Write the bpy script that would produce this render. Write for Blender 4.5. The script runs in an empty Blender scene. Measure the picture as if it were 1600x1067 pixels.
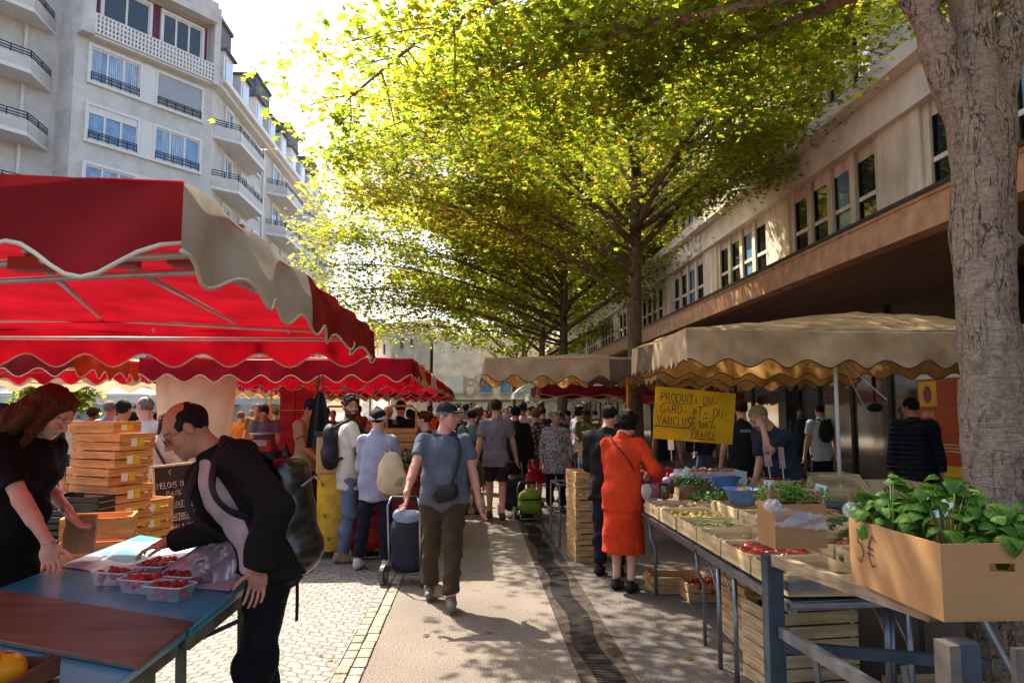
import bpy, math, random
import numpy as np
from mathutils import Vector, Matrix
C = bpy.context.scene
COL = C.collection
PI = math.pi
R = math.radians
random.seed(7)
rng = np.random.default_rng(7)

# ------------------------------------------------------------------ camera
F = 1150.0; CAMZ = 1.65
TH = math.atan(107 / F); PS = math.atan(60 * math.cos(TH) / F)
cf = Vector((math.sin(PS) * math.cos(TH), math.cos(PS) * math.cos(TH), math.sin(TH)))
cr = Vector((math.cos(PS), -math.sin(PS), 0)); cu = cr.cross(cf)
cam_d = bpy.data.cameras.new('camera'); cam = bpy.data.objects.new('camera', cam_d); COL.objects.link(cam)
cam_d.sensor_width = 36; cam_d.lens = F / 1600 * 36; cam_d.clip_end = 2000; cam_d.clip_start = .05
m = Matrix((cr, cu, -cf)).transposed().to_4x4(); m.translation = Vector((0, 0, CAMZ)); cam.matrix_world = m
C.camera = cam

# ------------------------------------------------------------------ light
SUN_EL = R(51); SUN_H = Vector((-.517, .856, 0)).normalized()
SD = Vector((SUN_H.x * math.cos(SUN_EL), SUN_H.y * math.cos(SUN_EL), math.sin(SUN_EL)))
sl = bpy.data.lights.new('sun', 'SUN'); so = bpy.data.objects.new('sun', sl); COL.objects.link(so)
sl.energy = 4.6; sl.angle = R(.6); sl.color = (1, .90, .74)
so.rotation_euler = SD.to_track_quat('Z', 'Y').to_euler()
w = bpy.data.worlds.new('World'); C.world = w; w.use_nodes = True
nt = w.node_tree; bg = nt.nodes['Background']
sky = nt.nodes.new('ShaderNodeTexSky'); sky.sky_type = 'NISHITA'; sky.sun_disc = False
sky.sun_elevation = SUN_EL; sky.sun_rotation = math.atan2(SUN_H.x, SUN_H.y)
sky.air_density = 1.0; sky.dust_density = 3.5; sky.ozone_density = .8
nt.links.new(sky.outputs[0], bg.inputs[0]); bg.inputs[1].default_value = .15
C.view_settings.view_transform = 'Standard'; C.view_settings.look = 'None'
C.view_settings.exposure = 1.6; C.view_settings.gamma = 1
C.cycles.max_bounces = 8; C.cycles.diffuse_bounces = 3; C.cycles.transmission_bounces = 4
C.cycles.transparent_max_bounces = 8; C.cycles.caustics_reflective = False; C.cycles.caustics_refractive = False
C.cycles.use_denoising = True; C.cycles.sample_clamp_indirect = 6

# ------------------------------------------------------------------ pixel helpers (photo pixels, 1600x1067)
def ray(px, py):
    return cf + cr * ((px - 800) / F) + cu * ((533.5 - py) / F)
def at(px, py, Y):
    d = ray(px, py); t = Y / d.y
    return Vector((d.x * t, Y, CAMZ + d.z * t))
def gz(px, py, z=0):
    d = ray(px, py); t = (z - CAMZ) / d.z
    return Vector((d.x * t, d.y * t, z))
def xat(px, Y, z=1.2):
    a = at(px, 640, Y).x
    for _ in range(3):
        v = Vector((a, Y, z - CAMZ)); q = 800 + F * v.dot(cr) / v.dot(cf); a += (px - q) / F * v.dot(cf)
    return a

# ------------------------------------------------------------------ materials
MATS = {}
def S(c):   # sRGB-ish triple or hex -> linear
    if isinstance(c, str):
        c = [int(c[i:i + 2], 16) / 255 for i in (0, 2, 4)]
        c = [x / 12.92 if x <= .04045 else ((x + .055) / 1.055) ** 2.4 for x in c]
    return tuple(c[:3]) + (1,)
def mat(name, col, rough=.7, var=.12, scale=6, bump=0, bscale=40, metal=0, trans=0, stretch=(1, 1, 1), spec=.4,
        coat=0, attr=None, detail=6, col2=None, alpha=1, coords='Object'):
    if name in MATS: return MATS[name]
    M = bpy.data.materials.new(name); M.use_nodes = True; MATS[name] = M
    n = M.node_tree.nodes; L = M.node_tree.links; b = n['Principled BSDF']; out = n['Material Output']
    c = S(col)
    tc = n.new('ShaderNodeTexCoord'); mp = n.new('ShaderNodeMapping'); mp.inputs['Scale'].default_value = stretch
    L.new(tc.outputs[coords], mp.inputs[0])
    nz = n.new('ShaderNodeTexNoise'); nz.inputs['Scale'].default_value = scale; nz.inputs['Detail'].default_value = detail
    L.new(mp.outputs[0], nz.inputs[0])
    rmp = n.new('ShaderNodeMapRange'); rmp.inputs[1].default_value = .3; rmp.inputs[2].default_value = .7
    L.new(nz.outputs[0], rmp.inputs[0])
    if attr:
        at_ = n.new('ShaderNodeAttribute'); at_.attribute_name = attr
        mx = n.new('ShaderNodeMix'); mx.data_type = 'RGBA'; mx.blend_type = 'MULTIPLY'; mx.inputs[0].default_value = 1
        L.new(at_.outputs[0], mx.inputs[6]); g = n.new('ShaderNodeMix'); g.data_type = 'RGBA'
        g.inputs[6].default_value = (1 - var,) * 3 + (1,); g.inputs[7].default_value = (1 + var * .3,) * 3 + (1,)
        L.new(rmp.outputs[0], g.inputs[0]); L.new(g.outputs[2], mx.inputs[7]); csock = mx.outputs[2]
    else:
        mx = n.new('ShaderNodeMix'); mx.data_type = 'RGBA'
        c2 = S(col2) if col2 else tuple(x * (1 - var) ** 2 for x in c[:3]) + (1,)
        mx.inputs[6].default_value = c2
        mx.inputs[7].default_value = c if col2 else tuple(min(1, x * (1 + var)) for x in c[:3]) + (1,)
        L.new(rmp.outputs[0], mx.inputs[0]); csock = mx.outputs[2]
    L.new(csock, b.inputs['Base Color'])
    b.inputs['Roughness'].default_value = rough; b.inputs['Metallic'].default_value = metal
    b.inputs['Specular IOR Level'].default_value = spec
    if coat: b.inputs['Coat Weight'].default_value = coat; b.inputs['Coat Roughness'].default_value = .1
    if alpha < 1: b.inputs['Alpha'].default_value = alpha
    nrm = None
    if bump:
        nb = n.new('ShaderNodeTexNoise'); nb.inputs['Scale'].default_value = bscale; nb.inputs['Detail'].default_value = 4
        L.new(mp.outputs[0], nb.inputs[0]); bp = n.new('ShaderNodeBump'); bp.inputs['Strength'].default_value = min(1, bump)
        bp.inputs['Distance'].default_value = .01 * max(1, bump); L.new(nb.outputs[0], bp.inputs['Height'])
        L.new(bp.outputs[0], b.inputs['Normal']); nrm = bp
    if trans:
        t = n.new('ShaderNodeBsdfTranslucent'); ms = n.new('ShaderNodeMixShader'); ms.inputs[0].default_value = trans
        L.new(csock, t.inputs[0]); L.new(b.outputs[0], ms.inputs[1]); L.new(t.outputs[0], ms.inputs[2])
        if nrm: L.new(nrm.outputs[0], t.inputs['Normal'])
        L.new(ms.outputs[0], out.inputs[0])
    return M
def nodes_of(M):
    n = M.node_tree.nodes; return n, M.node_tree.links, n['Principled BSDF']
def math_node(n, L, op, a, b=None, c=None):
    k = n.new('ShaderNodeMath'); k.operation = op
    for i, v in enumerate((a, b, c)):
        if v is None: continue
        if isinstance(v, (int, float)): k.inputs[i].default_value = v
        else: L.new(v, k.inputs[i])
    return k.outputs[0]

# ------------------------------------------------------------------ objects
def tag(o, label=None, cat=None, group=None, kind=None):
    if label: o['label'] = label
    if cat: o['category'] = cat
    if group: o['group'] = group
    if kind: o['kind'] = kind
    return o
def empty(name, loc=(0, 0, 0), rz=0, label=None, cat=None, group=None, parent=None):
    o = bpy.data.objects.new(name, None); COL.objects.link(o); o.location = loc; o.rotation_euler = (0, 0, rz)
    o.empty_display_size = .1
    if parent: o.parent = parent
    return tag(o, label, cat, group)
def children(o): return [c for c in bpy.data.objects if c.parent == o]
def copy_tree(o, parent=None, kids=None):
    if kids is None:
        kids = {}
        for c in bpy.data.objects:
            if c.parent: kids.setdefault(c.parent.name, []).append(c)
    c = o.copy(); COL.objects.link(c)
    if parent: c.parent = parent
    for ch in kids.get(o.name, []): copy_tree(ch, c, kids)
    return c
def link_np(name, V, Fc, material, parent=None, smooth=False, loc=None, col=None, fmat=None):
    """V (n,3); Fc list of faces or (m,k) array."""
    me = bpy.data.meshes.new(name)
    if isinstance(Fc, np.ndarray):
        k = Fc.shape[1]; nf = len(Fc)
        me.vertices.add(len(V)); me.vertices.foreach_set('co', np.ascontiguousarray(V, dtype=np.float32).ravel())
        me.loops.add(nf * k); me.loops.foreach_set('vertex_index', Fc.astype(np.int32).ravel())
        me.polygons.add(nf); me.polygons.foreach_set('loop_start', np.arange(0, nf * k, k, dtype=np.int32))
        me.update(calc_edges=True)
    else:
        me.from_pydata([tuple(v) for v in V], [], Fc)
    mats = material if isinstance(material, (list, tuple)) else [material]
    for q in mats: me.materials.append(q)
    if fmat is not None: me.polygons.foreach_set('material_index', np.array(fmat, dtype=np.int32))
    if smooth: me.polygons.foreach_set('use_smooth', np.ones(len(me.polygons), dtype=bool))
    if col is not None:
        a = me.color_attributes.new('Col', 'FLOAT_COLOR', 'POINT')
        cc = np.ones((len(V), 4), dtype=np.float32); cc[:, :3] = col; a.data.foreach_set('color', cc.ravel())
    me.update()
    o = bpy.data.objects.new(name, me); COL.objects.link(o)
    if parent: o.parent = parent
    if loc is not None: o.location = loc
    return o
class MB:
    def __init__(s): s.v = []; s.f = []; s.m = []; s.cm = 0
    def add(s, vs, fs):
        n = len(s.v); s.v.extend([tuple(v) for v in vs]); s.f.extend([tuple(i + n for i in f) for f in fs]); s.m.extend([s.cm] * len(fs)); return s
    def box(s, lo, hi, M=None):
        x0, y0, z0 = lo; x1, y1, z1 = hi
        v = [Vector(p) for p in ((x0, y0, z0), (x1, y0, z0), (x1, y1, z0), (x0, y1, z0), (x0, y0, z1), (x1, y0, z1), (x1, y1, z1), (x0, y1, z1))]
        if M is not None: v = [M @ p for p in v]
        return s.add(v, [(0, 3, 2, 1), (4, 5, 6, 7), (0, 1, 5, 4), (1, 2, 6, 5), (2, 3, 7, 6), (3, 0, 4, 7)])
    def bar(s, a, b, w, h, up=(0, 0, 1)):
        a = Vector(a); b = Vector(b); d = (b - a).normalized(); up = Vector(up)
        if abs(d.dot(up)) > .98: up = Vector((0, 1, 0)) if abs(d.y) < .9 else Vector((1, 0, 0))
        r = d.cross(up).normalized(); u = r.cross(d)
        v = [p + r * (i * w / 2) + u * (j * h / 2) for p in (a, b) for i, j in ((-1, -1), (1, -1), (1, 1), (-1, 1))]
        return s.add(v, [(3, 2, 1, 0), (4, 5, 6, 7), (0, 1, 5, 4), (1, 2, 6, 5), (2, 3, 7, 6), (3, 0, 4, 7)])
    def tube(s, pts, r, n=8, caps=True, flat=1, flatdir=None):
        pts = [Vector(p) for p in pts]; rs = r if isinstance(r, (list, tuple)) else [r] * len(pts)
        vs = []; fs = []; pr = None
        for i, p in enumerate(pts):
            d = (pts[min(i + 1, len(pts) - 1)] - pts[max(i - 1, 0)])
            if d.length < 1e-9: d = Vector((0, 0, 1))
            d.normalize()
            if pr is None:
                q = Vector((0, 0, 1)) if abs(d.z) < .9 else Vector((1, 0, 0)); pr = d.cross(q).normalized()
            else:
                pr = (pr - d * pr.dot(d)); pr = pr.normalized() if pr.length > 1e-6 else d.orthogonal().normalized()
            u = d.cross(pr)
            for k in range(n):
                a = 2 * PI * k / n; o = pr * math.cos(a) + u * math.sin(a)
                if flatdir is not None: fd = Vector(flatdir); o = o - fd * (o.dot(fd) * (1 - flat))
                vs.append(p + o * rs[i])
            if i:
                b = (i - 1) * n
                fs += [(b + k, b + (k + 1) % n, b + n + (k + 1) % n, b + n + k) for k in range(n)]
        if caps: fs += [tuple(range(n - 1, -1, -1)), tuple(range((len(pts) - 1) * n, len(pts) * n))]
        return s.add(vs, fs)
    def lathe(s, prof, n=20, c=(0, 0, 0), M=None):
        vs = []; fs = []
        for i, (r, z) in enumerate(prof):
            for k in range(n):
                a = 2 * PI * k / n; p = Vector((c[0] + r * math.cos(a), c[1] + r * math.sin(a), c[2] + z)); vs.append(M @ p if M is not None else p)
            if i: b = (i - 1) * n; fs += [(b + k, b + (k + 1) % n, b + n + (k + 1) % n, b + n + k) for k in range(n)]
        if prof[0][0] > 1e-5: fs.append(tuple(range(n - 1, -1, -1)))
        if prof[-1][0] > 1e-5: fs.append(tuple(range((len(prof) - 1) * n, len(prof) * n)))
        return s.add(vs, fs)
    def ell(s, c, r, n=12, m_=8, M=None, fn=None):
        vs = []; fs = []; c = Vector(c); r = (r, r, r) if isinstance(r, (int, float)) else r
        for i in range(m_ + 1):
            t = PI * i / m_
            for k in range(n):
                a = 2 * PI * k / n; q = Vector((math.sin(t) * math.cos(a), math.sin(t) * math.sin(a), math.cos(t)))
                g = fn(a, t) if fn else 1
                p = Vector((q.x * r[0] * g, q.y * r[1] * g, q.z * r[2] * g)); p = (M @ p if M is not None else p) + c; vs.append(p)
        for i in range(m_):
            fs += [(i * n + k, (i + 1) * n + k, (i + 1) * n + (k + 1) % n, i * n + (k + 1) % n) for k in range(n)]
        return s.add(vs, fs)
    def sheet(s, fn, nu, nv):
        vs = [fn(i / nu, j / nv) for i in range(nu + 1) for j in range(nv + 1)]
        w_ = nv + 1
        return s.add(vs, [(i * w_ + j, (i + 1) * w_ + j, (i + 1) * w_ + j + 1, i * w_ + j + 1) for i in range(nu) for j in range(nv)])
    def prism(s, poly, z0, z1):
        n = len(poly); vs = [(x, y, z0) for x, y in poly] + [(x, y, z1) for x, y in poly]
        return s.add(vs, [tuple(range(n - 1, -1, -1)), tuple(range(n, 2 * n))] + [(i, (i + 1) % n, n + (i + 1) % n, n + i) for i in range(n)])
    def build(s, name, material, parent=None, smooth=False, loc=None, rz=0, bevel=0):
        o = link_np(name, s.v, s.f, material, parent, smooth, fmat=s.m if isinstance(material, (list, tuple)) else None)
        if loc is not None: o.location = loc
        if rz: o.rotation_euler.z = rz
        if bevel:
            b = o.modifiers.new('b', 'BEVEL'); b.width = bevel; b.segments = 2; b.limit_method = 'ANGLE'
        return o
def frameM(o, x, y, z):
    return Matrix(((x[0], y[0], z[0], o[0]), (x[1], y[1], z[1], o[1]), (x[2], y[2], z[2], o[2]), (0, 0, 0, 1)))
def rotz(a, loc=(0, 0, 0)): return Matrix.Translation(Vector(loc)) @ Matrix.Rotation(a, 4, 'Z')

# ------------------------------------------------------------------ hand lettering (single strokes)
_ST = {
 'A': [[(0, 0), (.35, 1), (.7, 0)], [(.12, .35), (.58, .35)]], 'B': [[(0, 0), (0, 1), (.45, 1), (.55, .8), (.4, .55), (0, .52)], [(.4, .55), (.62, .3), (.5, .02), (0, 0)]],
 'C': [[(.62, .85), (.35, 1), (.05, .7), (.05, .3), (.35, 0), (.62, .12)]], 'D': [[(0, 0), (0, 1), (.4, .95), (.62, .6), (.6, .3), (.38, .02), (0, 0)]],
 'E': [[(.55, 1), (0, 1), (0, 0), (.58, 0)], [(0, .5), (.45, .52)]], 'F': [[(.6, 1), (0, .98), (0, 0)], [(0, .5), (.42, .52)]],
 'G': [[(.62, .85), (.35, 1), (.05, .7), (.05, .3), (.35, 0), (.62, .15), (.62, .45), (.38, .45)]], 'H': [[(0, 0), (0, 1)], [(.55, 0), (.55, 1)], [(0, .5), (.55, .5)]],
 'I': [[(.1, 0), (.1, 1)]], 'L': [[(0, 1), (0, 0), (.5, .03)]], 'M': [[(0, 0), (.05, 1), (.35, .4), (.65, 1), (.7, 0)]], 'N': [[(0, 0), (0, 1), (.55, 0), (.55, 1)]],
 'O': [[(.32, 1), (.05, .75), (.05, .25), (.32, 0), (.6, .25), (.6, .75), (.32, 1)]], 'P': [[(0, 0), (0, 1), (.42, .98), (.55, .75), (.4, .5), (0, .46)]],
 'Q': [[(.32, 1), (.05, .75), (.05, .25), (.32, 0), (.6, .25), (.6, .75), (.32, 1)], [(.4, .2), (.65, -.1)]],
 'R': [[(0, 0), (0, 1), (.42, .98), (.55, .75), (.4, .52), (0, .5)], [(.25, .5), (.58, 0)]], 'S': [[(.55, .88), (.3, 1), (.05, .8), (.15, .58), (.45, .42), (.55, .2), (.3, 0), (0, .1)]],
 'T': [[(0, 1), (.65, 1)], [(.32, 1), (.32, 0)]], 'U': [[(0, 1), (.02, .25), (.28, 0), (.52, .25), (.55, 1)]], 'V': [[(0, 1), (.3, 0), (.6, 1)]],
 'X': [[(0, 1), (.55, 0)], [(.55, 1), (0, 0)]], 'Z': [[(0, 1), (.55, 1), (0, 0), (.6, 0)]], 'e': [[(.08, .35), (.5, .4), (.42, .68), (.2, .68), (.04, .4), (.2, .02), (.5, .12)]],
 's': [[(.4, .55), (.2, .62), (.1, .45), (.35, .25), (.25, .02), (.02, .08)]], '1': [[(-.1, .7), (.15, 1), (.12, 0)]], '0': [[(.25, .75), (.05, .5), (.08, .12), (.28, 0), (.45, .3), (.42, .62), (.25, .75)]],
 '2': [[(.05, .8), (.28, 1), (.5, .78), (0, 0), (.55, 0)]], '3': [[(.05, .92), (.3, 1), (.48, .78), (.22, .54), (.52, .3), (.28, 0), (0, .1)]], '5': [[(.5, 1), (.08, 1), (.05, .58), (.35, .6), (.52, .3), (.3, 0), (.02, .08)]],
 '8': [[(.28, .55), (.08, .78), (.28, 1), (.48, .78), (.28, .55), (.03, .25), (.28, 0), (.53, .25), (.28, .55)]],
 '%': [[(.9, 1.25), (.15, -.25)], [(.2, .95), (.08, .8), (.18, .62), (.3, .78), (.2, .95)], [(.8, .25), (.68, .12), (.78, -.02), (.9, .1), (.8, .25)]],
 '-': [[(.1, .3), (.45, .3)]], '_': [[(0, -.2), (.6, -.2)]], '€': [[(.6, .85), (.35, 1), (.1, .7), (.1, .3), (.35, 0), (.6, .12)], [(-.08, .58), (.45, .58)], [(-.08, .4), (.42, .4)]], '&': [[(.6, 0), (.12, .75), (.25, 1), (.4, .8), (.05, .3), (.2, 0), (.55, .4)]],
 ',': [[(.1, .08), (.02, -.15)]], '.': [[(.05, .02), (.1, .05)]], '*': [[(0, .5), (.4, .5)], [(.2, .7), (.2, .3)]], ' ': [],
}
def strokes(mb, M, x, y, text, h, w=.006, rz=0, jit=.05, gap=.22, under=False, rnd=random.Random(5)):
    """M maps (x, y, 0) of the board to the world, marks stand 1 mm off it."""
    cx = 0; ca, sa = math.cos(rz), math.sin(rz)
    def T(px_, py_): return M @ Vector((x + px_ * ca - py_ * sa, y + px_ * sa + py_ * ca, .0015))
    def rib(pl):
        vs = []; fs = []
        for i, (a, b) in enumerate(pl):
            a0 = pl[max(0, i - 1)]; a1 = pl[min(len(pl) - 1, i + 1)]; dx, dy = a1[0] - a0[0], a1[1] - a0[1]; l = math.hypot(dx, dy) or 1
            ww = w * .5 * (.8 + .4 * rnd.random()); nx, ny = -dy / l * ww, dx / l * ww
            vs += [T(a + nx, b + ny), T(a - nx, b - ny)]
            if i: k = 2 * i; fs.append((k - 2, k - 1, k + 1, k))
        mb.add(vs, fs)
    for ch in text:
        st = _ST.get(ch, []); wd = .55
        if st: wd = max(p[0] for q in st for p in q)
        for q in st:
            rib([(cx + p[0] * h * .8 + rnd.uniform(-jit, jit) * h, p[1] * h + rnd.uniform(-jit, jit) * h) for p in q])
        cx += (wd * .8 + gap) * h
    if under: rib([(t * cx / 8 - .02, -.22 * h + rnd.uniform(-.04, .04) * h) for t in range(9)])
    return cx
# ================================================================== signed distance modelling (one continuous surface per body or garment)
A3 = lambda v: np.array([float(x) for x in v], dtype=np.float64)
class Rc:      # round cone a->b, optionally widened by s along w, optional clip plane (point, normal outwards)
    def __init__(s, a, b, ra, rb, k=.02, w=None, sc=1, clip=None, neg=False):
        s.a, s.b, s.ra, s.rb, s.k = A3(a), A3(b), ra, rb, k; s.w = A3(w) if w is not None else None; s.sc = sc; s.clip = clip; s.neg = neg
    def bb(s):
        r = max(s.ra, s.rb) * max(1, s.sc) + s.k + .01; return np.minimum(s.a, s.b) - r, np.maximum(s.a, s.b) + r
    def ev(s, P):
        d = s.b - s.a; L2 = d @ d + 1e-12; q = [P[i] - s.a[i] for i in range(3)]
        t = np.clip((q[0] * d[0] + q[1] * d[1] + q[2] * d[2]) / L2, 0, 1); q = [q[i] - t * d[i] for i in range(3)]
        if s.w is not None:
            e = q[0] * s.w[0] + q[1] * s.w[1] + q[2] * s.w[2]; e = e * (1 / s.sc - 1); q = [q[i] + e * s.w[i] for i in range(3)]
        r = np.sqrt(q[0] ** 2 + q[1] ** 2 + q[2] ** 2) - (s.ra + (s.rb - s.ra) * t)
        if s.clip is not None:
            c, n = A3(s.clip[0]), A3(s.clip[1]); r = np.maximum(r, (P[0] - c[0]) * n[0] + (P[1] - c[1]) * n[1] + (P[2] - c[2]) * n[2])
        return r
class El:
    def __init__(s, c, r, k=.02, ax=None, clip=None, neg=False):
        s.c = A3(c); s.r = A3(r); s.k = k; s.ax = [A3(x) for x in (ax or ((1, 0, 0), (0, 1, 0), (0, 0, 1)))]; s.clip = clip; s.neg = neg
    def bb(s):
        r = max(s.r) + s.k + .01; return s.c - r, s.c + r
    def ev(s, P):
        q = [P[i] - s.c[i] for i in range(3)]; k0 = 0; k1 = 0
        for a, r in zip(s.ax, s.r):
            e = (q[0] * a[0] + q[1] * a[1] + q[2] * a[2]) / r; k0 = k0 + e * e; k1 = k1 + (e / r) ** 2
        k0 = np.sqrt(k0); r = k0 * (k0 - 1) / np.sqrt(k1 + 1e-9)
        if s.clip is not None:
            c, n = A3(s.clip[0]), A3(s.clip[1]); r = np.maximum(r, (P[0] - c[0]) * n[0] + (P[1] - c[1]) * n[1] + (P[2] - c[2]) * n[2])
        return r
def nets(D, lo, h):
    s = D < 0; nx, ny, nz = D.shape
    cnt = np.zeros((nx - 1, ny - 1, nz - 1), np.int8)
    for i in (0, 1):
        for j in (0, 1):
            for k in (0, 1): cnt += s[i:nx - 1 + i, j:ny - 1 + j, k:nz - 1 + k]
    act = (cnt > 0) & (cnt < 8); I, J, K = np.nonzero(act); n = len(I)
    idx = -np.ones(act.shape, np.int64); idx[I, J, K] = np.arange(n)
    acc = np.zeros((n, 3)); num = np.zeros(n)
    cs = [(i, j, k) for i in (0, 1) for j in (0, 1) for k in (0, 1)]
    for c0 in cs:
        for ax in range(3):
            if c0[ax]: continue
            c1 = list(c0); c1[ax] = 1
            d0 = D[I + c0[0], J + c0[1], K + c0[2]]; d1 = D[I + c1[0], J + c1[1], K + c1[2]]; mk = (d0 < 0) != (d1 < 0)
            t = np.where(mk, d0 / (d0 - d1 + 1e-12), 0)
            for a in range(3): acc[:, a] += mk * (c0[a] + (t if a == ax else 0))
            num += mk
    V = (np.stack([I, J, K], 1) + acc / num[:, None]) * h + lo
    Q = []
    for ax in range(3):
        o = [a for a in range(3) if a != ax]
        sl0 = [slice(None)] * 3; sl1 = [slice(None)] * 3; sl0[ax] = slice(0, -1); sl1[ax] = slice(1, None)
        for a in o: sl0[a] = slice(1, -1); sl1[a] = slice(1, -1)
        a0 = s[tuple(sl0)]; a1 = s[tuple(sl1)]; e = np.nonzero(a0 != a1)
        if len(e[0]) == 0: continue
        inside = a0[e]; g = [e[0].copy(), e[1].copy(), e[2].copy()]
        for a in o: g[a] = g[a] + 1
        def cell(d1, d2):
            q = [g[0], g[1], g[2]]; q[o[0]] = q[o[0]] + d1; q[o[1]] = q[o[1]] + d2; return idx[q[0], q[1], q[2]]
        quad = np.stack([cell(-1, -1), cell(0, -1), cell(0, 0), cell(-1, 0)], 1)
        flip = inside if ax != 1 else ~inside
        quad = np.where(flip[:, None], quad, quad[:, ::-1]); Q.append(quad)
    return V, np.concatenate(Q)
def wobble(V, amp, freq, seed=0, n=5, st=(1, 1, 1)):
    r = np.random.default_rng(seed); d = np.zeros(len(V))
    for i in range(n):
        k = r.normal(size=3) * np.array(st); k = k / (np.linalg.norm(k) + 1e-9) * freq * (.6 + 1.2 * r.random()); d += np.sin(V @ k + r.random() * 6.3 + 1.2 * np.sin(V @ (k[::-1] * .37) + i))
    return d * amp / math.sqrt(n)
def vnorm(V, Q):
    a = V[Q[:, 2]] - V[Q[:, 0]]; b = V[Q[:, 3]] - V[Q[:, 1]]; n = np.cross(a, b); N = np.zeros_like(V)
    for i in range(4): np.add.at(N, Q[:, i], n)
    return N / (np.linalg.norm(N, axis=1, keepdims=True) + 1e-9)
def sdf_mesh(prims, vox):
    lo = np.min([p.bb()[0] for p in prims if not p.neg], axis=0) - 2 * vox; hi = np.max([p.bb()[1] for p in prims if not p.neg], axis=0) + 2 * vox
    n = np.ceil((hi - lo) / vox).astype(int) + 1
    D = np.full(n, .5, np.float32)
    for p in prims:
        b0, b1 = p.bb(); i0 = np.clip(np.floor((b0 - lo - vox * 1.5) / vox).astype(int), 0, n - 1); i1 = np.clip(np.ceil((b1 - lo + vox * 1.5) / vox).astype(int) + 1, 1, n)
        if np.any(i1 <= i0): continue
        P = [((np.arange(i0[a], i1[a]) * vox + lo[a]).astype(np.float32)).reshape([-1 if b == a else 1 for b in range(3)]) for a in range(3)]
        d = p.ev(P); sub = D[i0[0]:i1[0], i0[1]:i1[1], i0[2]:i1[2]]; k = max(p.k, 1e-4)
        if p.neg:
            d = -d; h = np.clip(.5 - .5 * (d - sub) / k, 0, 1); sub[...] = d * (1 - h) + sub * h + k * h * (1 - h)
        else:
            h = np.clip(.5 + .5 * (d - sub) / k, 0, 1); sub[...] = d * (1 - h) + sub * h - k * h * (1 - h)
    D[0] = D[-1] = .5; D[:, 0] = D[:, -1] = .5; D[:, :, 0] = D[:, :, -1] = .5
    return nets(D, lo, vox)
def sdf_obj(name, prims, vox, material, parent=None, fold=0, ffreq=30, seed=0, colf=None, st=(1, 1, 1), smooth=True, loc=None):
    V, Q = sdf_mesh(prims, vox)
    if fold: N = vnorm(V, Q); V = V + N * np.maximum(wobble(V, fold, ffreq, seed, st=st), -.3 * fold)[:, None]
    col = colf(V) if colf else None
    return link_np(name, V, Q, material, parent, smooth, col=col, loc=loc)

# ================================================================== people
def ik(a, t, l1, l2, hint):
    a, t, hint = Vector(a), Vector(t), Vector(hint); d = t - a; L = d.length
    if L > (l1 + l2) * .999: t = a + d * ((l1 + l2) * .999 / L); d = t - a; L = d.length
    x = (l1 * l1 - l2 * l2 + L * L) / (2 * L); y = math.sqrt(max(0, l1 * l1 - x * x)); d.normalize()
    h = hint - d * hint.dot(d); h = h.normalized() if h.length > 1e-5 else d.orthogonal().normalized()
    return a + d * x + h * y, t
SKIN = {'pale': 'd8a48a', 'tan': 'c08a68', 'warm': 'c98f70', 'brown': '7d5138', 'rosy': 'd29580'}
def skin_mat(): return mat('skin', 'ffffff', .5, .1, 40, bump=.15, bscale=300, attr='Col', spec=.45)
def cloth(col, var=.07, bump=1.6, bscale=11, rough=.85, key=''):
    return mat('cloth_' + col + key, col, rough, var, 14, bump=bump, bscale=bscale, spec=.25)
def hairm(col): return mat('hair_' + col, col, .6, .65, 40, bump=1.4, bscale=90, stretch=(4, 4, .35), spec=.18)
PIDX = [0]
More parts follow.
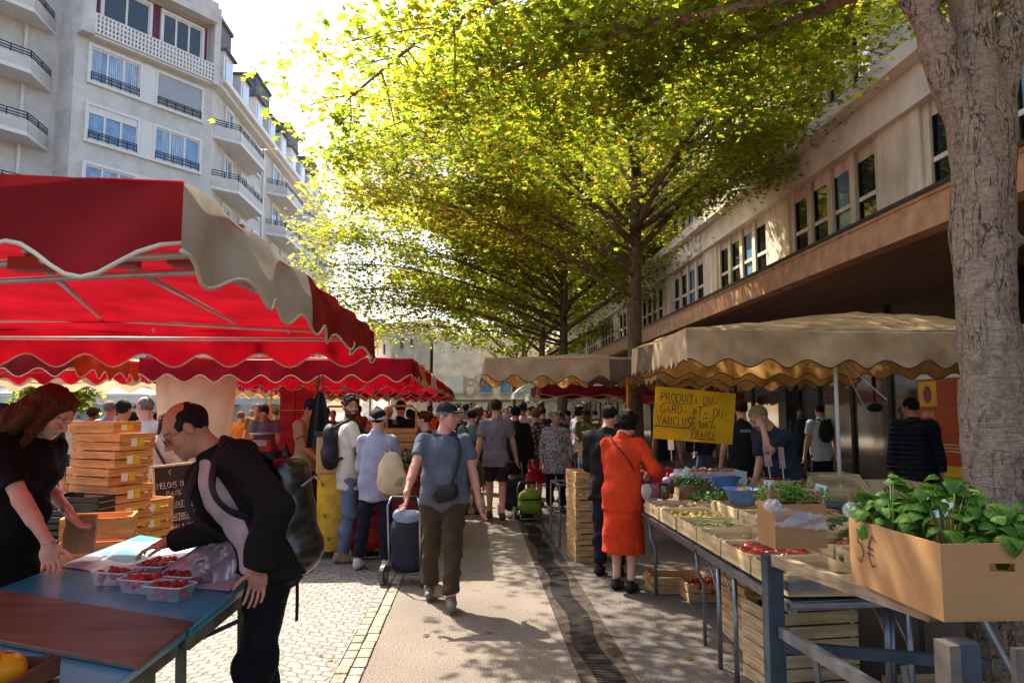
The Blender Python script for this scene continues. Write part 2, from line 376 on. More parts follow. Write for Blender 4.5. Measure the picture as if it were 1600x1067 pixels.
def person(loc, face, label, H=1.72, vox=.018, skin='warm', hair=('short', '2b1d14'), top=('tee', '777777'), bottom=('trousers', '2a2d38'),
           shoe='3a2f28', lean=0, side=0, twist=0, head=(0, 0), lw=None, rw=None, le=None, re=None, step=0, feet=None, fat=1.0, wide=1.0,
           lh=None, rh=None, beard=0, shoes=True, cat='person', group=None, hem=None, female=False, eyes=True, hipf=0, curl=.5, cap=None, glasses=None, extra=None, foldk=1, knee=None):
    """face: heading in degrees, 0 looks along +Y (away from the camera), clockwise towards +X. Wrist targets lw/rw in body space (x right, y forward, z up), metres at H."""
    PIDX[0] += 1; seed = PIDX[0]; rr = random.Random(seed * 13)
    s = H / 1.75; root = empty('person', loc, -R(face), label, cat, group); J = {}
    UP = Vector((0, 0, 1))
    hz = .925 * s
    # torso frame
    u = Vector((math.sin(R(side)), math.sin(R(lean)) * math.cos(R(side)), math.cos(R(lean)) * math.cos(R(side)))).normalized()
    r = Vector((math.cos(R(twist)), math.sin(R(twist)), 0)); r = (r - u * r.dot(u)).normalized(); f = u.cross(r).normalized()
    pel = Vector((0, hipf * s, hz)); pr_ = Vector((1, 0, 0)); pf = Vector((0, 1, 0))
    mid = pel + (u * .6 + UP * .4) * .16 * s; ch = mid + u * .2 * s; nk = ch + u * .19 * s + f * -.005; sh = ch + u * .115 * s
    shw = .178 * s * (.9 if female else 1) * (1 + (wide - 1) * .5)
    SL, SR = sh - r * shw, sh + r * shw
    hy, hp = head
    hr = (Matrix.Rotation(-R(hy), 3, UP) @ r); hu = (u * .45 + UP * .55).normalized(); hr = (hr - hu * hr.dot(hu)).normalized(); hf = hu.cross(hr).normalized()
    M_ = Matrix.Rotation(R(hp), 3, hr); hu = M_ @ hu; hf = M_ @ hf
    hc = nk + hu * .142 * s + hf * .03 * s + u * .02 * s
    q = s * (1.0 if H > 1.6 else 1.05)
    J.update(dict(root=root, u=u, r=r, f=f, hu=hu, hr=hr, hf=hf, hc=hc, nk=nk, ch=ch, pel=pel, SL=SL, SR=SR, s=s, q=q, sh=sh, mid=mid))
    # arms
    ua, fa = .285 * s, .255 * s
    if lw is None: lw = (-.27, .03 + rr.uniform(-.04, .08), .86)
    if rw is None: rw = (.27, .03 + rr.uniform(-.04, .08), .86)
    EL_, WL = ik(SL, Vector(lw) * s, ua, fa, Vector(le or (-.4, -1, -.2)))
    ER_, WR = ik(SR, Vector(rw) * s, ua, fa, Vector(re or (.4, -1, -.2)))
    # legs
    HLj, HRj = pel + Vector((-.088 * s, 0, -.03 * s)), pel + Vector((.088 * s, 0, -.03 * s))
    if feet is None: feet = ((-.10, step * .5, .085 + (.05 if step < -.2 else 0)), (.10, -step * .5, .085 + (.05 if step > .2 else 0)))
    th, sk = .408 * s, .408 * s
    kh = knee or ((0, 1, 0), (0, 1, 0))
    KL, AL = ik(HLj, Vector(feet[0]) * s, th, sk, kh[0]); KR, AR = ik(HRj, Vector(feet[1]) * s, th, sk, kh[1])
    J.update(dict(EL=EL_, ER=ER_, WL=WL, WR=WR, KL=KL, KR=KR, AL=AL, AR=AR))
    # ---- body
    g = s * fat; B = []; cl = .8 if bottom[0] in ('trousers', 'jeans', 'leggings', 'capri') and top[0] != 'dress' else 1; ca = .84 if (top[2] if len(top) > 2 else {'shirt': 1.92, 'jacket': 2, 'puffer': 2}.get(top[0], .6)) > 1.2 else 1
    B += [El(pel, (.138 * s * wide, .095 * g, .11 * s), .03, (pr_, pf, UP)), Rc(pel + UP * .03, mid, .095 * g, .09 * g, .04, pr_, 1.3),
          El(ch, (.14 * s * wide, .096 * g, .18 * s), .04, (r, f, u)), Rc(mid, ch, .088 * g, .092 * g, .04, r, 1.35), Rc(SL + r * .03 * s, SR - r * .03 * s, .052 * s, .052 * s, .05),
          Rc(ch + u * .1 * s, nk + u * .02 * s, .07 * s, .055 * s, .05), Rc(nk - u * .02 * s, hc - hu * .03 * q - hf * .02 * q, .058 * s, .052 * s, .03)]
    for S_, E_, W_ in ((SL, EL_, WL), (SR, ER_, WR)):
        B += [Rc(S_, E_, .048 * g ** .6 * s ** .4 * ca, .038 * s * ca, .02), Rc(E_, W_, .039 * s * ca, .026 * s, .015), Rc(E_, E_ + (W_ - E_) * .45, .04 * s * ca, .037 * s * ca, .015)]
    for Hj, K_, A_ in ((HLj, KL, AL), (HRj, KR, AR)):
        B += [Rc(Hj, K_, .08 * g * cl, .052 * s * cl, .02), Rc(K_, A_, .05 * s * cl, .036 * s, .015), Rc(K_ + (A_ - K_) * .12 - pf * .012, K_ + (A_ - K_) * .5 - pf * .014, .05 * s * cl, .042 * s * cl, .02),
              Rc(A_ + Vector((0, -.03, -.035)) * s, A_ + Vector((0, .13, -.05)) * s, .034 * s, .026 * s, .02, pr_, 1.3)]
    X = lambda a, b, c: hc + hr * (a * q) + hf * (b * q) + hu * (c * q)
    hax = (hr, hf, hu); er = lambda a, b, c: (a * q, b * q, c * q)
    B += [El(X(0, -.012, .03), er(.074, .093, .088), .03, hax), El(X(0, .022, -.028), er(.062, .068, .082), .03, hax), El(X(0, .032, -.072), er(.05, .056, .038), .03, hax),
          El(X(0, .068, -.098), er(.022, .02, .016), .02, hax), Rc(X(-.03, .08, .024), X(.03, .08, .024), .012 * q, .012 * q, .012)]
    if vox < .014:
        for sg in (-1, 1):
            B.append(El(X(sg * .031, .101, .004), er(.019, .014, .012), .012, hax, neg=True))
            B.append(El(X(sg * .031, .0795, .003), er(.0135, .0125, .0125), .003, hax))
            B.append(El(X(sg * .038, .062, -.03), er(.022, .02, .02), .02, hax))
            B.append(El(X(sg * .011, .099, -.034), er(.009, .011, .008), .006, hax))
        B += [Rc(X(0, .088, .012), X(0, .112, -.026), .0075 * q, .0105 * q, .009), El(X(0, .086, -.0545), er(.021, .0105, .0055), .006, hax), El(X(0, .085, -.0665), er(.018, .0105, .0065), .006, hax)]
    else: B += [Rc(X(0, .088, .005), X(0, .108, -.026), .01 * q, .012 * q, .012)]
    for sg in (-1, 1): B.append(El(X(sg * .077, -.008, -.005), er(.01, .019, .031), .008, hax))
    for sgn, W_, E_, hh in ((-1, WL, EL_, lh), (1, WR, ER_, rh)):
        hh = hh or {}; d = Vector(hh.get('d', (W_ - E_))).normalized(); t = Vector(hh.get('t', (-sgn * .25, 1, 0.1))); t = (t - d * t.dot(d)).normalized(); n = d.cross(t) * (1 if sgn > 0 else -1)
        if hh.get('n'): n = Vector(hh['n']); n = (n - d * n.dot(d)).normalized(); t = n.cross(d) * (hh.get('ts', 1))
        cu_ = hh.get('curl', curl); fr = max(.0085, vox * .62) if vox < .014 else .011
        B += [El(W_ + d * .05 * s, (.045 * s, .052 * s, .017 * s), .012, (t, d, n)), Rc(W_, W_ + d * .04 * s, .025 * s, .022 * s, .02)]
        for i in range(4):
            p0 = W_ + d * (.088 - .004 * abs(i - 1)) * s + t * (.031 - .0205 * i) * s; dd = (d + t * (.10 - .07 * i)).normalized(); ln = (.92, 1, .95, .75)[i]
            for j, l in enumerate((.042, .027, .021)):
                ang = cu_ * (.35 + .35 * j) + .06 * i * cu_; dd = (dd * math.cos(ang) + n * math.sin(ang)).normalized(); p1 = p0 + dd * l * ln * s
                B.append(Rc(p0, p1, fr * (1 - .08 * j), fr * (.94 - .1 * j), .003)); p0 = p1
        p0 = W_ + d * .025 * s + t * .028 * s; dd = (t * .75 + d * .6 + n * .25).normalized()
        for j, l in enumerate((.042, .032, .024)):
            p1 = p0 + dd * l * s; B.append(Rc(p0, p1, (fr + .003) * (1 - .1 * j), (fr + .002) * (.95 - .1 * j), .006)); p0 = p1; dd = (dd + d * .35 + n * .15 * cu_).normalized()
    sk_ = np.array(S(SKIN.get(skin, skin))[:3]); hcol = np.array(S(hair[1])[:3])
    hcn, hrn, hfn, hun = A3(hc), A3(hr), A3(hf), A3(hu)
    def colf(V):
        c = np.tile(sk_, (len(V), 1)) * (1 + wobble(V, .06, 25, seed))[:, None]; p = V - hcn; x = p @ hrn / q; y = p @ hfn / q; z = p @ hun / q; near = (np.abs(x) < .1) & (y > .03) & (np.abs(z) < .14)
        def blend(mk, col, a=1.): c[mk] = c[mk] * (1 - a) + np.array(col) * a
        ax = np.abs(x)
        blend(near & (y > .06) & (((ax - .038) / .028) ** 2 + ((z + .03) / .025) ** 2 < 1), sk_ * [1.1, .8, .75], .5)
        if beard:
            mb_ = near & (z < -.035 - .0 * ax) & (z > -.13) | ((ax > .045) & (z < -.01) & (y > .0) & (y < .07) & (z > -.12)); mb_ &= ~((ax < .024) & (z > -.075) & (z < -.05)); blend(mb_, hcol * .8, beard)
        blend(near & (y > .07) & (ax < .023) & (z < -.051) & (z > -.074), sk_ * [.85, .45, .45], .75)
        blend(near & (y > .06) & (np.abs(ax - .032) < .022) & (np.abs(z - .027 + (ax - .03) * .15) < .005), hcol * .6 + sk_ * .1, .85)
        if eyes:
            de = ((ax - .031) / .0135) ** 2 + ((z - .003) / .0068) ** 2
            blend(near & (y > .06) & (de < 1.6), (.05, .03, .025), .7); blend(near & (y > .06) & (de < .75), (.55, .52, .48), .9); blend(near & (y > .06) & ((ax - .031) ** 2 + (z - .003) ** 2 < .0055 ** 2), (.03, .02, .015), 1)
        else: blend(near & (y > .06) & (np.abs(ax - .031) < .015) & (np.abs(z + .004) < .0035), (.04, .02, .015), .75)
        return c
    J['body'] = sdf_obj('body', B, vox, skin_mat(), root, colf=colf)
    # ---- garments
    FO = .0095 * foldk; fk = 26
    kind, tcol = top[:2]; g1 = g + .012; hm_ = hem if hem is not None else .14
    def torso(e, hemz, k=.04, bust=0):
        L = [El(pel + UP * .02, ((.150 * s * wide) + e, .105 * g + e, .13 * s), k, (pr_, pf, UP)), Rc(pel, mid, .105 * g + e, .1 * g + e, k, pr_, 1.3), El(ch, (.150 * s * wide + e, .105 * g + e, .19 * s), k, (r, f, u)),
             Rc(mid, ch, .095 * g + e, .1 * g + e, k, r, 1.35), Rc(SL + r * .02 * s, SR - r * .02 * s, .054 * s + e * .8, .054 * s + e * .8, k), Rc(ch + u * .1 * s, nk - u * .015 * s, .075 * s + e, .058 * s + e * .5, k)]
        if hemz > 0: L.append(Rc(pel, pel - UP * (hemz * s), .105 * g + e * 1.1, .105 * g + e * 1.5, k, pr_, 1.36, clip=(pel - UP * (hemz * s), -UP)))
        if fat > 1.1: L.append(El(mid + f * .03 * g, (.15 * s, .125 * g + e, .15 * s), k, (r, f, u)))
        if female: L += [El(ch + f * .085 * g + r * (sg * .065 * s) - u * .02, (.06 * s, .06 * s, .065 * s), .03, (r, f, u)) for sg in (-1, 1)]
        return L
    def sleeves(e, frac):   # frac 0..2 (1 = elbow)
        L = []
        for S_, E_, W_ in ((SL, EL_, WL), (SR, ER_, WR)):
            if frac <= 1:
                d = (E_ - S_).normalized(); en = S_ + (E_ - S_) * frac; L.append(Rc(S_ - d * .01, en, .056 * s + e, .05 * s + e * 1.3, .03, clip=(en, d)))
            else:
                d = (W_ - E_).normalized(); en = E_ + (W_ - E_) * (frac - 1); L += [Rc(S_, E_, .054 * s + e, .043 * s + e, .03), Rc(E_, en, .043 * s + e, .033 * s + e, .02, clip=(en, d))]
        return L
    tm = cloth(tcol) if isinstance(tcol, str) else tcol
    e = {'tee': .018, 'polo': .018, 'shirt': .022, 'jacket': .034, 'puffer': .045, 'tank': .012, 'dress': .022, 'none': 0}.get(kind, .018)
    fr_ = {'tee': .62, 'polo': .55, 'shirt': 1.92, 'jacket': 2.0, 'puffer': 2.0, 'tank': .06, 'dress': 1.3}.get(kind, .6)
    if len(top) > 2: fr_ = top[2]
    if kind != 'none':
        T_ = torso(e, hm_, .04) + sleeves(e * .75, fr_)
        T_ += [Rc(nk - u * .01 * s, nk + u * .05 * s, .06 * s, .058 * s, .02, neg=False, clip=(nk + u * .018 * s - f * .0, (u + f * .6).normalized()))]
        if kind == 'dress':
            hz2 = top[3]; bot = Vector((pel.x, pel.y, hz2 * s)); T_ = [t for t in T_]; T_ += [Rc(pel, bot, .13 * g, .165 * s, .05, pr_, 1.3, clip=(bot, -UP))]
        if kind == 'jacket' and len(top) > 3 and top[3] == 'open':
            T_.append(El(ch + f * .17 * g - u * .06 * s, (.145 * s, .17 * s, .38 * s), .01, (r, f, u), neg=True))
        J['top'] = sdf_obj({'tee': 't_shirt', 'polo': 'polo_shirt', 'tank': 'tank_top', 'puffer': 'puffer_jacket'}.get(kind, kind), T_, vox, tm, root, fold=FO * (1.3 if kind in ('jacket', 'shirt', 'dress') else 1), ffreq=fk, seed=seed, st=(1, 1, .5))
        if kind == 'jacket' and len(top) > 4:
            J['under'] = sdf_obj('shirt', torso(.018, .03, .04) + [Rc(nk - u * .03 * s, nk + u * .04 * s, .064 * s, .06 * s, .02, clip=(nk + u * .03 * s, (u + f * .5).normalized()))], vox, cloth(top[4]), root, fold=.007, ffreq=30, seed=seed + 3)
    bk, bc = bottom[:2]
    if bk != 'none' and kind != 'dress':
        bm = cloth(bc) if isinstance(bc, str) else bc; en_ = {'trousers': 1.93, 'jeans': 1.92, 'shorts': .78, 'capri': 1.5, 'leggings': 1.9}.get(bk, 1.9); wv = {'jeans': .016, 'trousers': .02, 'shorts': .03, 'leggings': .006}.get(bk, .015)
        if len(bottom) > 2: wv = bottom[2]
        if bk == 'skirt':
            bot = pel - UP * (bottom[2] * s); P_ = [El(pel, (.155 * s * wide + .01, .11 * g + .01, .12 * s), .04, (pr_, pf, UP)), Rc(pel, bot, .125 * g, .17 * s, .05, pr_, 1.3, clip=(bot, -UP))]
        else:
            P_ = [El(pel, (.150 * s * wide + .012, .105 * g + .012, .115 * s), .04, (pr_, pf, UP), clip=(pel + UP * .1 * s, UP))]
            for Hj, K_, A_ in ((HLj, KL, AL), (HRj, KR, AR)):
                if en_ < 1: en = Hj + (K_ - Hj) * en_; P_.append(Rc(Hj, en, .083 * g + wv * .5, .062 * g + wv, .025, clip=(en, (K_ - Hj).normalized())))
                else:
                    en = K_ + (A_ - K_) * (en_ - 1); P_ += [El(K_, (.064 * s + wv * .6,) * 3, .03), Rc(Hj, K_, .083 * g + wv * .4, .054 * s + wv, .025), Rc(K_, en, .053 * s + wv, .044 * s + wv, .02, clip=(en, (A_ - K_).normalized()))]
        J['bottom'] = sdf_obj({'leggings': 'jeans', 'capri': 'trousers'}.get(bk, bk), P_, vox, bm, root, fold=FO * 1.2, ffreq=28, seed=seed + 9, st=(.6, .6, 1.4))
    if shoes:
        sm = shoe if not isinstance(shoe, str) else mat('shoe_' + shoe, shoe, .6, .15, 20, bump=.2)
        for A_ in (AL, AR):
            z0 = A_.z - .085 * s; o = Vector((A_.x, A_.y, z0))
            sdf_obj('shoe', [Rc(o + Vector((0, -.05, .045)) * s, o + Vector((0, .04, .05)) * s, .043 * s, .045 * s, .02), Rc(o + Vector((0, .03, .035)) * s, o + Vector((0, .15, .03)) * s, .046 * s, .036 * s, .02, clip=None), Rc(o + Vector((0, -.04, .06)) * s, o + Vector((0, -.03, .11)) * s, .042 * s, .044 * s, .02, clip=(o + Vector((0, 0, .115)) * s, UP)),
                             El(o + Vector((0, .05, -.04)) * s, (.2, .3, .04), .003, neg=True)], max(vox * .8, .006), sm, root)
    # ---- hair
    st_, hc_ = hair[:2]; hm = hairm(hc_)
    Hh = [El(X(0, -.014, .032), er(.082, .101, .096), .02, hax)]
    cut = [El(X(0, .095, -.03), er(.068, .085, .1), .02, hax, neg=True), El(X(0, .02, -.12), er(.12, .15, .085), .03, hax, neg=True)]
    hv = min(vox, .014); am, fq = .004, 90
    if st_ == 'short': HP = Hh + cut
    elif st_ == 'curly':
        HP = list(Hh)
        for i in range(46):
            a = rr.uniform(0, 2 * PI); t = math.acos(rr.uniform(-.15, 1)); HP.append(El(X(.08 * math.sin(t) * math.cos(a), -.012 + .1 * math.sin(t) * math.sin(a), .035 + .098 * math.cos(t)), er(*[rr.uniform(.014, .024)] * 3), .008, hax))
        HP += cut; am = .003
    elif st_ == 'bob':
        HP = [El(X(0, -.016, .028), er(.092, .112, .108), .02, hax), El(X(0, -.045, -.03), er(.088, .078, .085), .03, hax)]
        for i in range(26):
            a = rr.uniform(0, 2 * PI); HP.append(El(X(.088 * math.cos(a), -.025 + .095 * math.sin(a), rr.uniform(-.07, .1)), er(*[rr.uniform(.014, .026)] * 3), .012, hax))
        HP += [El(X(0, .115, -.035), er(.064, .085, .1), .02, hax, neg=True)]
    elif st_ == 'balding':
        HP = [El(X(0, -.013, .026), er(.0775, .0965, .09), .02, hax), El(X(0, .05, .09), er(.066, .095, .075), .02, hax, neg=True)] + cut
    elif st_ in ('long', 'ponytail', 'bun'):
        HP = list(Hh) + cut
        if st_ == 'long':
            HP += hair[2](X, er, hax, q) if len(hair) > 2 else [Rc(X(0, -.06, .0), X(0, -.085, -.2), .085 * q, .06 * q, .04, hr, 1.2)]
        if st_ == 'ponytail': HP += [Rc(X(0, -.11, .03), X(0, -.14, -.12), .028 * q, .02 * q, .01)]
        if st_ == 'bun': HP += [El(X(0, -.115, .06), er(.04, .035, .038), .01, hax)]
    else: HP = None
    if HP: J['hair'] = sdf_obj('hair', HP, hv, hm, root, fold=am, ffreq=fq, seed=seed, st=(1.5, 1.5, .3))
    if beard > .8:
        sdf_obj('beard', [El(X(0, .03, -.08), er(.06, .064, .048), .02, hax), El(X(0, .062, -.105), er(.034, .03, .03), .02, hax), El(X(0, .092, -.062), er(.017, .03, .008), .01, hax, neg=True), El(X(0, .08, .0), er(.05, .06, .048), .01, hax, neg=True), El(X(0, -.06, -.07), er(.09, .07, .09), .02, hax, neg=True)], hv, hm, root, fold=.003, ffreq=160, seed=seed)
    if cap:
        cm = cloth(cap); CP = [El(X(0, -.012, .045), er(.085, .104, .086), .01, hax, clip=(X(0, 0, .03), -hu)), Rc(X(0, .075, .04), X(0, .145, .03), .035 * q, .03 * q, .01, hr, 1.9, clip=None)]
        CP = [CP[0], El(X(0, .105, .038), er(.078, .085, .009), .006, hax)]
        sdf_obj('cap', CP, min(vox, .009), cm, root)
    if glasses:
        mb = MB(); gr = .0016 if vox < .01 else .003
        for sg in (-1, 1):
            cx_ = X(sg * .033, .104, .0)
            mb.tube([cx_ + hr * (.024 * math.cos(a) * q) + hu * (.018 * math.sin(a) * q) for a in [2 * PI * i / 12 for i in range(13)]], gr, 5)
            mb.tube([X(sg * .057, .102, .006), X(sg * .076, .07, .008), X(sg * .08, -.01, .006)], gr, 5)
        mb.tube([X(-.01, .106, .004), X(.01, .106, .004)], gr, 5)
        go = mb.build('glasses', mat('glasses_frame', glasses, .3, .05), root)
        if glasses != '6b5a50':
            ml = MB()
            for sg in (-1, 1): ml.ell(X(sg * .033, .104, .0), er(.0235, .0015, .0175), 12, 6, M=Matrix((hr, hf, hu)).transposed())
            ml.build('lens', mat('lens_dark', '15181c', .08, .05, alpha=.55), go, smooth=True)
    return J
# ================================================================== ground
def ground_mats():
    # exposed aggregate paving
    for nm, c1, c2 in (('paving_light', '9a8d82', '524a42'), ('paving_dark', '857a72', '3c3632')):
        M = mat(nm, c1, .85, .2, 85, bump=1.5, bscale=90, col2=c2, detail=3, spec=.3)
        n, L, b = nodes_of(M)
        tc = n.new('ShaderNodeTexCoord'); nz = n.new('ShaderNodeTexNoise'); nz.inputs['Scale'].default_value = .9; nz.inputs['Detail'].default_value = 7; L.new(tc.outputs['Object'], nz.inputs[0])
        mr = n.new('ShaderNodeMapRange'); mr.inputs[1].default_value = .3; mr.inputs[2].default_value = .7; mr.inputs[3].default_value = .8; mr.inputs[4].default_value = 1.12; L.new(nz.outputs[0], mr.inputs[0])
        mx = n.new('ShaderNodeMix'); mx.data_type = 'RGBA'; mx.blend_type = 'MULTIPLY'; mx.inputs[0].default_value = 1
        src = b.inputs['Base Color'].links[0].from_socket; L.new(src, mx.inputs[6]); L.new(mr.outputs[0], mx.inputs[7]); L.new(mx.outputs[2], b.inputs['Base Color'])
    # fan-laid setts
    M = bpy.data.materials.new('cobblestone'); M.use_nodes = True; MATS['cobble'] = M
    n, L, b = nodes_of(M); tc = n.new('ShaderNodeTexCoord')
    sx = n.new('ShaderNodeSeparateXYZ'); L.new(tc.outputs['Object'], sx.inputs[0])
    # arcs: y' = y + a * |sin| of x
    s1 = math_node(n, L, 'MULTIPLY', sx.outputs[0], 2.3); s1 = math_node(n, L, 'SINE', s1); s1 = math_node(n, L, 'ABSOLUTE', s1); s1 = math_node(n, L, 'MULTIPLY', s1, .26)
    y2 = math_node(n, L, 'ADD', sx.outputs[1], s1)
    cb = n.new('ShaderNodeCombineXYZ'); L.new(sx.outputs[0], cb.inputs[0]); L.new(y2, cb.inputs[1])
    nz = n.new('ShaderNodeTexNoise'); nz.inputs['Scale'].default_value = 9; nz.inputs['Detail'].default_value = 4; L.new(tc.outputs['Object'], nz.inputs[0])
    va = n.new('ShaderNodeVectorMath'); va.operation = 'MULTIPLY_ADD'; va.inputs[1].default_value = (.10, .10, 0); L.new(nz.outputs['Color'], va.inputs[0]); L.new(cb.outputs[0], va.inputs[2])
    br = n.new('ShaderNodeTexBrick'); br.inputs['Scale'].default_value = 1; br.inputs['Brick Width'].default_value = .105; br.inputs['Row Height'].default_value = .082; br.inputs['Mortar Size'].default_value = .0095; br.inputs['Mortar Smooth'].default_value = .6
    br.inputs['Color1'].default_value = S('877e73'); br.inputs['Color2'].default_value = S('595149'); br.inputs['Mortar'].default_value = S('332e29'); br.inputs['Bias'].default_value = 0
    L.new(va.outputs[0], br.inputs[0])
    n2 = n.new('ShaderNodeTexNoise'); n2.inputs['Scale'].default_value = 30; n2.inputs['Detail'].default_value = 6; L.new(tc.outputs['Object'], n2.inputs[0])
    mx = n.new('ShaderNodeMix'); mx.data_type = 'RGBA'; mx.blend_type = 'MULTIPLY'; mx.inputs[0].default_value = .55; L.new(br.outputs[0], mx.inputs[6]); L.new(n2.outputs[0], mx.inputs[7])
    br2 = n.new('ShaderNodeBrightContrast'); br2.inputs[1].default_value = .07; L.new(mx.outputs[2], br2.inputs[0]); L.new(br2.outputs[0], b.inputs['Base Color'])
    h = math_node(n, L, 'MULTIPLY', br.outputs['Fac'], -1.); h = math_node(n, L, 'MULTIPLY_ADD', n2.outputs[0], .35, h)
    bp = n.new('ShaderNodeBump'); bp.inputs['Strength'].default_value = .8; bp.inputs['Distance'].default_value = .012; L.new(h, bp.inputs['Height']); L.new(bp.outputs[0], b.inputs['Normal'])
    b.inputs['Roughness'].default_value = .75
ground_mats()
def flat(name, x0, x1, y0, y1, z, m, kind='structure'):
    o = MB().add([(x0, y0, z), (x1, y0, z), (x1, y1, z), (x0, y1, z)], [(0, 1, 2, 3)]).build(name, m); return tag(o, kind=kind)
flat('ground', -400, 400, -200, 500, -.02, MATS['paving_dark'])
flat('cobblestone_square', -60, -.87, -6, 70, .0, MATS['cobble'])
kb = MB()
rr_ = random.Random(3)
for row, (xa, xb) in enumerate(((-.865, -.785), (-.775, -.69))):
    y = -1 + row * .07
    while y < 34:
        l = rr_.uniform(.13, .19); j = rr_.uniform(-.004, .004); z = rr_.uniform(.001, .006)
        kb.box((xa + j, y, -.04), (xb + j, y + l - .012, z)); y += l
tag(kb.build('kerb_strip', mat('sett', '8f8779', .8, .3, 9, bump=.5, bscale=60), bevel=.006), kind='structure')
flat('mortar_bed', -.875, -.675, -6, 70, -.012, mat('mortar', '665e52', .95, .2, 30))
flat('footpath', -.68, .66, -6, 70, .0, MATS['paving_light'])
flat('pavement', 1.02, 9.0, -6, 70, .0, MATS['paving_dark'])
# drain with wavy cast plates
gm = mat('cast_iron', '3f332e', .55, .3, 18, bump=.3, bscale=60, metal=.35); gd = mat('cast_iron_dark', '1d1a19', .6, .2, 18, metal=.3)
flat('drain_channel', .66, 1.02, -6, 70, -.016, gd)
gb = MB(); y = 3.2
while y < 17: gb.box((.7, y, -.012), (.985, y + .014, .0)); y += .028 if y < 9 else .056
tag(gb.build('drain_grate', gd), kind='structure')
wl = lambda y: .735 + .024 * math.sin(y * 4.4); wr = lambda y: .915 + .024 * math.sin(y * 4.4)
for nm, fa_, fb_ in (('drain_border', lambda y: .662, wl), ('drain_border', wr, lambda y: 1.018)):
    g = MB(); k = 0
    for i in range(0, 560):
        y0 = 3 + i * .05
        if i % 10 == 9: k += 1
        y1 = y0 + (.046 if i % 10 == 9 else .05)
        z = .003
        g.add([(fa_(y0), y0, z), (fb_(y0), y0, z), (fb_(y1), y1, z), (fa_(y1), y1, z), (fa_(y0), y0, -.015), (fb_(y0), y0, -.015), (fb_(y1), y1, -.015), (fa_(y1), y1, -.015)], [(0, 1, 2, 3), (0, 4, 5, 1), (1, 5, 6, 2), (2, 6, 7, 3), (3, 7, 4, 0)])
        if i % 5 == 2: xm = (fa_(y0) + fb_(y0)) / 2; g.lathe([(.012, .003), (.012, .006), (0, .007)], 6, (xm, y0, 0))
    tag(g.build(nm, gm), kind='structure')

# ================================================================== trees
BARK = None
def bark_mat(nm, c1, c2, sc):
    M = bpy.data.materials.new(nm); M.use_nodes = True; MATS[nm] = M; n, L, b = nodes_of(M); tc = n.new('ShaderNodeTexCoord')
    mp = n.new('ShaderNodeMapping'); mp.inputs['Scale'].default_value = (1, 1, .22); L.new(tc.outputs['Object'], mp.inputs[0])
    nd = n.new('ShaderNodeTexNoise'); nd.inputs['Scale'].default_value = 9 * sc; nd.inputs['Detail'].default_value = 6; L.new(mp.outputs[0], nd.inputs[0])
    va = n.new('ShaderNodeVectorMath'); va.operation = 'MULTIPLY_ADD'; va.inputs[1].default_value = (.3, .3, .3); L.new(nd.outputs['Color'], va.inputs[0]); L.new(mp.outputs[0], va.inputs[2])
    vo = n.new('ShaderNodeTexVoronoi'); vo.feature = 'DISTANCE_TO_EDGE'; vo.inputs['Scale'].default_value = 7 * sc; L.new(va.outputs[0], vo.inputs[0])
    mk = n.new('ShaderNodeTexNoise'); mk.inputs['Scale'].default_value = 2.4 * sc; mk.inputs['Detail'].default_value = 5; L.new(tc.outputs['Object'], mk.inputs[0])
    mm = n.new('ShaderNodeMapRange'); mm.inputs[1].default_value = .42; mm.inputs[2].default_value = .6; L.new(mk.outputs[0], mm.inputs[0])
    cr_ = n.new('ShaderNodeMapRange'); cr_.inputs[1].default_value = 0; cr_.inputs[2].default_value = .035; L.new(vo.outputs[0], cr_.inputs[0])
    crk = math_node(n, L, 'MAXIMUM', cr_.outputs[0], mm.outputs[0])
    fi = n.new('ShaderNodeTexNoise'); fi.inputs['Scale'].default_value = 28 * sc; fi.inputs['Detail'].default_value = 8; L.new(tc.outputs['Object'], fi.inputs[0])
    hz = n.new('ShaderNodeMapping'); hz.inputs['Scale'].default_value = (1.2, 1.2, 9); L.new(tc.outputs['Object'], hz.inputs[0])
    ho = n.new('ShaderNodeTexNoise'); ho.inputs['Scale'].default_value = 9 * sc; ho.inputs['Detail'].default_value = 4; L.new(hz.outputs[0], ho.inputs[0])
    a = n.new('ShaderNodeMix'); a.data_type = 'RGBA'; a.inputs[6].default_value = S(c2); a.inputs[7].default_value = S(c1); f = math_node(n, L, 'MULTIPLY_ADD', fi.outputs[0], 1.1, -.1); f = math_node(n, L, 'MULTIPLY_ADD', ho.outputs[0], .5, f); f = math_node(n, L, 'SUBTRACT', f, .25)
    f = math_node(n, L, 'MULTIPLY', f, 1.4); L.new(f, a.inputs[0])
    d = n.new('ShaderNodeMix'); d.data_type = 'RGBA'; d.inputs[6].default_value = S('33251b'); L.new(math_node(n, L, 'POWER', crk, .6), d.inputs[0]); L.new(a.outputs[2], d.inputs[7]); L.new(d.outputs[2], b.inputs['Base Color'])
    h = math_node(n, L, 'MULTIPLY_ADD', fi.outputs[0], .25, crk); h = math_node(n, L, 'MULTIPLY_ADD', ho.outputs[0], .35, h)
    bp = n.new('ShaderNodeBump'); bp.inputs['Strength'].default_value = 1; bp.inputs['Distance'].default_value = .03; L.new(h, bp.inputs['Height']); L.new(bp.outputs[0], b.inputs['Normal']); b.inputs['Roughness'].default_value = .85
    b.inputs['Specular IOR Level'].default_value = .25
    return M
bark1 = bark_mat('bark_near', 'a58d76', '5c483a', 1.35); bark2 = bark_mat('bark_far', '7c6550', '493729', 1.6)
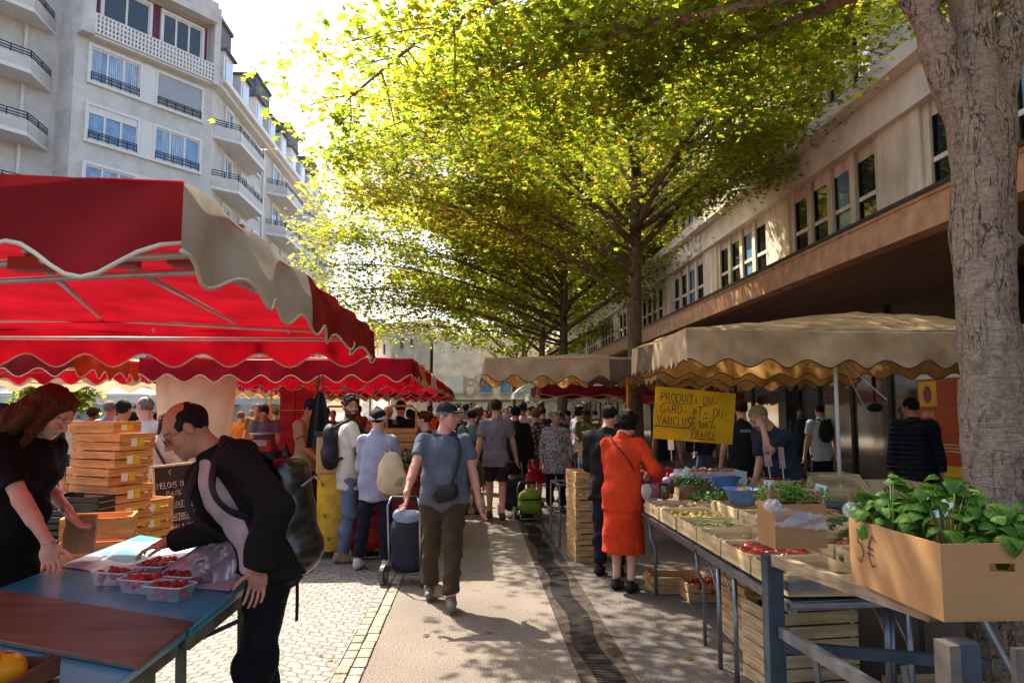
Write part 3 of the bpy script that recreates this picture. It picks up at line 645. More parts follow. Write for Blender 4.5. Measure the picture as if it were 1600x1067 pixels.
def leaf_material():
    M = bpy.data.materials.new('maple_leaves'); M.use_nodes = True; n, L, b = nodes_of(M); out = n['Material Output']
    a = n.new('ShaderNodeAttribute'); a.attribute_name = 'Col'; L.new(a.outputs[0], b.inputs['Base Color']); b.inputs['Roughness'].default_value = .45; b.inputs['Specular IOR Level'].default_value = .35
    t = n.new('ShaderNodeBsdfTranslucent'); g = n.new('ShaderNodeMix'); g.data_type = 'RGBA'; g.blend_type = 'MULTIPLY'; g.inputs[0].default_value = 1; g.inputs[7].default_value = (4.2, 3.85, 1.4, 1); L.new(a.outputs[0], g.inputs[6]); L.new(g.outputs[2], t.inputs[0])
    ms = n.new('ShaderNodeMixShader'); ms.inputs[0].default_value = .68; L.new(b.outputs[0], ms.inputs[1]); L.new(t.outputs[0], ms.inputs[2]); L.new(ms.outputs[0], out.inputs[0]); return M
LEAFM = leaf_material()
# maple leaf outline: centre + 11 rim points (5 lobes)
_a = [270, 300, 335, 5, 40, 62, 90, 118, 140, 175, 205, 240]; _r = [.18, .42, .62, .42, .95, .5, 1.08, .5, .95, .42, .62, .42]
LEAF_HI = np.array([[0, .0, 0]] + [[r_ * math.cos(R(a_)), r_ * math.sin(R(a_)), 0] for a_, r_ in zip(_a, _r)]); LEAF_HI[1:, 2] = [-.0, -.05, -.12, 0, -.16, .05, -.1, .05, -.16, 0, -.12, -.05]
LEAF_HI_F = np.array([[0, i, i % 12 + 1] for i in range(1, 13)])
LEAF_LO = np.array([[0, -.3, 0], [.5, -.35, -.08], [.3, .15, .03], [.85, .55, -.12], [0, 1.05, -.1], [-.85, .55, -.12], [-.3, .15, .03], [-.5, -.35, -.08]])
LEAF_LO_F = np.array([[0, 1, 2], [0, 2, 6], [0, 6, 7], [2, 3, 4], [2, 4, 6], [6, 4, 5]])
def leaves_mesh(P, size, tmpl, faces, parent, r, tone=(0, 0), droop=.5, name='crown'):
    n = len(P); yaw = r.uniform(0, 2 * PI, n); tilt = np.abs(r.normal(0, droop, n)); az = r.uniform(0, 2 * PI, n)
    sz = size * r.uniform(.5, 1.3, n)
    # local axes: normal tilted from vertical
    nx = np.sin(tilt) * np.cos(az); ny = np.sin(tilt) * np.sin(az); nzz = np.cos(tilt); N = np.stack([nx, ny, nzz], 1)
    d = np.stack([np.cos(yaw), np.sin(yaw), np.full(n, -.45)], 1); d -= N * (d * N).sum(1, keepdims=True); d /= np.linalg.norm(d, axis=1, keepdims=True); x = np.cross(d, N)
    T = tmpl; V = (P[:, None, :] + sz[:, None, None] * (x[:, None, :] * T[None, :, 0:1] + d[:, None, :] * T[None, :, 1:2] + N[:, None, :] * T[None, :, 2:3])).reshape(-1, 3)
    Fc = (faces[None] + (np.arange(n) * len(T))[:, None, None]).reshape(-1, 3)
    base = np.array([[.078, .105, .022], [.105, .122, .024], [.052, .085, .020], [.14, .135, .02], [.11, .12, .02], [.17, .12, .035]]); pw = np.array([.32, .26, .2, .1, .09, .03]); pw = pw + np.array([-.1, 0, -.08, .08, .05, .05]) * tone[0]; pw = np.clip(pw, .01, 1)
    c = base[r.choice(6, n, p=pw / pw.sum())] * r.uniform(.75, 1.25, n)[:, None]; c = np.repeat(c, len(T), 0)
    return link_np(name, V, Fc, LEAFM, parent, False, col=c)
def tree(base, height, r0, fork, radius, label, group, nl, lsz, seed, hi=False, lim=26, lean=(0, 0), near=False, tone=0, limbs_extra=(), zmin=2.6, dens=None, wildness=1., spread=.8, zf=.45):
    r = np.random.default_rng(seed); rd = random.Random(seed); bx, by = base
    root = empty('maple_tree', (bx, by, 0), 0, label, 'tree', group); TB = MB(); tips = []
    top = Vector((lean[0], lean[1], height)); ax = lambda t: Vector((lean[0] * t, lean[1] * t, 0)) + Vector((.08 * math.sin(t * 5 + seed), .08 * math.cos(t * 4 + seed), height * t))
    tr = lambda t: r0 * (1 - .82 * t) + (.12 * r0 * math.exp(-t * 40))
    if not near:
        TB.tube([ax(i / 14) for i in range(15)], [tr(i / 14) for i in range(15)], 12)
    starts = []
    for i in range(lim):
        t = fork / height + (1 - fork / height) * (i / lim) ** 1.1 * .92; a = i * 2.4 + rd.uniform(-.4, .4); el = R(30 + 38 * (t - .2)) + rd.uniform(-.1, .12)
        L_ = radius * (1.02 - .62 * ((t - fork / height) / (1 - fork / height)) ** 1.5) * rd.uniform(.8, 1.15); starts.append((ax(t), a, el, L_, tr(t) * .5 + .012))
    starts += [(Vector(p), a, el, L_, rr0) for p, a, el, L_, rr0 in limbs_extra]
    for p0, a, el, L_, rb in starts:
        pts = [p0]; n_ = 9; d = Vector((math.cos(a) * math.cos(el), math.sin(a) * math.cos(el), math.sin(el))); wob = Vector((rd.uniform(-.1, .1), rd.uniform(-.1, .1), 0))
        for k in range(n_):
            d = (d + wob * .4 + Vector((rd.uniform(-.09, .09), rd.uniform(-.09, .09), -.035 * k / 3 + rd.uniform(-.04, .04))) * wildness).normalized(); pts.append(pts[-1] + d * L_ / n_)
        TB.tube(pts, [rb * (1 - .85 * k / n_) + .004 for k in range(n_ + 1)], 6)
        for k in range(2, n_ + 1):
            for sd in (-1, 1):
                for rep in range(1 if k < 4 else 2):
                    fr = rd.random(); q0 = pts[k - 1].lerp(pts[k], fr); dl = (pts[k] - pts[k - 1]).normalized(); side = dl.cross(Vector((0, 0, 1))).normalized() * sd
                    d2 = (dl * rd.uniform(.4, .9) + side * rd.uniform(.5, 1) + Vector((0, 0, rd.uniform(-.2, .35)))).normalized(); l2 = L_ * rd.uniform(.16, .34) * (1.15 - .5 * k / n_); qs = [q0]
                    for e in range(4): d2 = (d2 + Vector((rd.uniform(-.15, .15), rd.uniform(-.15, .15), -.06)) ).normalized(); qs.append(qs[-1] + d2 * l2 / 4)
                    TB.tube(qs, [.011, .009, .007, .005, .003], 4, caps=False)
                    for e in range(1, 5):
                        for _ in range(3): tips.append((qs[e], d2, .26 + .1 * rd.random()))
        tips += [(pts[-1], d, .3)] * 4
    if near: near(TB)
    TB.build('trunk', bark1 if near else bark2, root, smooth=True)
    # leaf sprays along twigs
    T0 = np.array([list(t[0]) for t in tips]); D0 = np.array([list(t[1]) for t in tips]); W0 = np.array([t[2] for t in tips])
    wt = np.exp(r.normal(0, .75, len(T0) // 12 + 1)).repeat(12)[:len(T0)]; k = r.choice(len(T0), nl, p=wt / wt.sum()); off = r.normal(0, 1, (nl, 3)) * np.array([1, 1, zf]) * W0[k][:, None] * spread; P = T0[k] + off + D0[k] * r.uniform(-.1, .35, nl)[:, None]; P[:, 2] -= .07
    P = P[P[:, 2] > zmin]
    if dens is not None: P = P[dens(P)]
    leaves_mesh(P, lsz, LEAF_HI if hi else LEAF_LO, LEAF_HI_F if hi else LEAF_LO_F, root, r, (tone, 0))
    return root
_r = np.random.default_rng(8); _n = 170; _P = np.stack([_r.uniform(-3, 3.2, _n), 3.5 + 16 * _r.random(_n) ** 1.5, np.full(_n, .012)], 1); _e = empty('fallen_leaves'); _o = leaves_mesh(_P, .035, LEAF_LO, LEAF_LO_F, None, _r, (3, 0), droop=.15, name='fallen_leaves_litter'); bpy.data.objects.remove(_e); tag(_o, 'small dry leaves and litter scattered on the paving', 'litter', kind='stuff')
TG = 'maple trees in a row through the market'
TX = 3.06
def near_trunk(TB):
    # one continuous trunk that forks at about 3.9 m
    s_ = [(0, 0, -.05), (0, 0, .5), (.0, .0, 1.4), (-.02, 0, 2.4), (.0, 0, 3.4)]
    P = [Rc(s_[0], s_[1], .26, .205, .05), Rc(s_[1], s_[2], .205, .19, .05), Rc(s_[2], s_[3], .19, .172, .05), Rc(s_[3], s_[4], .172, .18, .05),
         Rc((-.02, 0, 3.3), (-.28, -.02, 4.0), .13, .1, .08), Rc((-.28, -.02, 4.0), (-.62, .0, 4.9), .1, .085, .05), Rc((0, .0, 3.3), (.0, .03, 4.3), .15, .12, .07), Rc((.0, .03, 4.3), (-.05, .1, 6.3), .12, .08, .05), Rc((-.05, .1, 6.3), (0, .1, 8.4), .08, .03, .05),
         Rc((.05, .02, 3.3), (.26, .05, 4.1), .13, .105, .08), Rc((.26, .05, 4.1), (.75, .1, 5.4), .105, .07, .05), Rc((.02, 0, 1.9), (-.17, -.1, 1.95), .1, .03, .05), Rc((.06, 0, 2.7), (.2, -.05, 2.72), .09, .03, .05)]
    V, Q = sdf_mesh(P, .022); N = vnorm(V, Q); V = V + N * (wobble(V, .014, 14, 2, st=(1, 1, .35)) + wobble(V, .006, 45, 5, st=(1, 1, .3)))[:, None]; TB.add(V.tolist(), Q.tolist())
tree((TX + .2, 4.45), 8.6, .2, 4.4, 3.6, 'thick rough-barked maple forking overhead beside the basil box', TG, 62000, .06, 11, hi=True, lim=14, near=near_trunk,
     limbs_extra=[((-.62, 0, 4.9), PI * .9, R(24), 4.2, .06), ((-.4, 0, 4.5), PI * .72, R(22), 4.4, .05), ((0, 0, 5.3), PI * .6, R(25), 4.2, .05), ((-.05, .1, 6.), PI * .85, R(18), 4.2, .05), ((.0, .05, 5.0), PI * .5, R(18), 3.6, .05), ((-.3, 0, 4.6), R(137), R(7), 5.75, .05), ((-.3, 0, 4.9), R(148), R(9), 5.3, .05), ((0, 0, 4.8), R(128), R(8), 5.6, .05), ((0, 0, 4.7), R(114), R(9), 4.8, .05), ((0, 0, 5.2), R(101), R(12), 4.4, .05)], zmin=4.3, spread=.55)
tree((3.06, 13.5), 12.5, .165, 4.6, 5.4, 'slender maple with low fanning limbs directly behind the yellow price board', TG, 125000, .064, 23, hi=True, lim=30, zmin=3.5, tone=1,
     limbs_extra=[((0, 0, 4.3), PI * .97, R(34), 5.8, .05), ((0, 0, 4.7), PI * 1.1, R(38), 5.8, .05), ((0, 0, 5.0), PI * .86, R(36), 5.8, .05), ((0, 0, 4.9), PI * 1.24, R(30), 6.0, .05), ((0, 0, 3.7), PI * 1.0, R(30), 5.6, .035), ((0, 0, 3.9), PI * .9, R(28), 5.8, .035), ((0, 0, 4.1), PI * 1.12, R(28), 5.6, .03), ((0, 0, 4.6), PI * .96, R(24), 6.0, .035), ((0, 0, 5.0), -.35, R(36), 5.2, .04), ((0, 0, 5.3), -.9, R(32), 5.6, .04), ((0, 0, 5.0), .3, R(36), 4.6, .04)])
tree((3.06, 25.5), 12.5, .2, 4.4, 5.6, 'maple standing at the striped orange canopy, second trunk from the yellow board', TG, 105000, .08, 31, lim=34, zmin=3.0, spread=1.0, zf=.7, tone=1, limbs_extra=[((0, 0, 4.0), PI * 1.0, R(20), 8.4, .06), ((0, 0, 3.9), PI * .94, R(12), 7.4, .04), ((0, 0, 4.2), PI * 1.06, R(14), 8., .04), ((0, 0, 4.9), PI * 1.03, R(17), 8.6, .04), ((0, 0, 5.6), PI * .94, R(24), 8.6, .04), ((0, 0, 6.4), PI * 1.02, R(26), 8.4, .04), ((0, 0, 4.4), PI * .88, R(24), 8.2, .06), ((0, 0, 4.6), PI * 1.12, R(22), 8.4, .06), ((0, 0, 5.2), PI * .98, R(28), 8.4, .06), ((0, 0, 6), PI * 1.08, R(30), 7.6, .06), ((0, 0, 6.4), PI * .9, R(34), 7.4, .06)])
tree((3.1, 34.0), 12.5, .2, 4.0, 7.0, 'maple just beyond the dark red canopy', TG, 45000, .11, 37, lim=20, zmin=3.4, tone=.5)
tree((3.0, 43.0), 12.5, .2, 3.8, 7.2, 'maple beside the small white pointed tent', TG, 32000, .13, 41, lim=18, zmin=3.2, tone=.5)
tree((2.9, 53.0), 12.5, .2, 3.8, 7.4, 'last maple of the row, in front of the cream wall with a crest', TG, 8000, .15, 43, lim=16, zmin=3.2, tone=.3)
# ================================================================== buildings
def stone(nm, c1, c2, joint, w_, h_, bump=.25, rough=.85):
    """rendered wall with thin joint lines, in object space (x along the wall, z up)"""
    if nm in MATS: return MATS[nm]
    M = bpy.data.materials.new(nm); M.use_nodes = True; MATS[nm] = M; n, L, b = nodes_of(M); tc = n.new('ShaderNodeTexCoord')
    sx = n.new('ShaderNodeSeparateXYZ'); L.new(tc.outputs['Object'], sx.inputs[0]); cb = n.new('ShaderNodeCombineXYZ'); L.new(sx.outputs[0], cb.inputs[0]); L.new(sx.outputs[2], cb.inputs[1])
    br = n.new('ShaderNodeTexBrick'); br.inputs['Scale'].default_value = 1; br.inputs['Brick Width'].default_value = w_; br.inputs['Row Height'].default_value = h_; br.inputs['Mortar Size'].default_value = joint; br.inputs['Color1'].default_value = S(c1); br.inputs['Color2'].default_value = S(c2); br.inputs['Mortar'].default_value = S('d9d4cd'); L.new(cb.outputs[0], br.inputs[0])
    nz = n.new('ShaderNodeTexNoise'); nz.inputs['Scale'].default_value = 1.2; nz.inputs['Detail'].default_value = 10; nz.inputs['Roughness'].default_value = .65; L.new(tc.outputs['Object'], nz.inputs[0])
    mr = n.new('ShaderNodeMapRange'); mr.inputs[1].default_value = .3; mr.inputs[2].default_value = .7; mr.inputs[3].default_value = .78; mr.inputs[4].default_value = 1.08; L.new(nz.outputs[0], mr.inputs[0])
    mx = n.new('ShaderNodeMix'); mx.data_type = 'RGBA'; mx.blend_type = 'MULTIPLY'; mx.inputs[0].default_value = 1; L.new(br.outputs[0], mx.inputs[6]); L.new(mr.outputs[0], mx.inputs[7]); L.new(mx.outputs[2], b.inputs['Base Color'])
    bp = n.new('ShaderNodeBump'); bp.inputs['Strength'].default_value = bump; bp.inputs['Distance'].default_value = .02; n3 = n.new('ShaderNodeTexNoise'); n3.inputs['Scale'].default_value = 14; n3.inputs['Detail'].default_value = 6; L.new(tc.outputs['Object'], n3.inputs[0]); L.new(n3.outputs[0], bp.inputs['Height']); L.new(bp.outputs[0], b.inputs['Normal']); b.inputs['Roughness'].default_value = rough
    return M
whitep = mat('white_paint', 'dcd8d2', .55, .06, 8); blackm = mat('black_metal', '17181b', .45, .1, 20, metal=.3)
greyr = mat('roof_slate', '54585f', .7, .25, 3, bump=.4, bscale=14); glassb = None
def glass_mat(nm, col, rough=.06, spec=.9, metal=0, var=.25, sc=1.5):
    return mat(nm, col, rough, var, sc, spec=spec, metal=metal)
gl_blue = glass_mat('glass_blue', '6f93b5', .08); gl_dark = glass_mat('glass_dark', '20262c', .05)
curt = mat('curtain', 'b9c6d6', .8, .25, 30, stretch=(1, 1, .05)); shutg = mat('roller_shutter', 'a2a5aa', .6, .1, 60, stretch=(.1, .1, 1), bump=.4, bscale=40)
wallA = stone('wall_grey_render', 'd3ccc4', 'c8c1b9', .012, 2.9, 1.5)
class Fac:
    """facade frame: P(u, w, z) with u along, w outwards"""
    def __init__(s, o, d, root):
        s.o = Vector((o[0], o[1], 0)); s.d = Vector((d[0], d[1], 0)).normalized(); s.n = Vector((s.d.y, -s.d.x, 0)); s.root = root; s.M = frameM((0, 0, 0), s.d, -s.n, (0, 0, 1))
        s.M.translation = s.o
    def box(s, mb, u0, u1, w0, w1, z0, z1): mb.box((u0, -w1, z0), (u1, -w0, z1))
    def done(s, mb, name, m_, parent=None, smooth=False):
        o = mb.build(name, m_, parent or s.root, smooth)
        if parent is None or parent == s.root: o.matrix_local = s.M
        return o
def window(fc, u, z, w_, h_, panes=3, rail=True, shutter=0, dark=False, w0=0., open_=False, sill=True):
    """frame, mullions, glass, curtains, small balustrade"""
    f = MB(); t = .16; p = .13
    fc.box(f, u - t, u, w0, w0 + p, z - t, z + h_ + t); fc.box(f, u + w_, u + w_ + t, w0, w0 + p, z - t, z + h_ + t); fc.box(f, u, u + w_, w0, w0 + p, z + h_, z + h_ + t); fc.box(f, u, u + w_, w0, w0 + p + .03, z - t, z)
    fo = fc.done(f, 'window', whitep)
    g = MB(); fc.box(g, u, u + w_, w0 + .005, w0 + .02, z, z + h_); fc.done(g, 'pane', gl_dark if dark else gl_blue, fo)
    s_ = MB(); b = .055
    for i in range(panes + 1): x = u + w_ * i / panes; fc.box(s_, x - b, x + b, w0 + .021, w0 + .06, z, z + h_)
    fc.box(s_, u, u + w_, w0 + .0215, w0 + .0585, z + h_ - .09, z + h_ - .001); fc.box(s_, u, u + w_, w0 + .0215, w0 + .0585, z + .001, z + .1); fc.done(s_, 'sash', whitep, fo)
    if not dark and not shutter and rr_.random() < .8:
        c = MB()
        for i in range(panes):
            if rr_.random() < .65:
                a = u + w_ * i / panes + b; b_ = u + w_ * (i + 1) / panes - b; wd = (b_ - a) * rr_.uniform(.4, 1); a = a if rr_.random() < .5 else b_ - wd; c.sheet(lambda q, v: Vector((a + wd * q, -(w0 + .0205 + .004 * math.sin(q * 40)), z + h_ * v)), 24, 1)
        if c.v: fc.done(c, 'curtain', curt, fo)
    if shutter: c = MB(); fc.box(c, u + .01, u + w_ - .01, w0 + .03, w0 + .075, z + h_ * (1 - shutter), z + h_); fc.done(c, 'roller_shutter', shutg if shutter > .4 else whitep, fo)
    if rail:
        r_ = MB()
        for zz in (.12, .3, .42): fc.box(r_, u, u + w_, w0 + p + .0, w0 + p + .035, z + zz, z + zz + .035)
        k = max(3, int(w_ / .45))
        for i in range(k + 1): x = u + .02 + (w_ - .04) * i / k; fc.box(r_, x - .015, x + .015, w0 + p + .001, w0 + p + .034, z + .0, z + .45)
        fc.done(r_, 'railing', blackm, fo)
def balcony(fc, u0, u1, z, depth=1.1, cut=1.0, w0=0, solid=.55, pots=False):
    """slab with chamfered ends, low rendered parapet, black rail above"""
    poly = [(u0, w0), (u0 + cut, w0 + depth), (u1 - cut, w0 + depth), (u1, w0)]
    def lay(mb, pl, z0, z1): mb.prism([(a, -b) for a, b in pl][::-1], z0, z1)
    m1 = MB(); lay(m1, poly, z - .2, z); bo = fc.done(m1, 'balcony', whitep)
    m2 = MB()
    for (a, b) in zip(poly[:-1], poly[1:]):
        m2.bar((a[0], -a[1] + .06, z + .001 + solid / 2), (b[0], -b[1] + .06, z + .001 + solid / 2), .12, solid)
    fc.done(m2, 'parapet', wallA, bo)
    m3 = MB()
    for (a, b) in zip(poly[:-1], poly[1:]):
        for zz in (.12, .24, .38): m3.bar((a[0], -a[1] + .06, z + solid + zz), (b[0], -b[1] + .06, z + solid + zz), .04, .04)
        k = max(1, int(math.hypot(b[0] - a[0], b[1] - a[1]) / .8))
        for i in range(k + 1): t = i / k; x = a[0] + (b[0] - a[0]) * t; y = a[1] + (b[1] - a[1]) * t; m3.box((x - .02, -y + .04, z + solid), (x + .02, -y + .08, z + solid + .4))
    fc.done(m3, 'railing', blackm, bo)
    if pots:
        for i in range(3):
            x = u0 + cut + .2 + (u1 - u0 - 2 * cut - .4) * i / 2; k = MB(); k.lathe([(.12, 0), (.2, .28), (.21, .3)], 10, (x, -(w0 + depth) - .1, z + solid + .05)); k.ell((x, -(w0 + depth) - .1, z + solid + .36), (.24, .2, .14), 8, 6); fc.done(k, 'flower_pot', mat('pot_dark', '3b3d36', .8, .4, 8), bo)

# --- apartment building on the left: bay A (two windows), balconied part L, long street wing B
apt = empty('apartment_building', (-15.2, 42, 0), 0, 'tall grey rendered apartment building with black balcony rails, white window frames and slate dormers', 'building')
_o = apt.location.copy(); apt.location = (0, 0, 0)
dA = Vector((.74, 1)).normalized(); ZT = 24
fA = Fac((-15.2 - dA.x * 7.6, 42 - dA.y * 7.6), dA, apt)      # u = 0..7.6 ends at the corner
mb = MB(); fA.box(mb, 0, 7.6, -6, 0, 0, 24.8); wA = fA.done(mb, 'wall', wallA)
def bandlines():
    mb = MB()
    for z in range(3, 25, 3):
        for u in (0,): pass
    return mb
ZS = [2.6 + 3.02 * i for i in range(8)]
for i, z in enumerate(ZS[:7]):
    if i == 6: continue
    sh = {0: 0, 1: .15}.get(i % 3, 0)
    window(fA, .75, z + .35, 2.5, 1.75, 3, shutter=(.22 if i == 4 else 0))
    window(fA, 4.25, z + .35, 2.6, 1.75, 3, shutter=(1.0 if i == 5 else 0))
    pn = MB(); fA.box(pn, 3.42, 4.08, .0, .125, z + .19, z + 2.26); fA.done(pn, 'infill_panel', whitep)
# top loggia with purple walls and pierced white parapet
lg = MB(); fA.box(lg, .5, 7.1, .0, .03, 21.1, 23.6); fA.done(lg, 'loggia_wall', mat('purple_wall', '6d3350', .7, .1))
window(fA, 1.2, 21.3, 2.4, 2.0, 2, rail=False, dark=True, w0=.03); window(fA, 4.4, 21.3, 2.3, 2.0, 3, rail=False, dark=True, w0=.03)
pp = MB()
for r__ in range(5):
    fA.box(pp, .6, 7.2, .5, .62, 20.32 + r__ * .24, 20.40 + r__ * .24)
for k in range(34): fA.box(pp, .6 + k * .194, .7 + k * .194, .502, .618, 20.34, 21.34)
fA.box(pp, .6, 7.2, .0, .5, 20.2, 20.31)
fA.done(pp, 'pierced_parapet', whitep)
ff = MB(); fA.box(ff, .0, .6, .0, .62, 20.2, 24.8); fA.box(ff, 7.2, 7.6, .0, .62, 20.2, 24.8); fA.box(ff, .6, 7.2, .0, .9, 23.7, 24.9); fA.done(ff, 'wall', wallA)
# left part, set back 1.2 m, with rounded balconies
fL = Fac((fA.o + Vector((dA.x, dA.y, 0)) * -16 - fA.n * 1.6)[:2], dA, apt)
mb = MB(); fL.box(mb, 0, 16, -5, 0, 0, 26); fL.done(mb, 'wall', wallA)
for i, z in enumerate(ZS[:7]):
    window(fL, 10.2, z + .1, 2.3, 2.15, 2, rail=False, shutter=(.95 if i == 6 else .25 if i == 5 else 0))
    window(fL, 4.2, z + .1, 2.3, 2.15, 2, rail=False)
    balcony(fL, 3.0, 15.75, z - .1, 1.5, 1.6)
    if i < 7: dp = MB(); fL.box(dp, 14.35, 14.5, .0, .12, z - .1, z + 2.7); fL.done(dp, 'downpipe', whitep)
# street wing B
fB = Fac((-15.2, 42.0), (.0, 1), apt); fB.n = Vector((1, 0, 0)); 
fB.M = frameM((0, 0, 0), (0, 1, 0), (-1, 0, 0), (0, 0, 1)); fB.M.translation = Vector((-15.2, 42, 0))
LB = 34.
mb = MB(); fB.box(mb, 0.01, LB, -7, 0, 0, 20.6); fB.done(mb, 'wall', wallA)
mb = MB(); fB.box(mb, -.0, LB + .4, -.3, .75, 20.6, 20.9); fB.box(mb, -.0, LB + .4, -.3, .45, 20.35, 20.599); fB.done(mb, 'cornice', whitep)
mb = MB(); mb.add([(0, -.2, 20.9), (LB, -.2, 20.9), (LB, 1.6, 23.6), (0, 1.6, 23.6), (0, 8, 24.6), (LB, 8, 24.6), (0, 1.6, 20.9), (LB, 1.6, 20.9)], [(0, 1, 2, 3), (3, 2, 5, 4), (0, 3, 6), (1, 7, 2)]); fB.done(mb, 'roof', greyr)
for k in range(10):
    u = 1.6 + k * 3.3; d = MB(); fB.box(d, u, u + 1.7, -1.8, .02, 20.95, 23.3); do = fB.done(d, 'dormer', whitep); g = MB(); fB.box(g, u + .3, u + 1.4, .021, .05, 21.3, 22.9); fB.done(g, 'pane', gl_blue, do); g = MB(); fB.box(g, u - .15, u + 1.85, -1.9, .25, 23.3, 23.42); fB.done(g, 'dormer_roof', greyr, do)
chm = mat('chimney_render', '6e6f70', .9, .25, 2, bump=.3)
for u, w__ in ((2.2, 3.6), (11.5, 3.6), (21., 3.6), (29.6, 2.6)):
    d = MB(); fB.box(d, u, u + w__, -5.2, -1.0, 21, 26.3); co = fB.done(d, 'chimney', chm); d = MB(); fB.box(d, u - .12, u + w__ + .12, -5.3, -.88, 26.3, 26.55); fB.done(d, 'chimney_cap', greyr, co)
for i, z in enumerate(ZS[:6]):
    for u, w_ in ((5.4, 1.1), (8.3, 1.1), (15.6, 1.2), (17.4, 1.1), (23.8, 1.1), (30., 1.1)):
        window(fB, u, z + .35, w_, 1.75, 2, dark=(rr_.random() < .5))
    window(fB, 2.2, z + .1, 1.2, 2.1, 2, rail=False); window(fB, 12.8, z + .1, 1.6, 2.1, 2, rail=False); window(fB, 20.6, z + .1, 1.6, 2.1, 2, rail=False); window(fB, 27.2, z + .1, 1.6, 2.1, 2, rail=False)
    balcony(fB, .3, 7.4, z - .1, 1.25, 1.1, pots=(i == 3)); balcony(fB, 11.4, 18.6, z - .1, 1.25, 1.0); balcony(fB, 19.6, 25., z - .1, 1.2, .9); balcony(fB, 26.4, 32.8, z - .1, 1.2, .9)
mb = MB(); fB.box(mb, 10.1, 10.3, .0, .16, 0, 20.3); fB.done(mb, 'downpipe', whitep)

# --- cream building at the end of the square
cream = stone('wall_cream', 'f0dfbe', 'e8d4ae', .01, 1.1, .38); creamp = mat('cream_plaster', 'f0e2c8', .9, .12, 1.5); tile = mat('roof_metal', 'b9b2ac', .5, .15, 3)
cb_ = empty('corner_building', (0, 0, 0), 0, 'cream corner building with pale hipped roof, small shutters and painted crest', 'building')
YB = 66.
def cwall(mb, x0, y0, x1, y1, z1): 
    mb.add([(x0, y0, 0), (x1, y1, 0), (x1, y1, z1), (x0, y0, z1)], [(0, 1, 2, 3)])
p0 = at(585, 520, 84); p1 = at(612, 520, 68); p2 = at(652, 520, 66); p3 = at(672, 520, 64); p4 = at(760, 520, 62)
zt = at(640, 503, 66).z
mb = MB(); pts_ = [p0, p1, p2]; 
mb.prism([(p0.x, p0.y), (p1.x, p1.y), (p2.x, p2.y), (p2.x + .1, p2.y + 14), (p0.x + 8, p0.y + 8)], 0, zt); mb.build('wall', creamp, cb_)
mb = MB(); mb.prism([(p2.x + .0, p2.y - .05), (p3.x, p3.y), (p3.x + .2, p3.y + 14), (p2.x + .2, p2.y + 14)], 0, zt - .2); mb.build('wall', cream, cb_)
pk = at(655, 478, 72)
mb = MB(); e_ = [(p0.x - 1, p0.y, zt - .5), (p1.x - .6, p1.y - .8, zt), (p2.x, p2.y - 1, zt), (p3.x + .8, p3.y - .8, zt), (p3.x + 2, p3.y + 14, zt)]
mb.add(e_ + [(pk.x, pk.y, pk.z), (pk.x + .5, pk.y + 14, pk.z)], [(0, 1, 5, 6), (1, 2, 5), (2, 3, 5), (3, 4, 6, 5)]); mb.build('roof', tile, cb_)
for px, y0, y1, wd, nm in ((629, 512, 518, 4, 'window'), (628, 528, 545, 5, 'window'), (643, 530, 543, 4, 'window'), (611, 514, 521, 4, 'window'), (603, 538, 554, 8, 'window'), (592, 544, 556, 4, 'window')):
    t = (px - 612) / 40 if px > 612 else None
    Yp = (p1 + (p2 - p1) * t).y if t is not None else (p0 + (p1 - p0) * ((px - 585) / 27)).y
    a = at(px - wd / 2, y1, Yp - .12); b = at(px + wd / 2, y0, Yp - .12); MB().box((a.x, a.y - .1, a.z), (b.x, a.y + .25, b.z)).build('window', mat('shutter_wood', '7b6a5a', .7, .2), cb_)
ch = MB(); q = at(622, 505, 78); ch.box((q.x - .9, q.y, q.z - 2), (q.x + .9, q.y + 1.2, at(0, 488, 78).z)); co = ch.build('chimney', mat('chimney_brick', '8a8580', .9, .2, 4), cb_)
# block behind (left) with slate roof
sb = empty('slate_roofed_house', (0, 0, 0), 0, 'distant house whose dark roof and chimneys peep over the red canopies', 'building')
q = at(590, 520, 110); mb = MB().box((q.x - 2, 110, 0), (q.x + 12, 118, q.z)); mb.build('wall', creamp, sb)
a = at(575, 514, 109); mb = MB().box((a.x - 1, 109.5, a.z - .1), (a.x + 4, 114, a.z + 1.2)); mb.build('roof', greyr, sb)
for px in (579, 594): b = at(px, 508, 109.8); MB().box((b.x - .6, 110, b.z - 1.5), (b.x + .6, 111.5, b.z + 1.0)).build('chimney', chm, sb)
# low restaurant front across the end of the square
rs = empty('restaurant_building', (0, 0, 0), 0, 'long cream wall with small sunlit blue shutters, lettering and a round painted crest', 'building')
xa = at(676, 600, 64).x; xb = at(985, 600, 64).x; zr = at(760, 545, 64).z
MB().box((xa, 64.2, 0), (xb, 76, at(0, 520, 64).z)).build('wall', creamp, rs); MB().box((xa, 64.0, at(0, 625, 64).z - .05), (xb, 64.19, at(0, 625, 64).z + .05)).build('string_course', mat('dark_line', '6b5a48', .8), rs)
for px, py, w_, h_ in ((715, 600, 18, 26), (760, 598, 18, 30), (790, 600, 16, 26), (820, 600, 16, 26)):
    a = at(px - w_ / 2, py + h_ / 2, 64); b = at(px + w_ / 2, py - h_ / 2, 64); f = MB().box((a.x, 64.02, a.z), (b.x, 64.19, b.z)).build('window', gl_blue if px != 715 else whitep, rs)
    k = MB(); k.box((a.x - .1, 63.9, a.z - .15), (b.x + .1, 64.0, a.z)); k.build('sill', mat('cream_sill', 'c5b79f', .8), f)
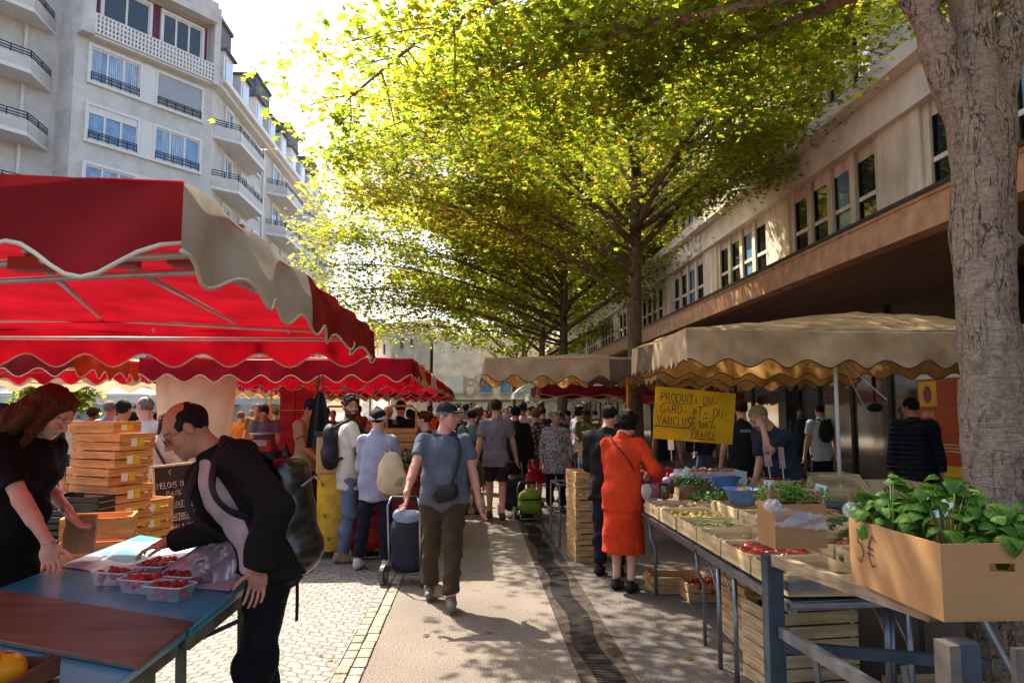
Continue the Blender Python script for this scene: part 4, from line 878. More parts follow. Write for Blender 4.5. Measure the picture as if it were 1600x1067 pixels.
lt = MB(); q = at(700, 637, 63.9); M_ = frameM((q.x, 64.0, q.z), (1, 0, 0), (0, 0, 1), (0, -1, 0)); strokes(lt, M_, -.45, -.1, 'RISTORANTE', .46, .11, jit=0, gap=.2); lt.build('lettering', mat('brown_letters', '4b3a2c', .8), rs); lt = MB(); q = at(763, 637, 63.9); strokes(lt, M_, q.x - at(700, 637, 63.9).x, 0, 'CAFE', .46, .11, jit=0); lt.build('lettering', mat('brown_letters', '4b3a2c', .8), rs)
cr_ = MB(); q = at(735, 605, 63.9); M_ = frameM((q.x, 64.15, q.z), (1, 0, 0), (0, 0, 1), (0, -1, 0))
for rr0 in (.8, .62): cr_.tube([M_ @ Vector((rr0 * math.sin(2 * PI * i / 22) * (1 - .12 * math.cos(4 * PI * i / 22)), rr0 * math.cos(2 * PI * i / 22), 0)) for i in range(23)], .035, 5)
for sg in (-1, 1):
    cr_.tube([M_ @ Vector((sg * .25, -.6, 0)), M_ @ Vector((sg * .5, 0, 0)), M_ @ Vector((sg * .2, .35, 0)), M_ @ Vector((0, .1, 0))], .045, 5); cr_.tube([M_ @ Vector((sg * .3, .7, 0)), M_ @ Vector((sg * .6, 1.0, 0))], .04, 5)
cr_.build('painted_crest', mat('crest_brown', 'c0a488', .9, .2), rs)
# right far house
rh_ = empty('far_house', (0, 0, 0), 0, 'pale house with white shutters and tiled roof glimpsed between two tree trunks', 'building')
a = at(893, 520, 60); b = at(968, 498, 60); MB().box((a.x, 60, 0), (b.x, 68, b.z)).build('wall', mat('plaster_warm', 'cdbfa9', .9, .12, 2), rh_)
k = MB(); k.add([(a.x - .5, 59.5, b.z), (b.x + .5, 59.5, b.z), (b.x + .5, 64, b.z + 1.9), (a.x - .5, 64, b.z + 1.9), (a.x - .5, 59.5, b.z - .15), (b.x + .5, 59.5, b.z - .15)], [(0, 1, 2, 3), (4, 5, 1, 0)]); k.build('roof', mat('roof_tile', '9c8a78', .8, .3, 6), rh_)
for px, py in ((920, 525), (942, 525), (952, 505), (928, 560)):
    q = at(px, py, 59.9); f = MB().box((q.x - .32, 59.9, q.z - .6), (q.x + .32, 59.99, q.z + .6)).build('window', gl_blue, rh_)
    k = MB()
    for sg in (-1, 1): k.box((q.x + sg * .5 - .17, 59.85, q.z - .62), (q.x + sg * .5 + .17, 59.95, q.z + .62))
    k.build('shutter', whitep, f)
wb_ = empty('white_building', (0, 0, 0), 0, 'bright white side wall standing beyond the second tree trunk', 'building')
a = at(966, 520, 55); b = at(992, 520, 55); MB().box((a.x, 55, 0), (b.x + 6, 63, at(0, 478, 55).z)).build('wall', mat('white_wall', 'd9d5ce', .8, .06), wb_); MB().box((a.x - .2, 54.8, at(0, 478, 55).z), (b.x + 6.2, 63.2, at(0, 474, 55).z)).build('roof', whitep, wb_)

# --- department store on the right
st = empty('department_store', (0, 0, 0), 0, 'long stone department store with deep brown canopy over dark shopfront glass', 'building')
stoneR = mat('store_stone', 'd9cdbb', .85, .2, 3, bump=.3, bscale=30, stretch=(1, 1, .3)); stoneW = mat('store_white_stone', 'dfd8cc', .8, .12, 2)
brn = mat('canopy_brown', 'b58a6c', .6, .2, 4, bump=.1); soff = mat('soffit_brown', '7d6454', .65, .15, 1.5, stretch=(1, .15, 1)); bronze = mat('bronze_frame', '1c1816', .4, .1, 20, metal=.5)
XF = 5.5; XW = 6.3; XS = 8.9; Y0, Y1 = -4, 62
fz0 = 3.84; fz1 = 4.23
MB().box((XF, Y0, fz0), (XF + .25, Y1, fz1)).box((XF - .02, Y0, fz1), (XF + .3, Y1, fz1 + .05)).build('fascia', brn, st)
MB().box((XF - .05, Y0, fz1 + .05), (XF + .28, Y1, fz1 + .1)).build('fascia_flashing', mat('lead', '3c3b3d', .5, .2, 10, metal=.4), st)
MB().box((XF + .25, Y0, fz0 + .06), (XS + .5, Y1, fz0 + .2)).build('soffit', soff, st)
k = MB(); k.box((XF + .3, Y0, fz1 - .12), (XW + .5, Y1, fz1 + .02)); k.build('canopy_roof', mat('canopy_roof', '7e746a', .8, .2), st)
# upper storey: piers every 4.3 m with groups of three narrow lights
k = MB(); k.box((XW + .35, Y0, fz1), (XW + .8, Y1, 15)); k.build('wall', stoneR, st)
k = MB(); k.box((XW - .1, Y0, 5.95), (XW + .345, Y1, 6.5)); k.box((XW - .35, Y0, 6.5), (XW + .345, Y1, 6.75)); k.build('cornice', stoneW, st)
k = MB(); k.box((XW - .3, Y0, 10.2), (XW + .345, Y1, 10.7)); k.box((XW - .12, Y0, 10.7), (XW + .345, Y1, 13.4)); k.build('parapet', stoneW, st)
bay = 4.4; nb = 0
for i in range(15):
    y = Y0 + .6 + i * bay
    k = MB(); k.box((XW, y, fz1 + .02), (XW + .346, y + 1.1, 5.949)); k.box((XW, y, 6.76), (XW + .346, y + 1.1, 10.19)); k.build('pier', stoneR, st)
    for lev, (za, zb) in enumerate(((fz1 + .12, 5.75), (7.0, 9.9))):
        for j in range(4):
            ya = y + 1.1 + .12 + j * .8
            f = MB(); f.box((XW + .05, ya - .12, za - .1), (XW + .347, ya + .06, zb + .2)); f.box((XW + .1, ya + .061, za - .1), (XW + .343, ya + .639, za)); f.box((XW + .1, ya + .061, zb), (XW + .343, ya + .639, zb + .2))
            if j == 3: f.box((XW + .05, ya + .64, za - .1), (XW + .347, ya + .78, zb + .2))
            fo = f.build('window', stoneR, st)
            g = MB(); g.box((XW + .12, ya + .06, za), (XW + .3, ya + .64, zb)); g.build('pane', gl_blue if (i * 3 + j) % 3 == 1 else gl_dark, fo)
            g = MB(); zm = za + (zb - za) * .52; g.box((XW + .08, ya + .07, zm), (XW + .119, ya + .63, zm + .07)); g.build('transom', whitep, fo); g = MB(); g.box((XW + .09, ya + .061, za + .01), (XW + .118, ya + .1, zb - .01)); g.box((XW + .09, ya + .6, za + .01), (XW + .118, ya + .638, zb - .01)); g.build('sash', bronze, fo)
# shopfront glazing
glS = mat('shop_glass', 'aa9f8e', .07, .45, .5, spec=.9, metal=.8)
y = Y0 + 1
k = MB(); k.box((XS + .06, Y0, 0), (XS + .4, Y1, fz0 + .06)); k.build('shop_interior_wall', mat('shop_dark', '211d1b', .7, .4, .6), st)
while y < Y1 - 4:
    w_ = rr_.choice((1.6, 2.1, 2.5)); f = MB(); f.box((XS - .06, y, 0), (XS + .06, y + .14, 3.9)); f.box((XS - .05, y + .14, 0), (XS + .05, y + w_, .14)); f.box((XS - .05, y + .14, 2.85), (XS + .05, y + w_, 2.97)); fo = f.build('shop_window', bronze, st)
    g = MB(); g.box((XS - .012, y + .14, .14), (XS + .0, y + w_, 2.85)); g.box((XS - .012, y + .14, 2.97), (XS + .0, y + w_, 3.9)); g.build('pane', glS, fo); y += w_
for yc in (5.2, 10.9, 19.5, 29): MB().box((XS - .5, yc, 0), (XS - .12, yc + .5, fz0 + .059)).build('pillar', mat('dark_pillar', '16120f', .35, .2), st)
# relief carving above first windows (seen through leaves)
for yy in (20.5, 29): 
    k = MB()
    for i in range(26): k.ell((XW - .13, yy + rr_.uniform(-1, 1), 6.2 + rr_.uniform(-.2, .25) + .0), (.06, rr_.uniform(.06, .2), rr_.uniform(.05, .12)), 8, 6)
    k.build('carved_relief', stoneW, st, smooth=True)
# posters on the glass, partly covered by the canopy
ps = empty('shop_poster', (0, 0, 0), 0, 'tall orange and yellow shop poster headed NOPRI MO behind the man in the puffer jacket', 'poster')
X_ = XS - .075; ya, yb = 12.15, 14.25
Mp = frameM((X_, yb, 0), (0, -1, 0), (0, 0, 1), (-1, 0, 0)); W_ = yb - ya
def pan(u0, u1, v0, v1, dz, col, nm='panel'):
    k = MB(); k.box((u0, v0, 0), (u1, v1, dz), Mp); return k.build(nm, mat('poster_' + col, col, .5, .05), ps)
pan(0, W_, .35, 2.6, .008, 'b8471c', 'sheet'); pan(0, W_, 2.25, 2.6, .012, 'e6dcc8', 'header'); pan(.06, .62, 1.72, 2.2, .014, 'd9a81c', 'picture'); pan(1.25, W_ - .05, 1.72, 2.2, .014, 'cfae1e', 'picture'); pan(1.3, W_ - .05, 1.15, 1.66, .014, '1c6f8f', 'picture'); pan(.7, 1.18, 1.72, 2.2, .0145, 'a8431d', 'picture'); pan(.15, W_ - .6, .42, .62, .0145, 'e0b328', 'picture')
k = MB(); k.ell((0, 0, 0), (.14, .17, .008), 12, 6, M=Mp.to_3x3().to_4x4()); k.build('flower_print', mat('print_pink', '9c3550', .6), ps, loc=Mp @ Vector((.34, 1.95, .014)))
k = MB(); strokes(k, frameM(Mp @ Vector((0, 0, .012)), (0, -1, 0), (0, 0, 1), (-1, 0, 0)), .05, 2.33, 'NOPRI MO', .2, .022, jit=0); k.build('lettering', mat('red_ink', '8d3a22', .7), ps)
k = MB(); Mq = frameM(Mp @ Vector((0, 0, .0085)), (0, -1, 0), (0, 0, 1), (-1, 0, 0)); strokes(k, Mq, .12, 1.52, 'ABONNE', .1, .016, jit=0); strokes(k, Mq, .12, 1.3, '-20 EUR', .1, .016, jit=0)
k.build('small_print', mat('cream_ink', 'd8c9ae', .7), ps); k = MB()
for v in (1.0, .94, .88): k.box((.5, v, .001), (1.4, v + .018, .003), Mq)
k.build('text_lines', mat('cream_ink', 'd8c9ae', .7), ps)
# ================================================================== market canopies
def fabric(nm, col, trans=.55, var=.2, dirt=True):
    M = mat('fabric_' + nm, col, .8, var, 3.5, bump=1.5, bscale=4.5, trans=trans, spec=.15, stretch=(1, 1, 1)); return M
F_RED = fabric('red', 'a80c1f', .26); F_RED2 = fabric('deep_red', '86181a', .25); F_CREAM = fabric('cream', 'dbbb93', .45, .22); F_WHITE = fabric('white_side', 'b5ae9c', .3, .14); F_YEL = fabric('yellow', 'c9985a', .4); F_WINE = fabric('wine', '6d1022', .4); F_WT = fabric('plain_white', 'dcdcda', .55, .06)
F_ORA = fabric('orange', 'c8401c', .6); F_TAN = fabric('tan', 'd3b391', .5, .16); F_BROWN = fabric('brown', '6f5b4c', .3)
TRIM_C = mat('trim_cream', 'c9bfa5', .8, .1); TRIM_D = mat('trim_dark', '3a2a22', .8, .1); ALU = mat('galvanised', 'c4c0bd', .4, .12, 12, metal=.35); ORP = mat('orange_paint', 'd97a1e', .5, .15, 12); GRYP = mat('white_pole', 'c9c2b8', .4, .1)
def canopy(label, x0, x1, y0, y1, z0=2.08, drop=.22, peak=.45, roof=F_RED, sides=(None,) * 4, trim=TRIM_C, group=None, frame=ALU, pole=(0, 0), per=.36, amp=.05, seed=1, hub=True, ribs=6, detail=True, sagz=.05, bul=0, npole=None, flare=.0, barz=None, name='market_canopy', scal=None, ampk=None):
    """sides: (front y0, right x1, back y1, left x0) fabrics or list of (t0, t1, fabric)"""
    cx, cy = (x0 + x1) / 2, (y0 + y1) / 2; root = empty(name, (cx, cy, 0), 0, label, 'market canopy', group); hx, hy = (x1 - x0) / 2, (y1 - y0) / 2; zt = z0 + drop
    n = 20; amp0 = amp
    def roofz(a, b):  # a,b in -1..1
        t = max(abs(a), abs(b)); e = 1 - t
        return zt + peak * (1 - t ** 1.3) - sagz * math.sin(PI * min(1, e * 1.0)) * (.6 + .4 * math.cos(a * 6) * math.cos(b * 6)) + .012 * math.sin(a * 9 + seed) * math.sin(b * 8)
    m = MB(); m.sheet(lambda u, v: Vector(((2 * u - 1) * (hx - .004), (2 * v - 1) * (hy - .004), roofz(2 * u - 1, 2 * v - 1))), n, n); m.build('roof', roof, root, smooth=True)
    cor = [(-hx, -hy), (hx, -hy), (hx, hy), (-hx, hy)]; nrm = [(0, -1), (1, 0), (0, 1), (-1, 0)]
    for k in range(4):
        a, b = cor[k], cor[(k + 1) % 4]; L_ = math.hypot(b[0] - a[0], b[1] - a[1]); nn = nrm[k]; segs = sides[k] if isinstance(sides[k], list) else [(0, 1, sides[k] or roof)]
        nsc = max(2, round(L_ / per)); pts = max(24, nsc * 10)
        sc = (scal or {}).get(k, 'wave')
        amp = (ampk or {}).get(k, amp0)
        def low(t, amp=amp):
            ph = t * nsc
            if sc == 'jag': w_ = abs((ph * 2.2) % 1 - .5) * 2; return z0 + amp * (w_ - .5) * 1.6
            return z0 + amp * math.cos(2 * PI * ph) * (1 if amp > 0 else 1)
        def pt(t, v):
            zz = zt + (low(t) - zt) * v; o = .025 * math.sin(2 * PI * t * nsc * .5 + seed) * v + flare * v * drop + .012 * math.sin(t * 37 + v * 3); c = .03 * math.sin(v * PI * .5) if v > 0 else 0; fd = min(1, 10 * t * L_, 10 * (1 - t) * L_); o *= fd; c = c * fd
            sg = -sagz * .6 * math.sin(PI * t) + bul * (math.sin(PI * t) ** .5) * (1 - v)
            return Vector((a[0] + (b[0] - a[0]) * t + nn[0] * (o + c), a[1] + (b[1] - a[1]) * t + nn[1] * (o + c), zz + (sg if v < .99 else sg * .4)))
        for t0, t1, fb in segs:
            m = MB(); npt = max(10, int(pts * (t1 - t0))); m.sheet(lambda u, v: pt(t0 + (t1 - t0) * u, v), npt, 5); m.build('valance', fb, root, smooth=True)
        if detail: m = MB(); m.tube([pt(i / pts, 1.0) for i in range(pts + 1)], .006, 5); m.build('trim', trim, root, smooth=True)
    # frame
    bz = barz or (zt - .03); m = MB(); ix, iy = hx - .05, hy - .05
    for p, q in (((-ix, -iy), (ix, -iy)), ((ix, -iy), (ix, iy)), ((ix, iy), (-ix, iy)), ((-ix, iy), (-ix, -iy))): m.tube([(p[0], p[1], bz), (q[0], q[1], bz)], .014, 6)
    m.build('eave_bar', frame, root, smooth=True)
    if hub:
        px, py = pole; m = MB()
        for i in range(ribs):
            a = 2 * PI * (i + .5) / ribs; d = Vector((math.cos(a), math.sin(a))); t = min(ix / abs(d.x) if abs(d.x) > 1e-6 else 9, iy / abs(d.y) if abs(d.y) > 1e-6 else 9)
            MB().tube([(px, py, z0 + .02), ((px + d.x * t) , (py + d.y * t), bz)], .012, 6).build('rib', frame, root, smooth=True)
        MB().lathe([(.03, 0), (.06, .02), (.06, .09), (.03, .12)], 10, (px, py, z0 - .04)).build('hub', frame, root, smooth=True); MB().tube([(px, py, 0), (px, py, z0 + peak * .9 + drop)], .022, 10).build('pole', frame, root, smooth=True)
    for i, (px, py) in enumerate(npole or []): MB().tube([(px, py, 0), (px, py, zt)], .02, 10).build('pole', frame, root, smooth=True)
    return root
GR = 'red canopies lined up along the left side'
# nearest big red canopy (front corner white panel, red behind)
c1 = canopy('largest red canopy with a dirty white side panel, over the blue strawberry table', -4.8, -.72, 1.82, 5.34, 2.01, .2, .2, F_RED, ([(0, 1, F_RED2)], [(0, .37, F_WHITE), (.37, 1, F_RED2)], F_RED, F_RED), group=GR, hub=False, per=.41, amp=.048, sagz=.03, bul=.03, seed=3, barz=2.15, ampk={1: .03})
def c1p(X, Y, z): return (X + 2.76, Y - 3.58, z)
k = MB(); k.tube([c1p(-.78, 2.18, 2.11), c1p(-2.6, 2.75, 2.13)], .014, 8); k.tube([c1p(-.80, 2.3, 2.08), c1p(-2.6, 2.85, 2.09)], .011, 8); k.build('front_bar', ALU, c1, smooth=True)
for p_, q_ in (((-1.41, 2.35, 2.15), (-2.5, 5.05, 2.26)), ((-1.14, 2.3, 2.13), (-1.62, 5.05, 2.24)), ((-.87, 2.4, 2.11), (-.86, 5.1, 2.18)), ((-2.0, 2.6, 2.15), (-3.4, 5.05, 2.26))): k = MB(); k.tube([c1p(*p_), c1p(*q_)], .012, 8); k.build('cross_bar', ALU, c1, smooth=True)
k = MB(); k.tube([c1p(-4.6, 5.05, 2.22), c1p(-2.5, 5.06, 2.255), c1p(-.8, 5.1, 2.175)], .014, 8); k.build('back_bar', mat('pink_metal', 'd0a8a0', .4, .1, metal=.2), c1, smooth=True)
for x_, y_ in ((1.35, -1.2), (1.62, -1.28), (1.88, -1.3)): MB().box((x_ - .05, y_ - .03, 2.09), (x_ + .10, y_ + .03, 2.13)).build('bracket', mat('bracket_red', '9a4038', .5), c1)
for x_ in (-1.5, -.5, .6, 1.5): MB().lathe([(.0, -.03), (.01, -.025), (.01, .0)], 8, (x_, 1.48, 2.2)).build('hook', ALU, c1)

# row further back
canopy('red canopy with yellow side stripe and orange ribs, above the brown-aproned seller', -3.95, -.74, 8.9, 12.5, 2.03, .24, .14, F_RED, (None, [(0, .3, F_RED), (.3, .62, F_YEL), (.62, 1, F_RED)], None, None), group=GR, frame=ORP, pole=(.15, -.3), seed=5, ribs=8, scal={1: 'jag'}, amp=.045)
canopy('third red canopy of the row, with a white jagged edge patch', -4.3, -.74, 12.9, 16.6, 2.05, .24, .12, F_RED, (None, [(0, .4, F_WT), (.4, 1, F_RED)], None, None), group=GR, frame=GRYP, seed=6, scal={1: 'jag'}, amp=.045)
canopy('fourth red canopy behind the white jagged patch', -4.5, -.72, 17.0, 20.6, 2.05, .24, .12, F_RED, group=GR, frame=GRYP, seed=8, amp=.05)
canopy('farthest red canopy of the left row', -4.6, -.7, 21.2, 25.5, 2.05, .24, .12, F_RED, group=GR, frame=GRYP, seed=9, amp=.05)
canopy('small red canopy with bright orange side flap, left of the cream curtain', -7.9, -4.55, 8.6, 11.0, 2.08, .22, .2, F_RED, (F_RED2, F_ORA, F_RED, F_RED), group=GR, frame=ORP, seed=10)
canopy('magenta red canopy edge beyond the people at the wooden crates', -2.6, -.9, 27, 30, 2.0, .3, .2, fabric('magenta', '8e1038', .4), group=GR, frame=GRYP, seed=12)
GC = 'cream canopies in the square'
canopy('low cream canopy with scalloped hem over the browsing crowd at far left', -10.5, -5.2, 12.2, 16, 2.1, .34, .3, F_TAN, group=GC, frame=GRYP, seed=13, amp=.06, per=.6)
canopy('cream canopy with yellow lining behind the red crate tower', -7.2, -3.2, 17.5, 21, 2.02, .3, .3, F_TAN, (F_TAN, F_TAN, F_YEL, F_TAN), trim=TRIM_D, group=GC, frame=ORP, seed=14, amp=.06)
canopy('second cream canopy with yellow lining seen past the apron seller', -5.8, -2.6, 24, 27, 2.0, .35, .3, F_TAN, (F_TAN, F_TAN, F_YEL, F_TAN), trim=TRIM_D, group=GC, frame=GRYP, seed=15)
canopy('pale grey canopy with hanging straps far behind the cap wearers', -15.5, -8.2, 19, 23, 1.85, .2, .8, F_WT, group='white canopies', frame=ALU, seed=16, amp=.03)
canopy('green-white striped awning at the far left edge', -20, -12.5, 24, 29, 2.2, .25, .6, fabric('pale_green', '8fa79b', .4), group='white canopies', frame=ALU, seed=17, amp=.03)
canopy('wide white canopy over the far left crowd', -13, -7.5, 27, 31, 1.9, .2, 1.0, F_WT, group='white canopies', frame=ALU, seed=18, amp=.03)
canopy('orange tinted canopy at the left edge behind the bush', -24, -18, 30, 35, 1.9, .3, .8, F_ORA, group='white canopies', frame=ALU, seed=19, amp=.03)
# right side
GK = 'cream canopies on the right side'
LB_ = F_CREAM
r1 = canopy('wide dirty cream canopy with orange lining above the vegetable stall', 2.03, 6.7, 6.9, 9.35, 2.1, .33, .34, LB_, (LB_, LB_, F_YEL, [(0, .12, F_CREAM), (.12, .45, F_BROWN), (.45, 1, F_CREAM)]), trim=TRIM_D, group=GK, frame=GRYP, hub=False, per=.385, amp=.04, seed=21, sagz=.06, scal={3: 'jag'}, npole=[(-.78, -1.0)])
k = MB(); k.tube([(-.78, -1.0, 2.2), (-.28, -1.02, 1.75)], .006, 6); k.tube([(-.76, -1.0, 2.2), (-.03, -.3, 1.5)], .008, 6); k.build('strut', GRYP, r1)
k = MB(); pts_ = [(.72, 1.0, 2.08 - .04 * i + .0) for i in range(9)]; k.tube(pts_, [.02, .03, .022, .03, .02, .012, .012, .012, .01], 7); k.ell((.72, 1.0, 1.68), (.11, .03, .055), 12, 8); k.build('hanging_strap', mat('black_strap', '121212', .7), r1, smooth=True)
canopy('cream canopy with orange lining and a brown corner panel, beside the price board pole', .16, 3.05, 10.5, 13.1, 2.1, .30, .16, F_TAN, ([(0, .62, F_TAN), (.62, 1, F_BROWN)], F_TAN, [(0, .35, F_BROWN), (.35, 1, F_YEL)], F_TAN), trim=TRIM_D, group=GK, frame=ORP, hub=False, per=.42, amp=.05, seed=22, npole=[(1.9, -1.2)] and [(.62, -1.22)])
canopy('inner cream canopy with orange scallops right behind the yellow board', 2.45, 5.3, 9.8, 12.4, 2.02, .2, .12, F_TAN, (F_YEL, F_TAN, F_YEL, F_YEL), trim=TRIM_D, group=GK, frame=GRYP, hub=True, per=.4, amp=.05, seed=23, scal={3: 'jag'})
canopy('dark wine red canopy behind the striped orange one', 1.6, 5.4, 17.5, 20.5, 2.0, .26, .16, F_WINE, trim=mat('trim_gold', 'b8943c', .7), group=GK, frame=GRYP, seed=24, amp=.03, per=.8)
canopy('long white canopy with scalloped rim behind the trunk row', 2.0, 9.0, 25.8, 29, 1.95, .3, .35, F_WT, (F_TAN, None, None, None), trim=TRIM_D, group='white canopies', frame=ALU, seed=25, amp=.05)
canopy('small orange red canopy glimpsed right of the third trunk', 5.0, 8.2, 22, 24.5, 1.85, .3, .35, F_ORA, group=GK, frame=GRYP, seed=27, amp=.04)
tt = canopy('white pointed tent at the end of the walkway', 1.9, 6.4, 33, 37.5, 2.2, .25, 1.5, F_WT, (F_WT,) * 4, group='white canopies', frame=ALU, hub=False, seed=26, amp=.0, npole=[(-2.2, -2.2), (2.2, -2.2), (-2.2, 2.2), (2.2, 2.2)], name='pointed_tent', detail=False)
# cream folded side curtain (closed parasol cover) in the middle left
cc_ = empty('cream_curtain', (xat(303, 9.6), 9.6, 0), 0, 'tall cream fabric cover hanging gathered behind the bent man', 'fabric cover')
k = MB(); zt_, zb_ = at(303, 575, 9.6).z, at(303, 705, 9.6).z
def cfn(u, v):
    a = 2 * PI * u; rr0 = (.5 - .14 * v) + .02 * math.sin(a * 9) * (.4 + v); return Vector((rr0 * math.cos(a), rr0 * .7 * math.sin(a), zt_ - .05 + (zb_ - zt_) * v * 1.5))
F_COV = fabric('cover_cream', 'efdfc8', .6, .08)
k.sheet(cfn, 90, 8); k.build('cover', F_COV, cc_, smooth=True)
k = MB(); k.sheet(lambda u, v: Vector(((.30 + .24 * v) * math.cos(2 * PI * u) * 1.05, (.3 + .24 * v) * .75 * math.sin(2 * PI * u), zt_ + .12 - .2 * v + .022 * (abs(math.sin(u * PI * 22))) * (v > .9))), 176, 4); k.build('flounce', F_COV, cc_, smooth=True)
k = MB(); k.lathe([(.0, zt_ + .2), (.33, zt_ + .11)], 24); k.build('top_cap', F_WT, cc_, smooth=True); MB().tube([(0, 0, 0), (0, 0, zt_)], .03, 8).build('pole', ALU, cc_)
# ================================================================== stalls, crates and goods
def wood(nm, col, var=.25): 
    M = mat(nm, col, .75, var, 5, bump=.25, bscale=30, stretch=(.6, .6, 6), spec=.25); return M
W1 = mat('crate_wood', 'c79f6a', .75, .28, 4, bump=.25, bscale=40, stretch=(1, 1, 7), spec=.25); W2 = mat('crate_wood_pale', 'cdb184', .75, .25, 4, bump=.25, bscale=40, stretch=(1, 1, 7), spec=.25); W3 = mat('crate_wood_orange', 'd6975a', .75, .25, 4, bump=.25, bscale=40, stretch=(1, 1, 7), spec=.25)
CARD = mat('cardboard', 'a87f55', .9, .05, 2.5, bump=.12, bscale=120, spec=.15); STEEL = mat('galvanised_steel', '878c92', .35, .2, 9, metal=.75); DST = mat('painted_steel', '3f4b57', .4, .2, 10, metal=.4)
PAPER = mat('paper', 'e3e0da', .8, .05); INK = mat('ink', '1d1a1c', .7); BAGP = mat('brown_paper', 'a47f56', .85, .15, 12, bump=.6, bscale=16)
LAB = mat('label_white', 'e6e2d8', .7); LABY = mat('label_yellow', 'd9b41c', .7)
def crate(loc, label, L_=.5, W_=.32, H_=.14, rz=0, m=W1, sticker=True, group=None, slats=2, parent=None, tilt=0, name='wooden_crate', seed=None, red_logo=False):
    """L along x, W along y; end panels at +-x are solid, sides slatted"""
    root = empty(name, loc, rz, label, 'crate', group); root.rotation_euler.x = tilt
    r = random.Random(seed or int(loc[0] * 997 + loc[1] * 31 + loc[2] * 7919)); t = .008; hs = (H_ - .012 * (slats - 1)) / slats
    b = MB(); k = 5
    for i in range(k): w_ = W_ / k; b.box((-L_ / 2 + .01, -W_ / 2 + i * w_ + .003, .0), (L_ / 2 - .01, -W_ / 2 + (i + 1) * w_ - .003, .007))
    b.build('bottom', m, root)
    for sx in (-1, 1):
        e = MB()
        for i in range(slats): e.box((sx * L_ / 2 - t, -W_ / 2, .002 + i * (hs + .012)), (sx * L_ / 2 + t, W_ / 2, .002 + i * (hs + .012) + hs + r.uniform(-.002, .002)))
        eo = e.build('end_panel', m, root)
        if sticker and sx == (1 if sticker is True else sticker):
            x = sx * (L_ / 2 + t + .0012); s_ = MB(); s_.box((min(x, x - sx * .001), -.07, H_ * .22), (max(x, x - sx * .001), -.01, H_ * .72)); s_.build('label_sticker', LAB, eo); s_ = MB(); s_.box((min(x, x - sx * .001), .0, H_ * .2), (max(x, x - sx * .001), .055, H_ * .75)); s_.build('label_sticker', LABY, eo)
    for sy in (-1, 1):
        e = MB()
        for i in range(slats): e.box((-L_ / 2 + t, sy * W_ / 2 - .004 - sy * .004, .002 + i * (hs + .012)), (L_ / 2 - t, sy * W_ / 2 + .004 - sy * .004, .002 + i * (hs + .012) + hs + r.uniform(-.003, .001)))
        so_ = e.build('side_slats', m, root)
        if red_logo and sy == -1: 
            q = MB(); M_ = frameM((0, -W_ / 2 - .006, H_ / 2), (1, 0, 0), (0, 0, 1), (0, -1, 0)); q.tube([M_ @ Vector((-.1 + .03 * math.cos(a), .035 * math.sin(a), 0)) for a in [i * PI / 6 for i in range(13)]], .0035, 4); q.tube([M_ @ Vector((-.1 + .018 * math.cos(a), .02 * math.sin(a), 0)) for a in [i * PI / 4 for i in range(9)]], .003, 4); q.build('red_print', mat('red_print', '8e3326', .8), so_); q = MB(); q.box((.04, -W_ / 2 - .0075, H_ * .42), (.12, -W_ / 2 - .0045, H_ * .62)); q.build('red_print', mat('red_print', '8e3326', .8), so_)
    for sx in (-1, 1):
        for sy in (-1, 1): MB().prism([(sx * (L_ / 2 - t), sy * (W_ / 2 - .008)), (sx * (L_ / 2 - t - .03), sy * (W_ / 2 - .008)), (sx * (L_ / 2 - t), sy * (W_ / 2 - .038))][::(1 if sx * sy > 0 else -1)], .008, H_ + .006).build('corner_post', m, root)
    return root
def fruit(kind, loc, size, parent=None, label=None, cat=None, group=None, seed=0):
    r = random.Random(seed)
    if kind == 'tomato':
        m = MB(); rot = Matrix.Rotation(r.uniform(0, 6), 4, 'Z') @ Matrix.Rotation(r.uniform(-.5, .5), 4, 'X'); lob = r.choice((5, 6, 7)); dp = .06 if size < .045 else .1
        m.ell((0, 0, 0), (size, size, size * .78), 20, 12, M=rot, fn=lambda a, t: 1 + dp * abs(math.sin(a * lob / 2)) * math.sin(t) ** .7 - .18 * math.exp(-(t / .35) ** 2)); o = m.build('tomato', r.choice(TOMS), None, smooth=True)
        k = MB()
        for i in range(5): a = 2 * PI * i / 5 + .3; k.add([rot @ Vector(p) for p in ((0, 0, size * .66), (.35 * size * math.cos(a - .3), .35 * size * math.sin(a - .3), size * .72), (.7 * size * math.cos(a), .7 * size * math.sin(a), size * .68), (.35 * size * math.cos(a + .3), .35 * size * math.sin(a + .3), size * .72))], [(0, 1, 2, 3)])
        k.tube([rot @ Vector((0, 0, size * .62)), rot @ Vector((0, 0, size * .85))], size * .06, 5); k.build('calyx', mat('calyx_green', '4c6425', .7), o)
    elif kind == 'garlic':
        m = MB(); m.ell((0, 0, 0), (size, size, size * .85), 16, 10, fn=lambda a, t: 1 + .07 * abs(math.sin(a * 4)) + .0); m.tube([(0, 0, size * .6), (size * .1, 0, size * 1.2), (size * .2, 0, size * 1.9)], [size * .35, size * .16, size * .1], 7); o = m.build('garlic_bulb', mat('garlic', 'd6c5c2', .7, .25, 14, col2='a5829a', stretch=(1, 1, .2)), None, smooth=True)
    o.location = loc; tag(o, label, cat or kind, group); return o
TOMS = [mat('tomato_red', 'b3200e', .25, .12, 3, coat=.3), mat('tomato_red2', 'c23413', .25, .2, 3, coat=.3), mat('tomato_dark', '8b1e10', .28, .2, 3, coat=.3)]
def heap(nm, fn, label, cat, m, parent=None, loc=None, n=100):
    mb = MB()
    for i in range(n): fn(mb, i)
    o = mb.build(nm, m, parent, smooth=True); tag(o, label, cat, kind='stuff')
    if loc: o.location = loc
    return o
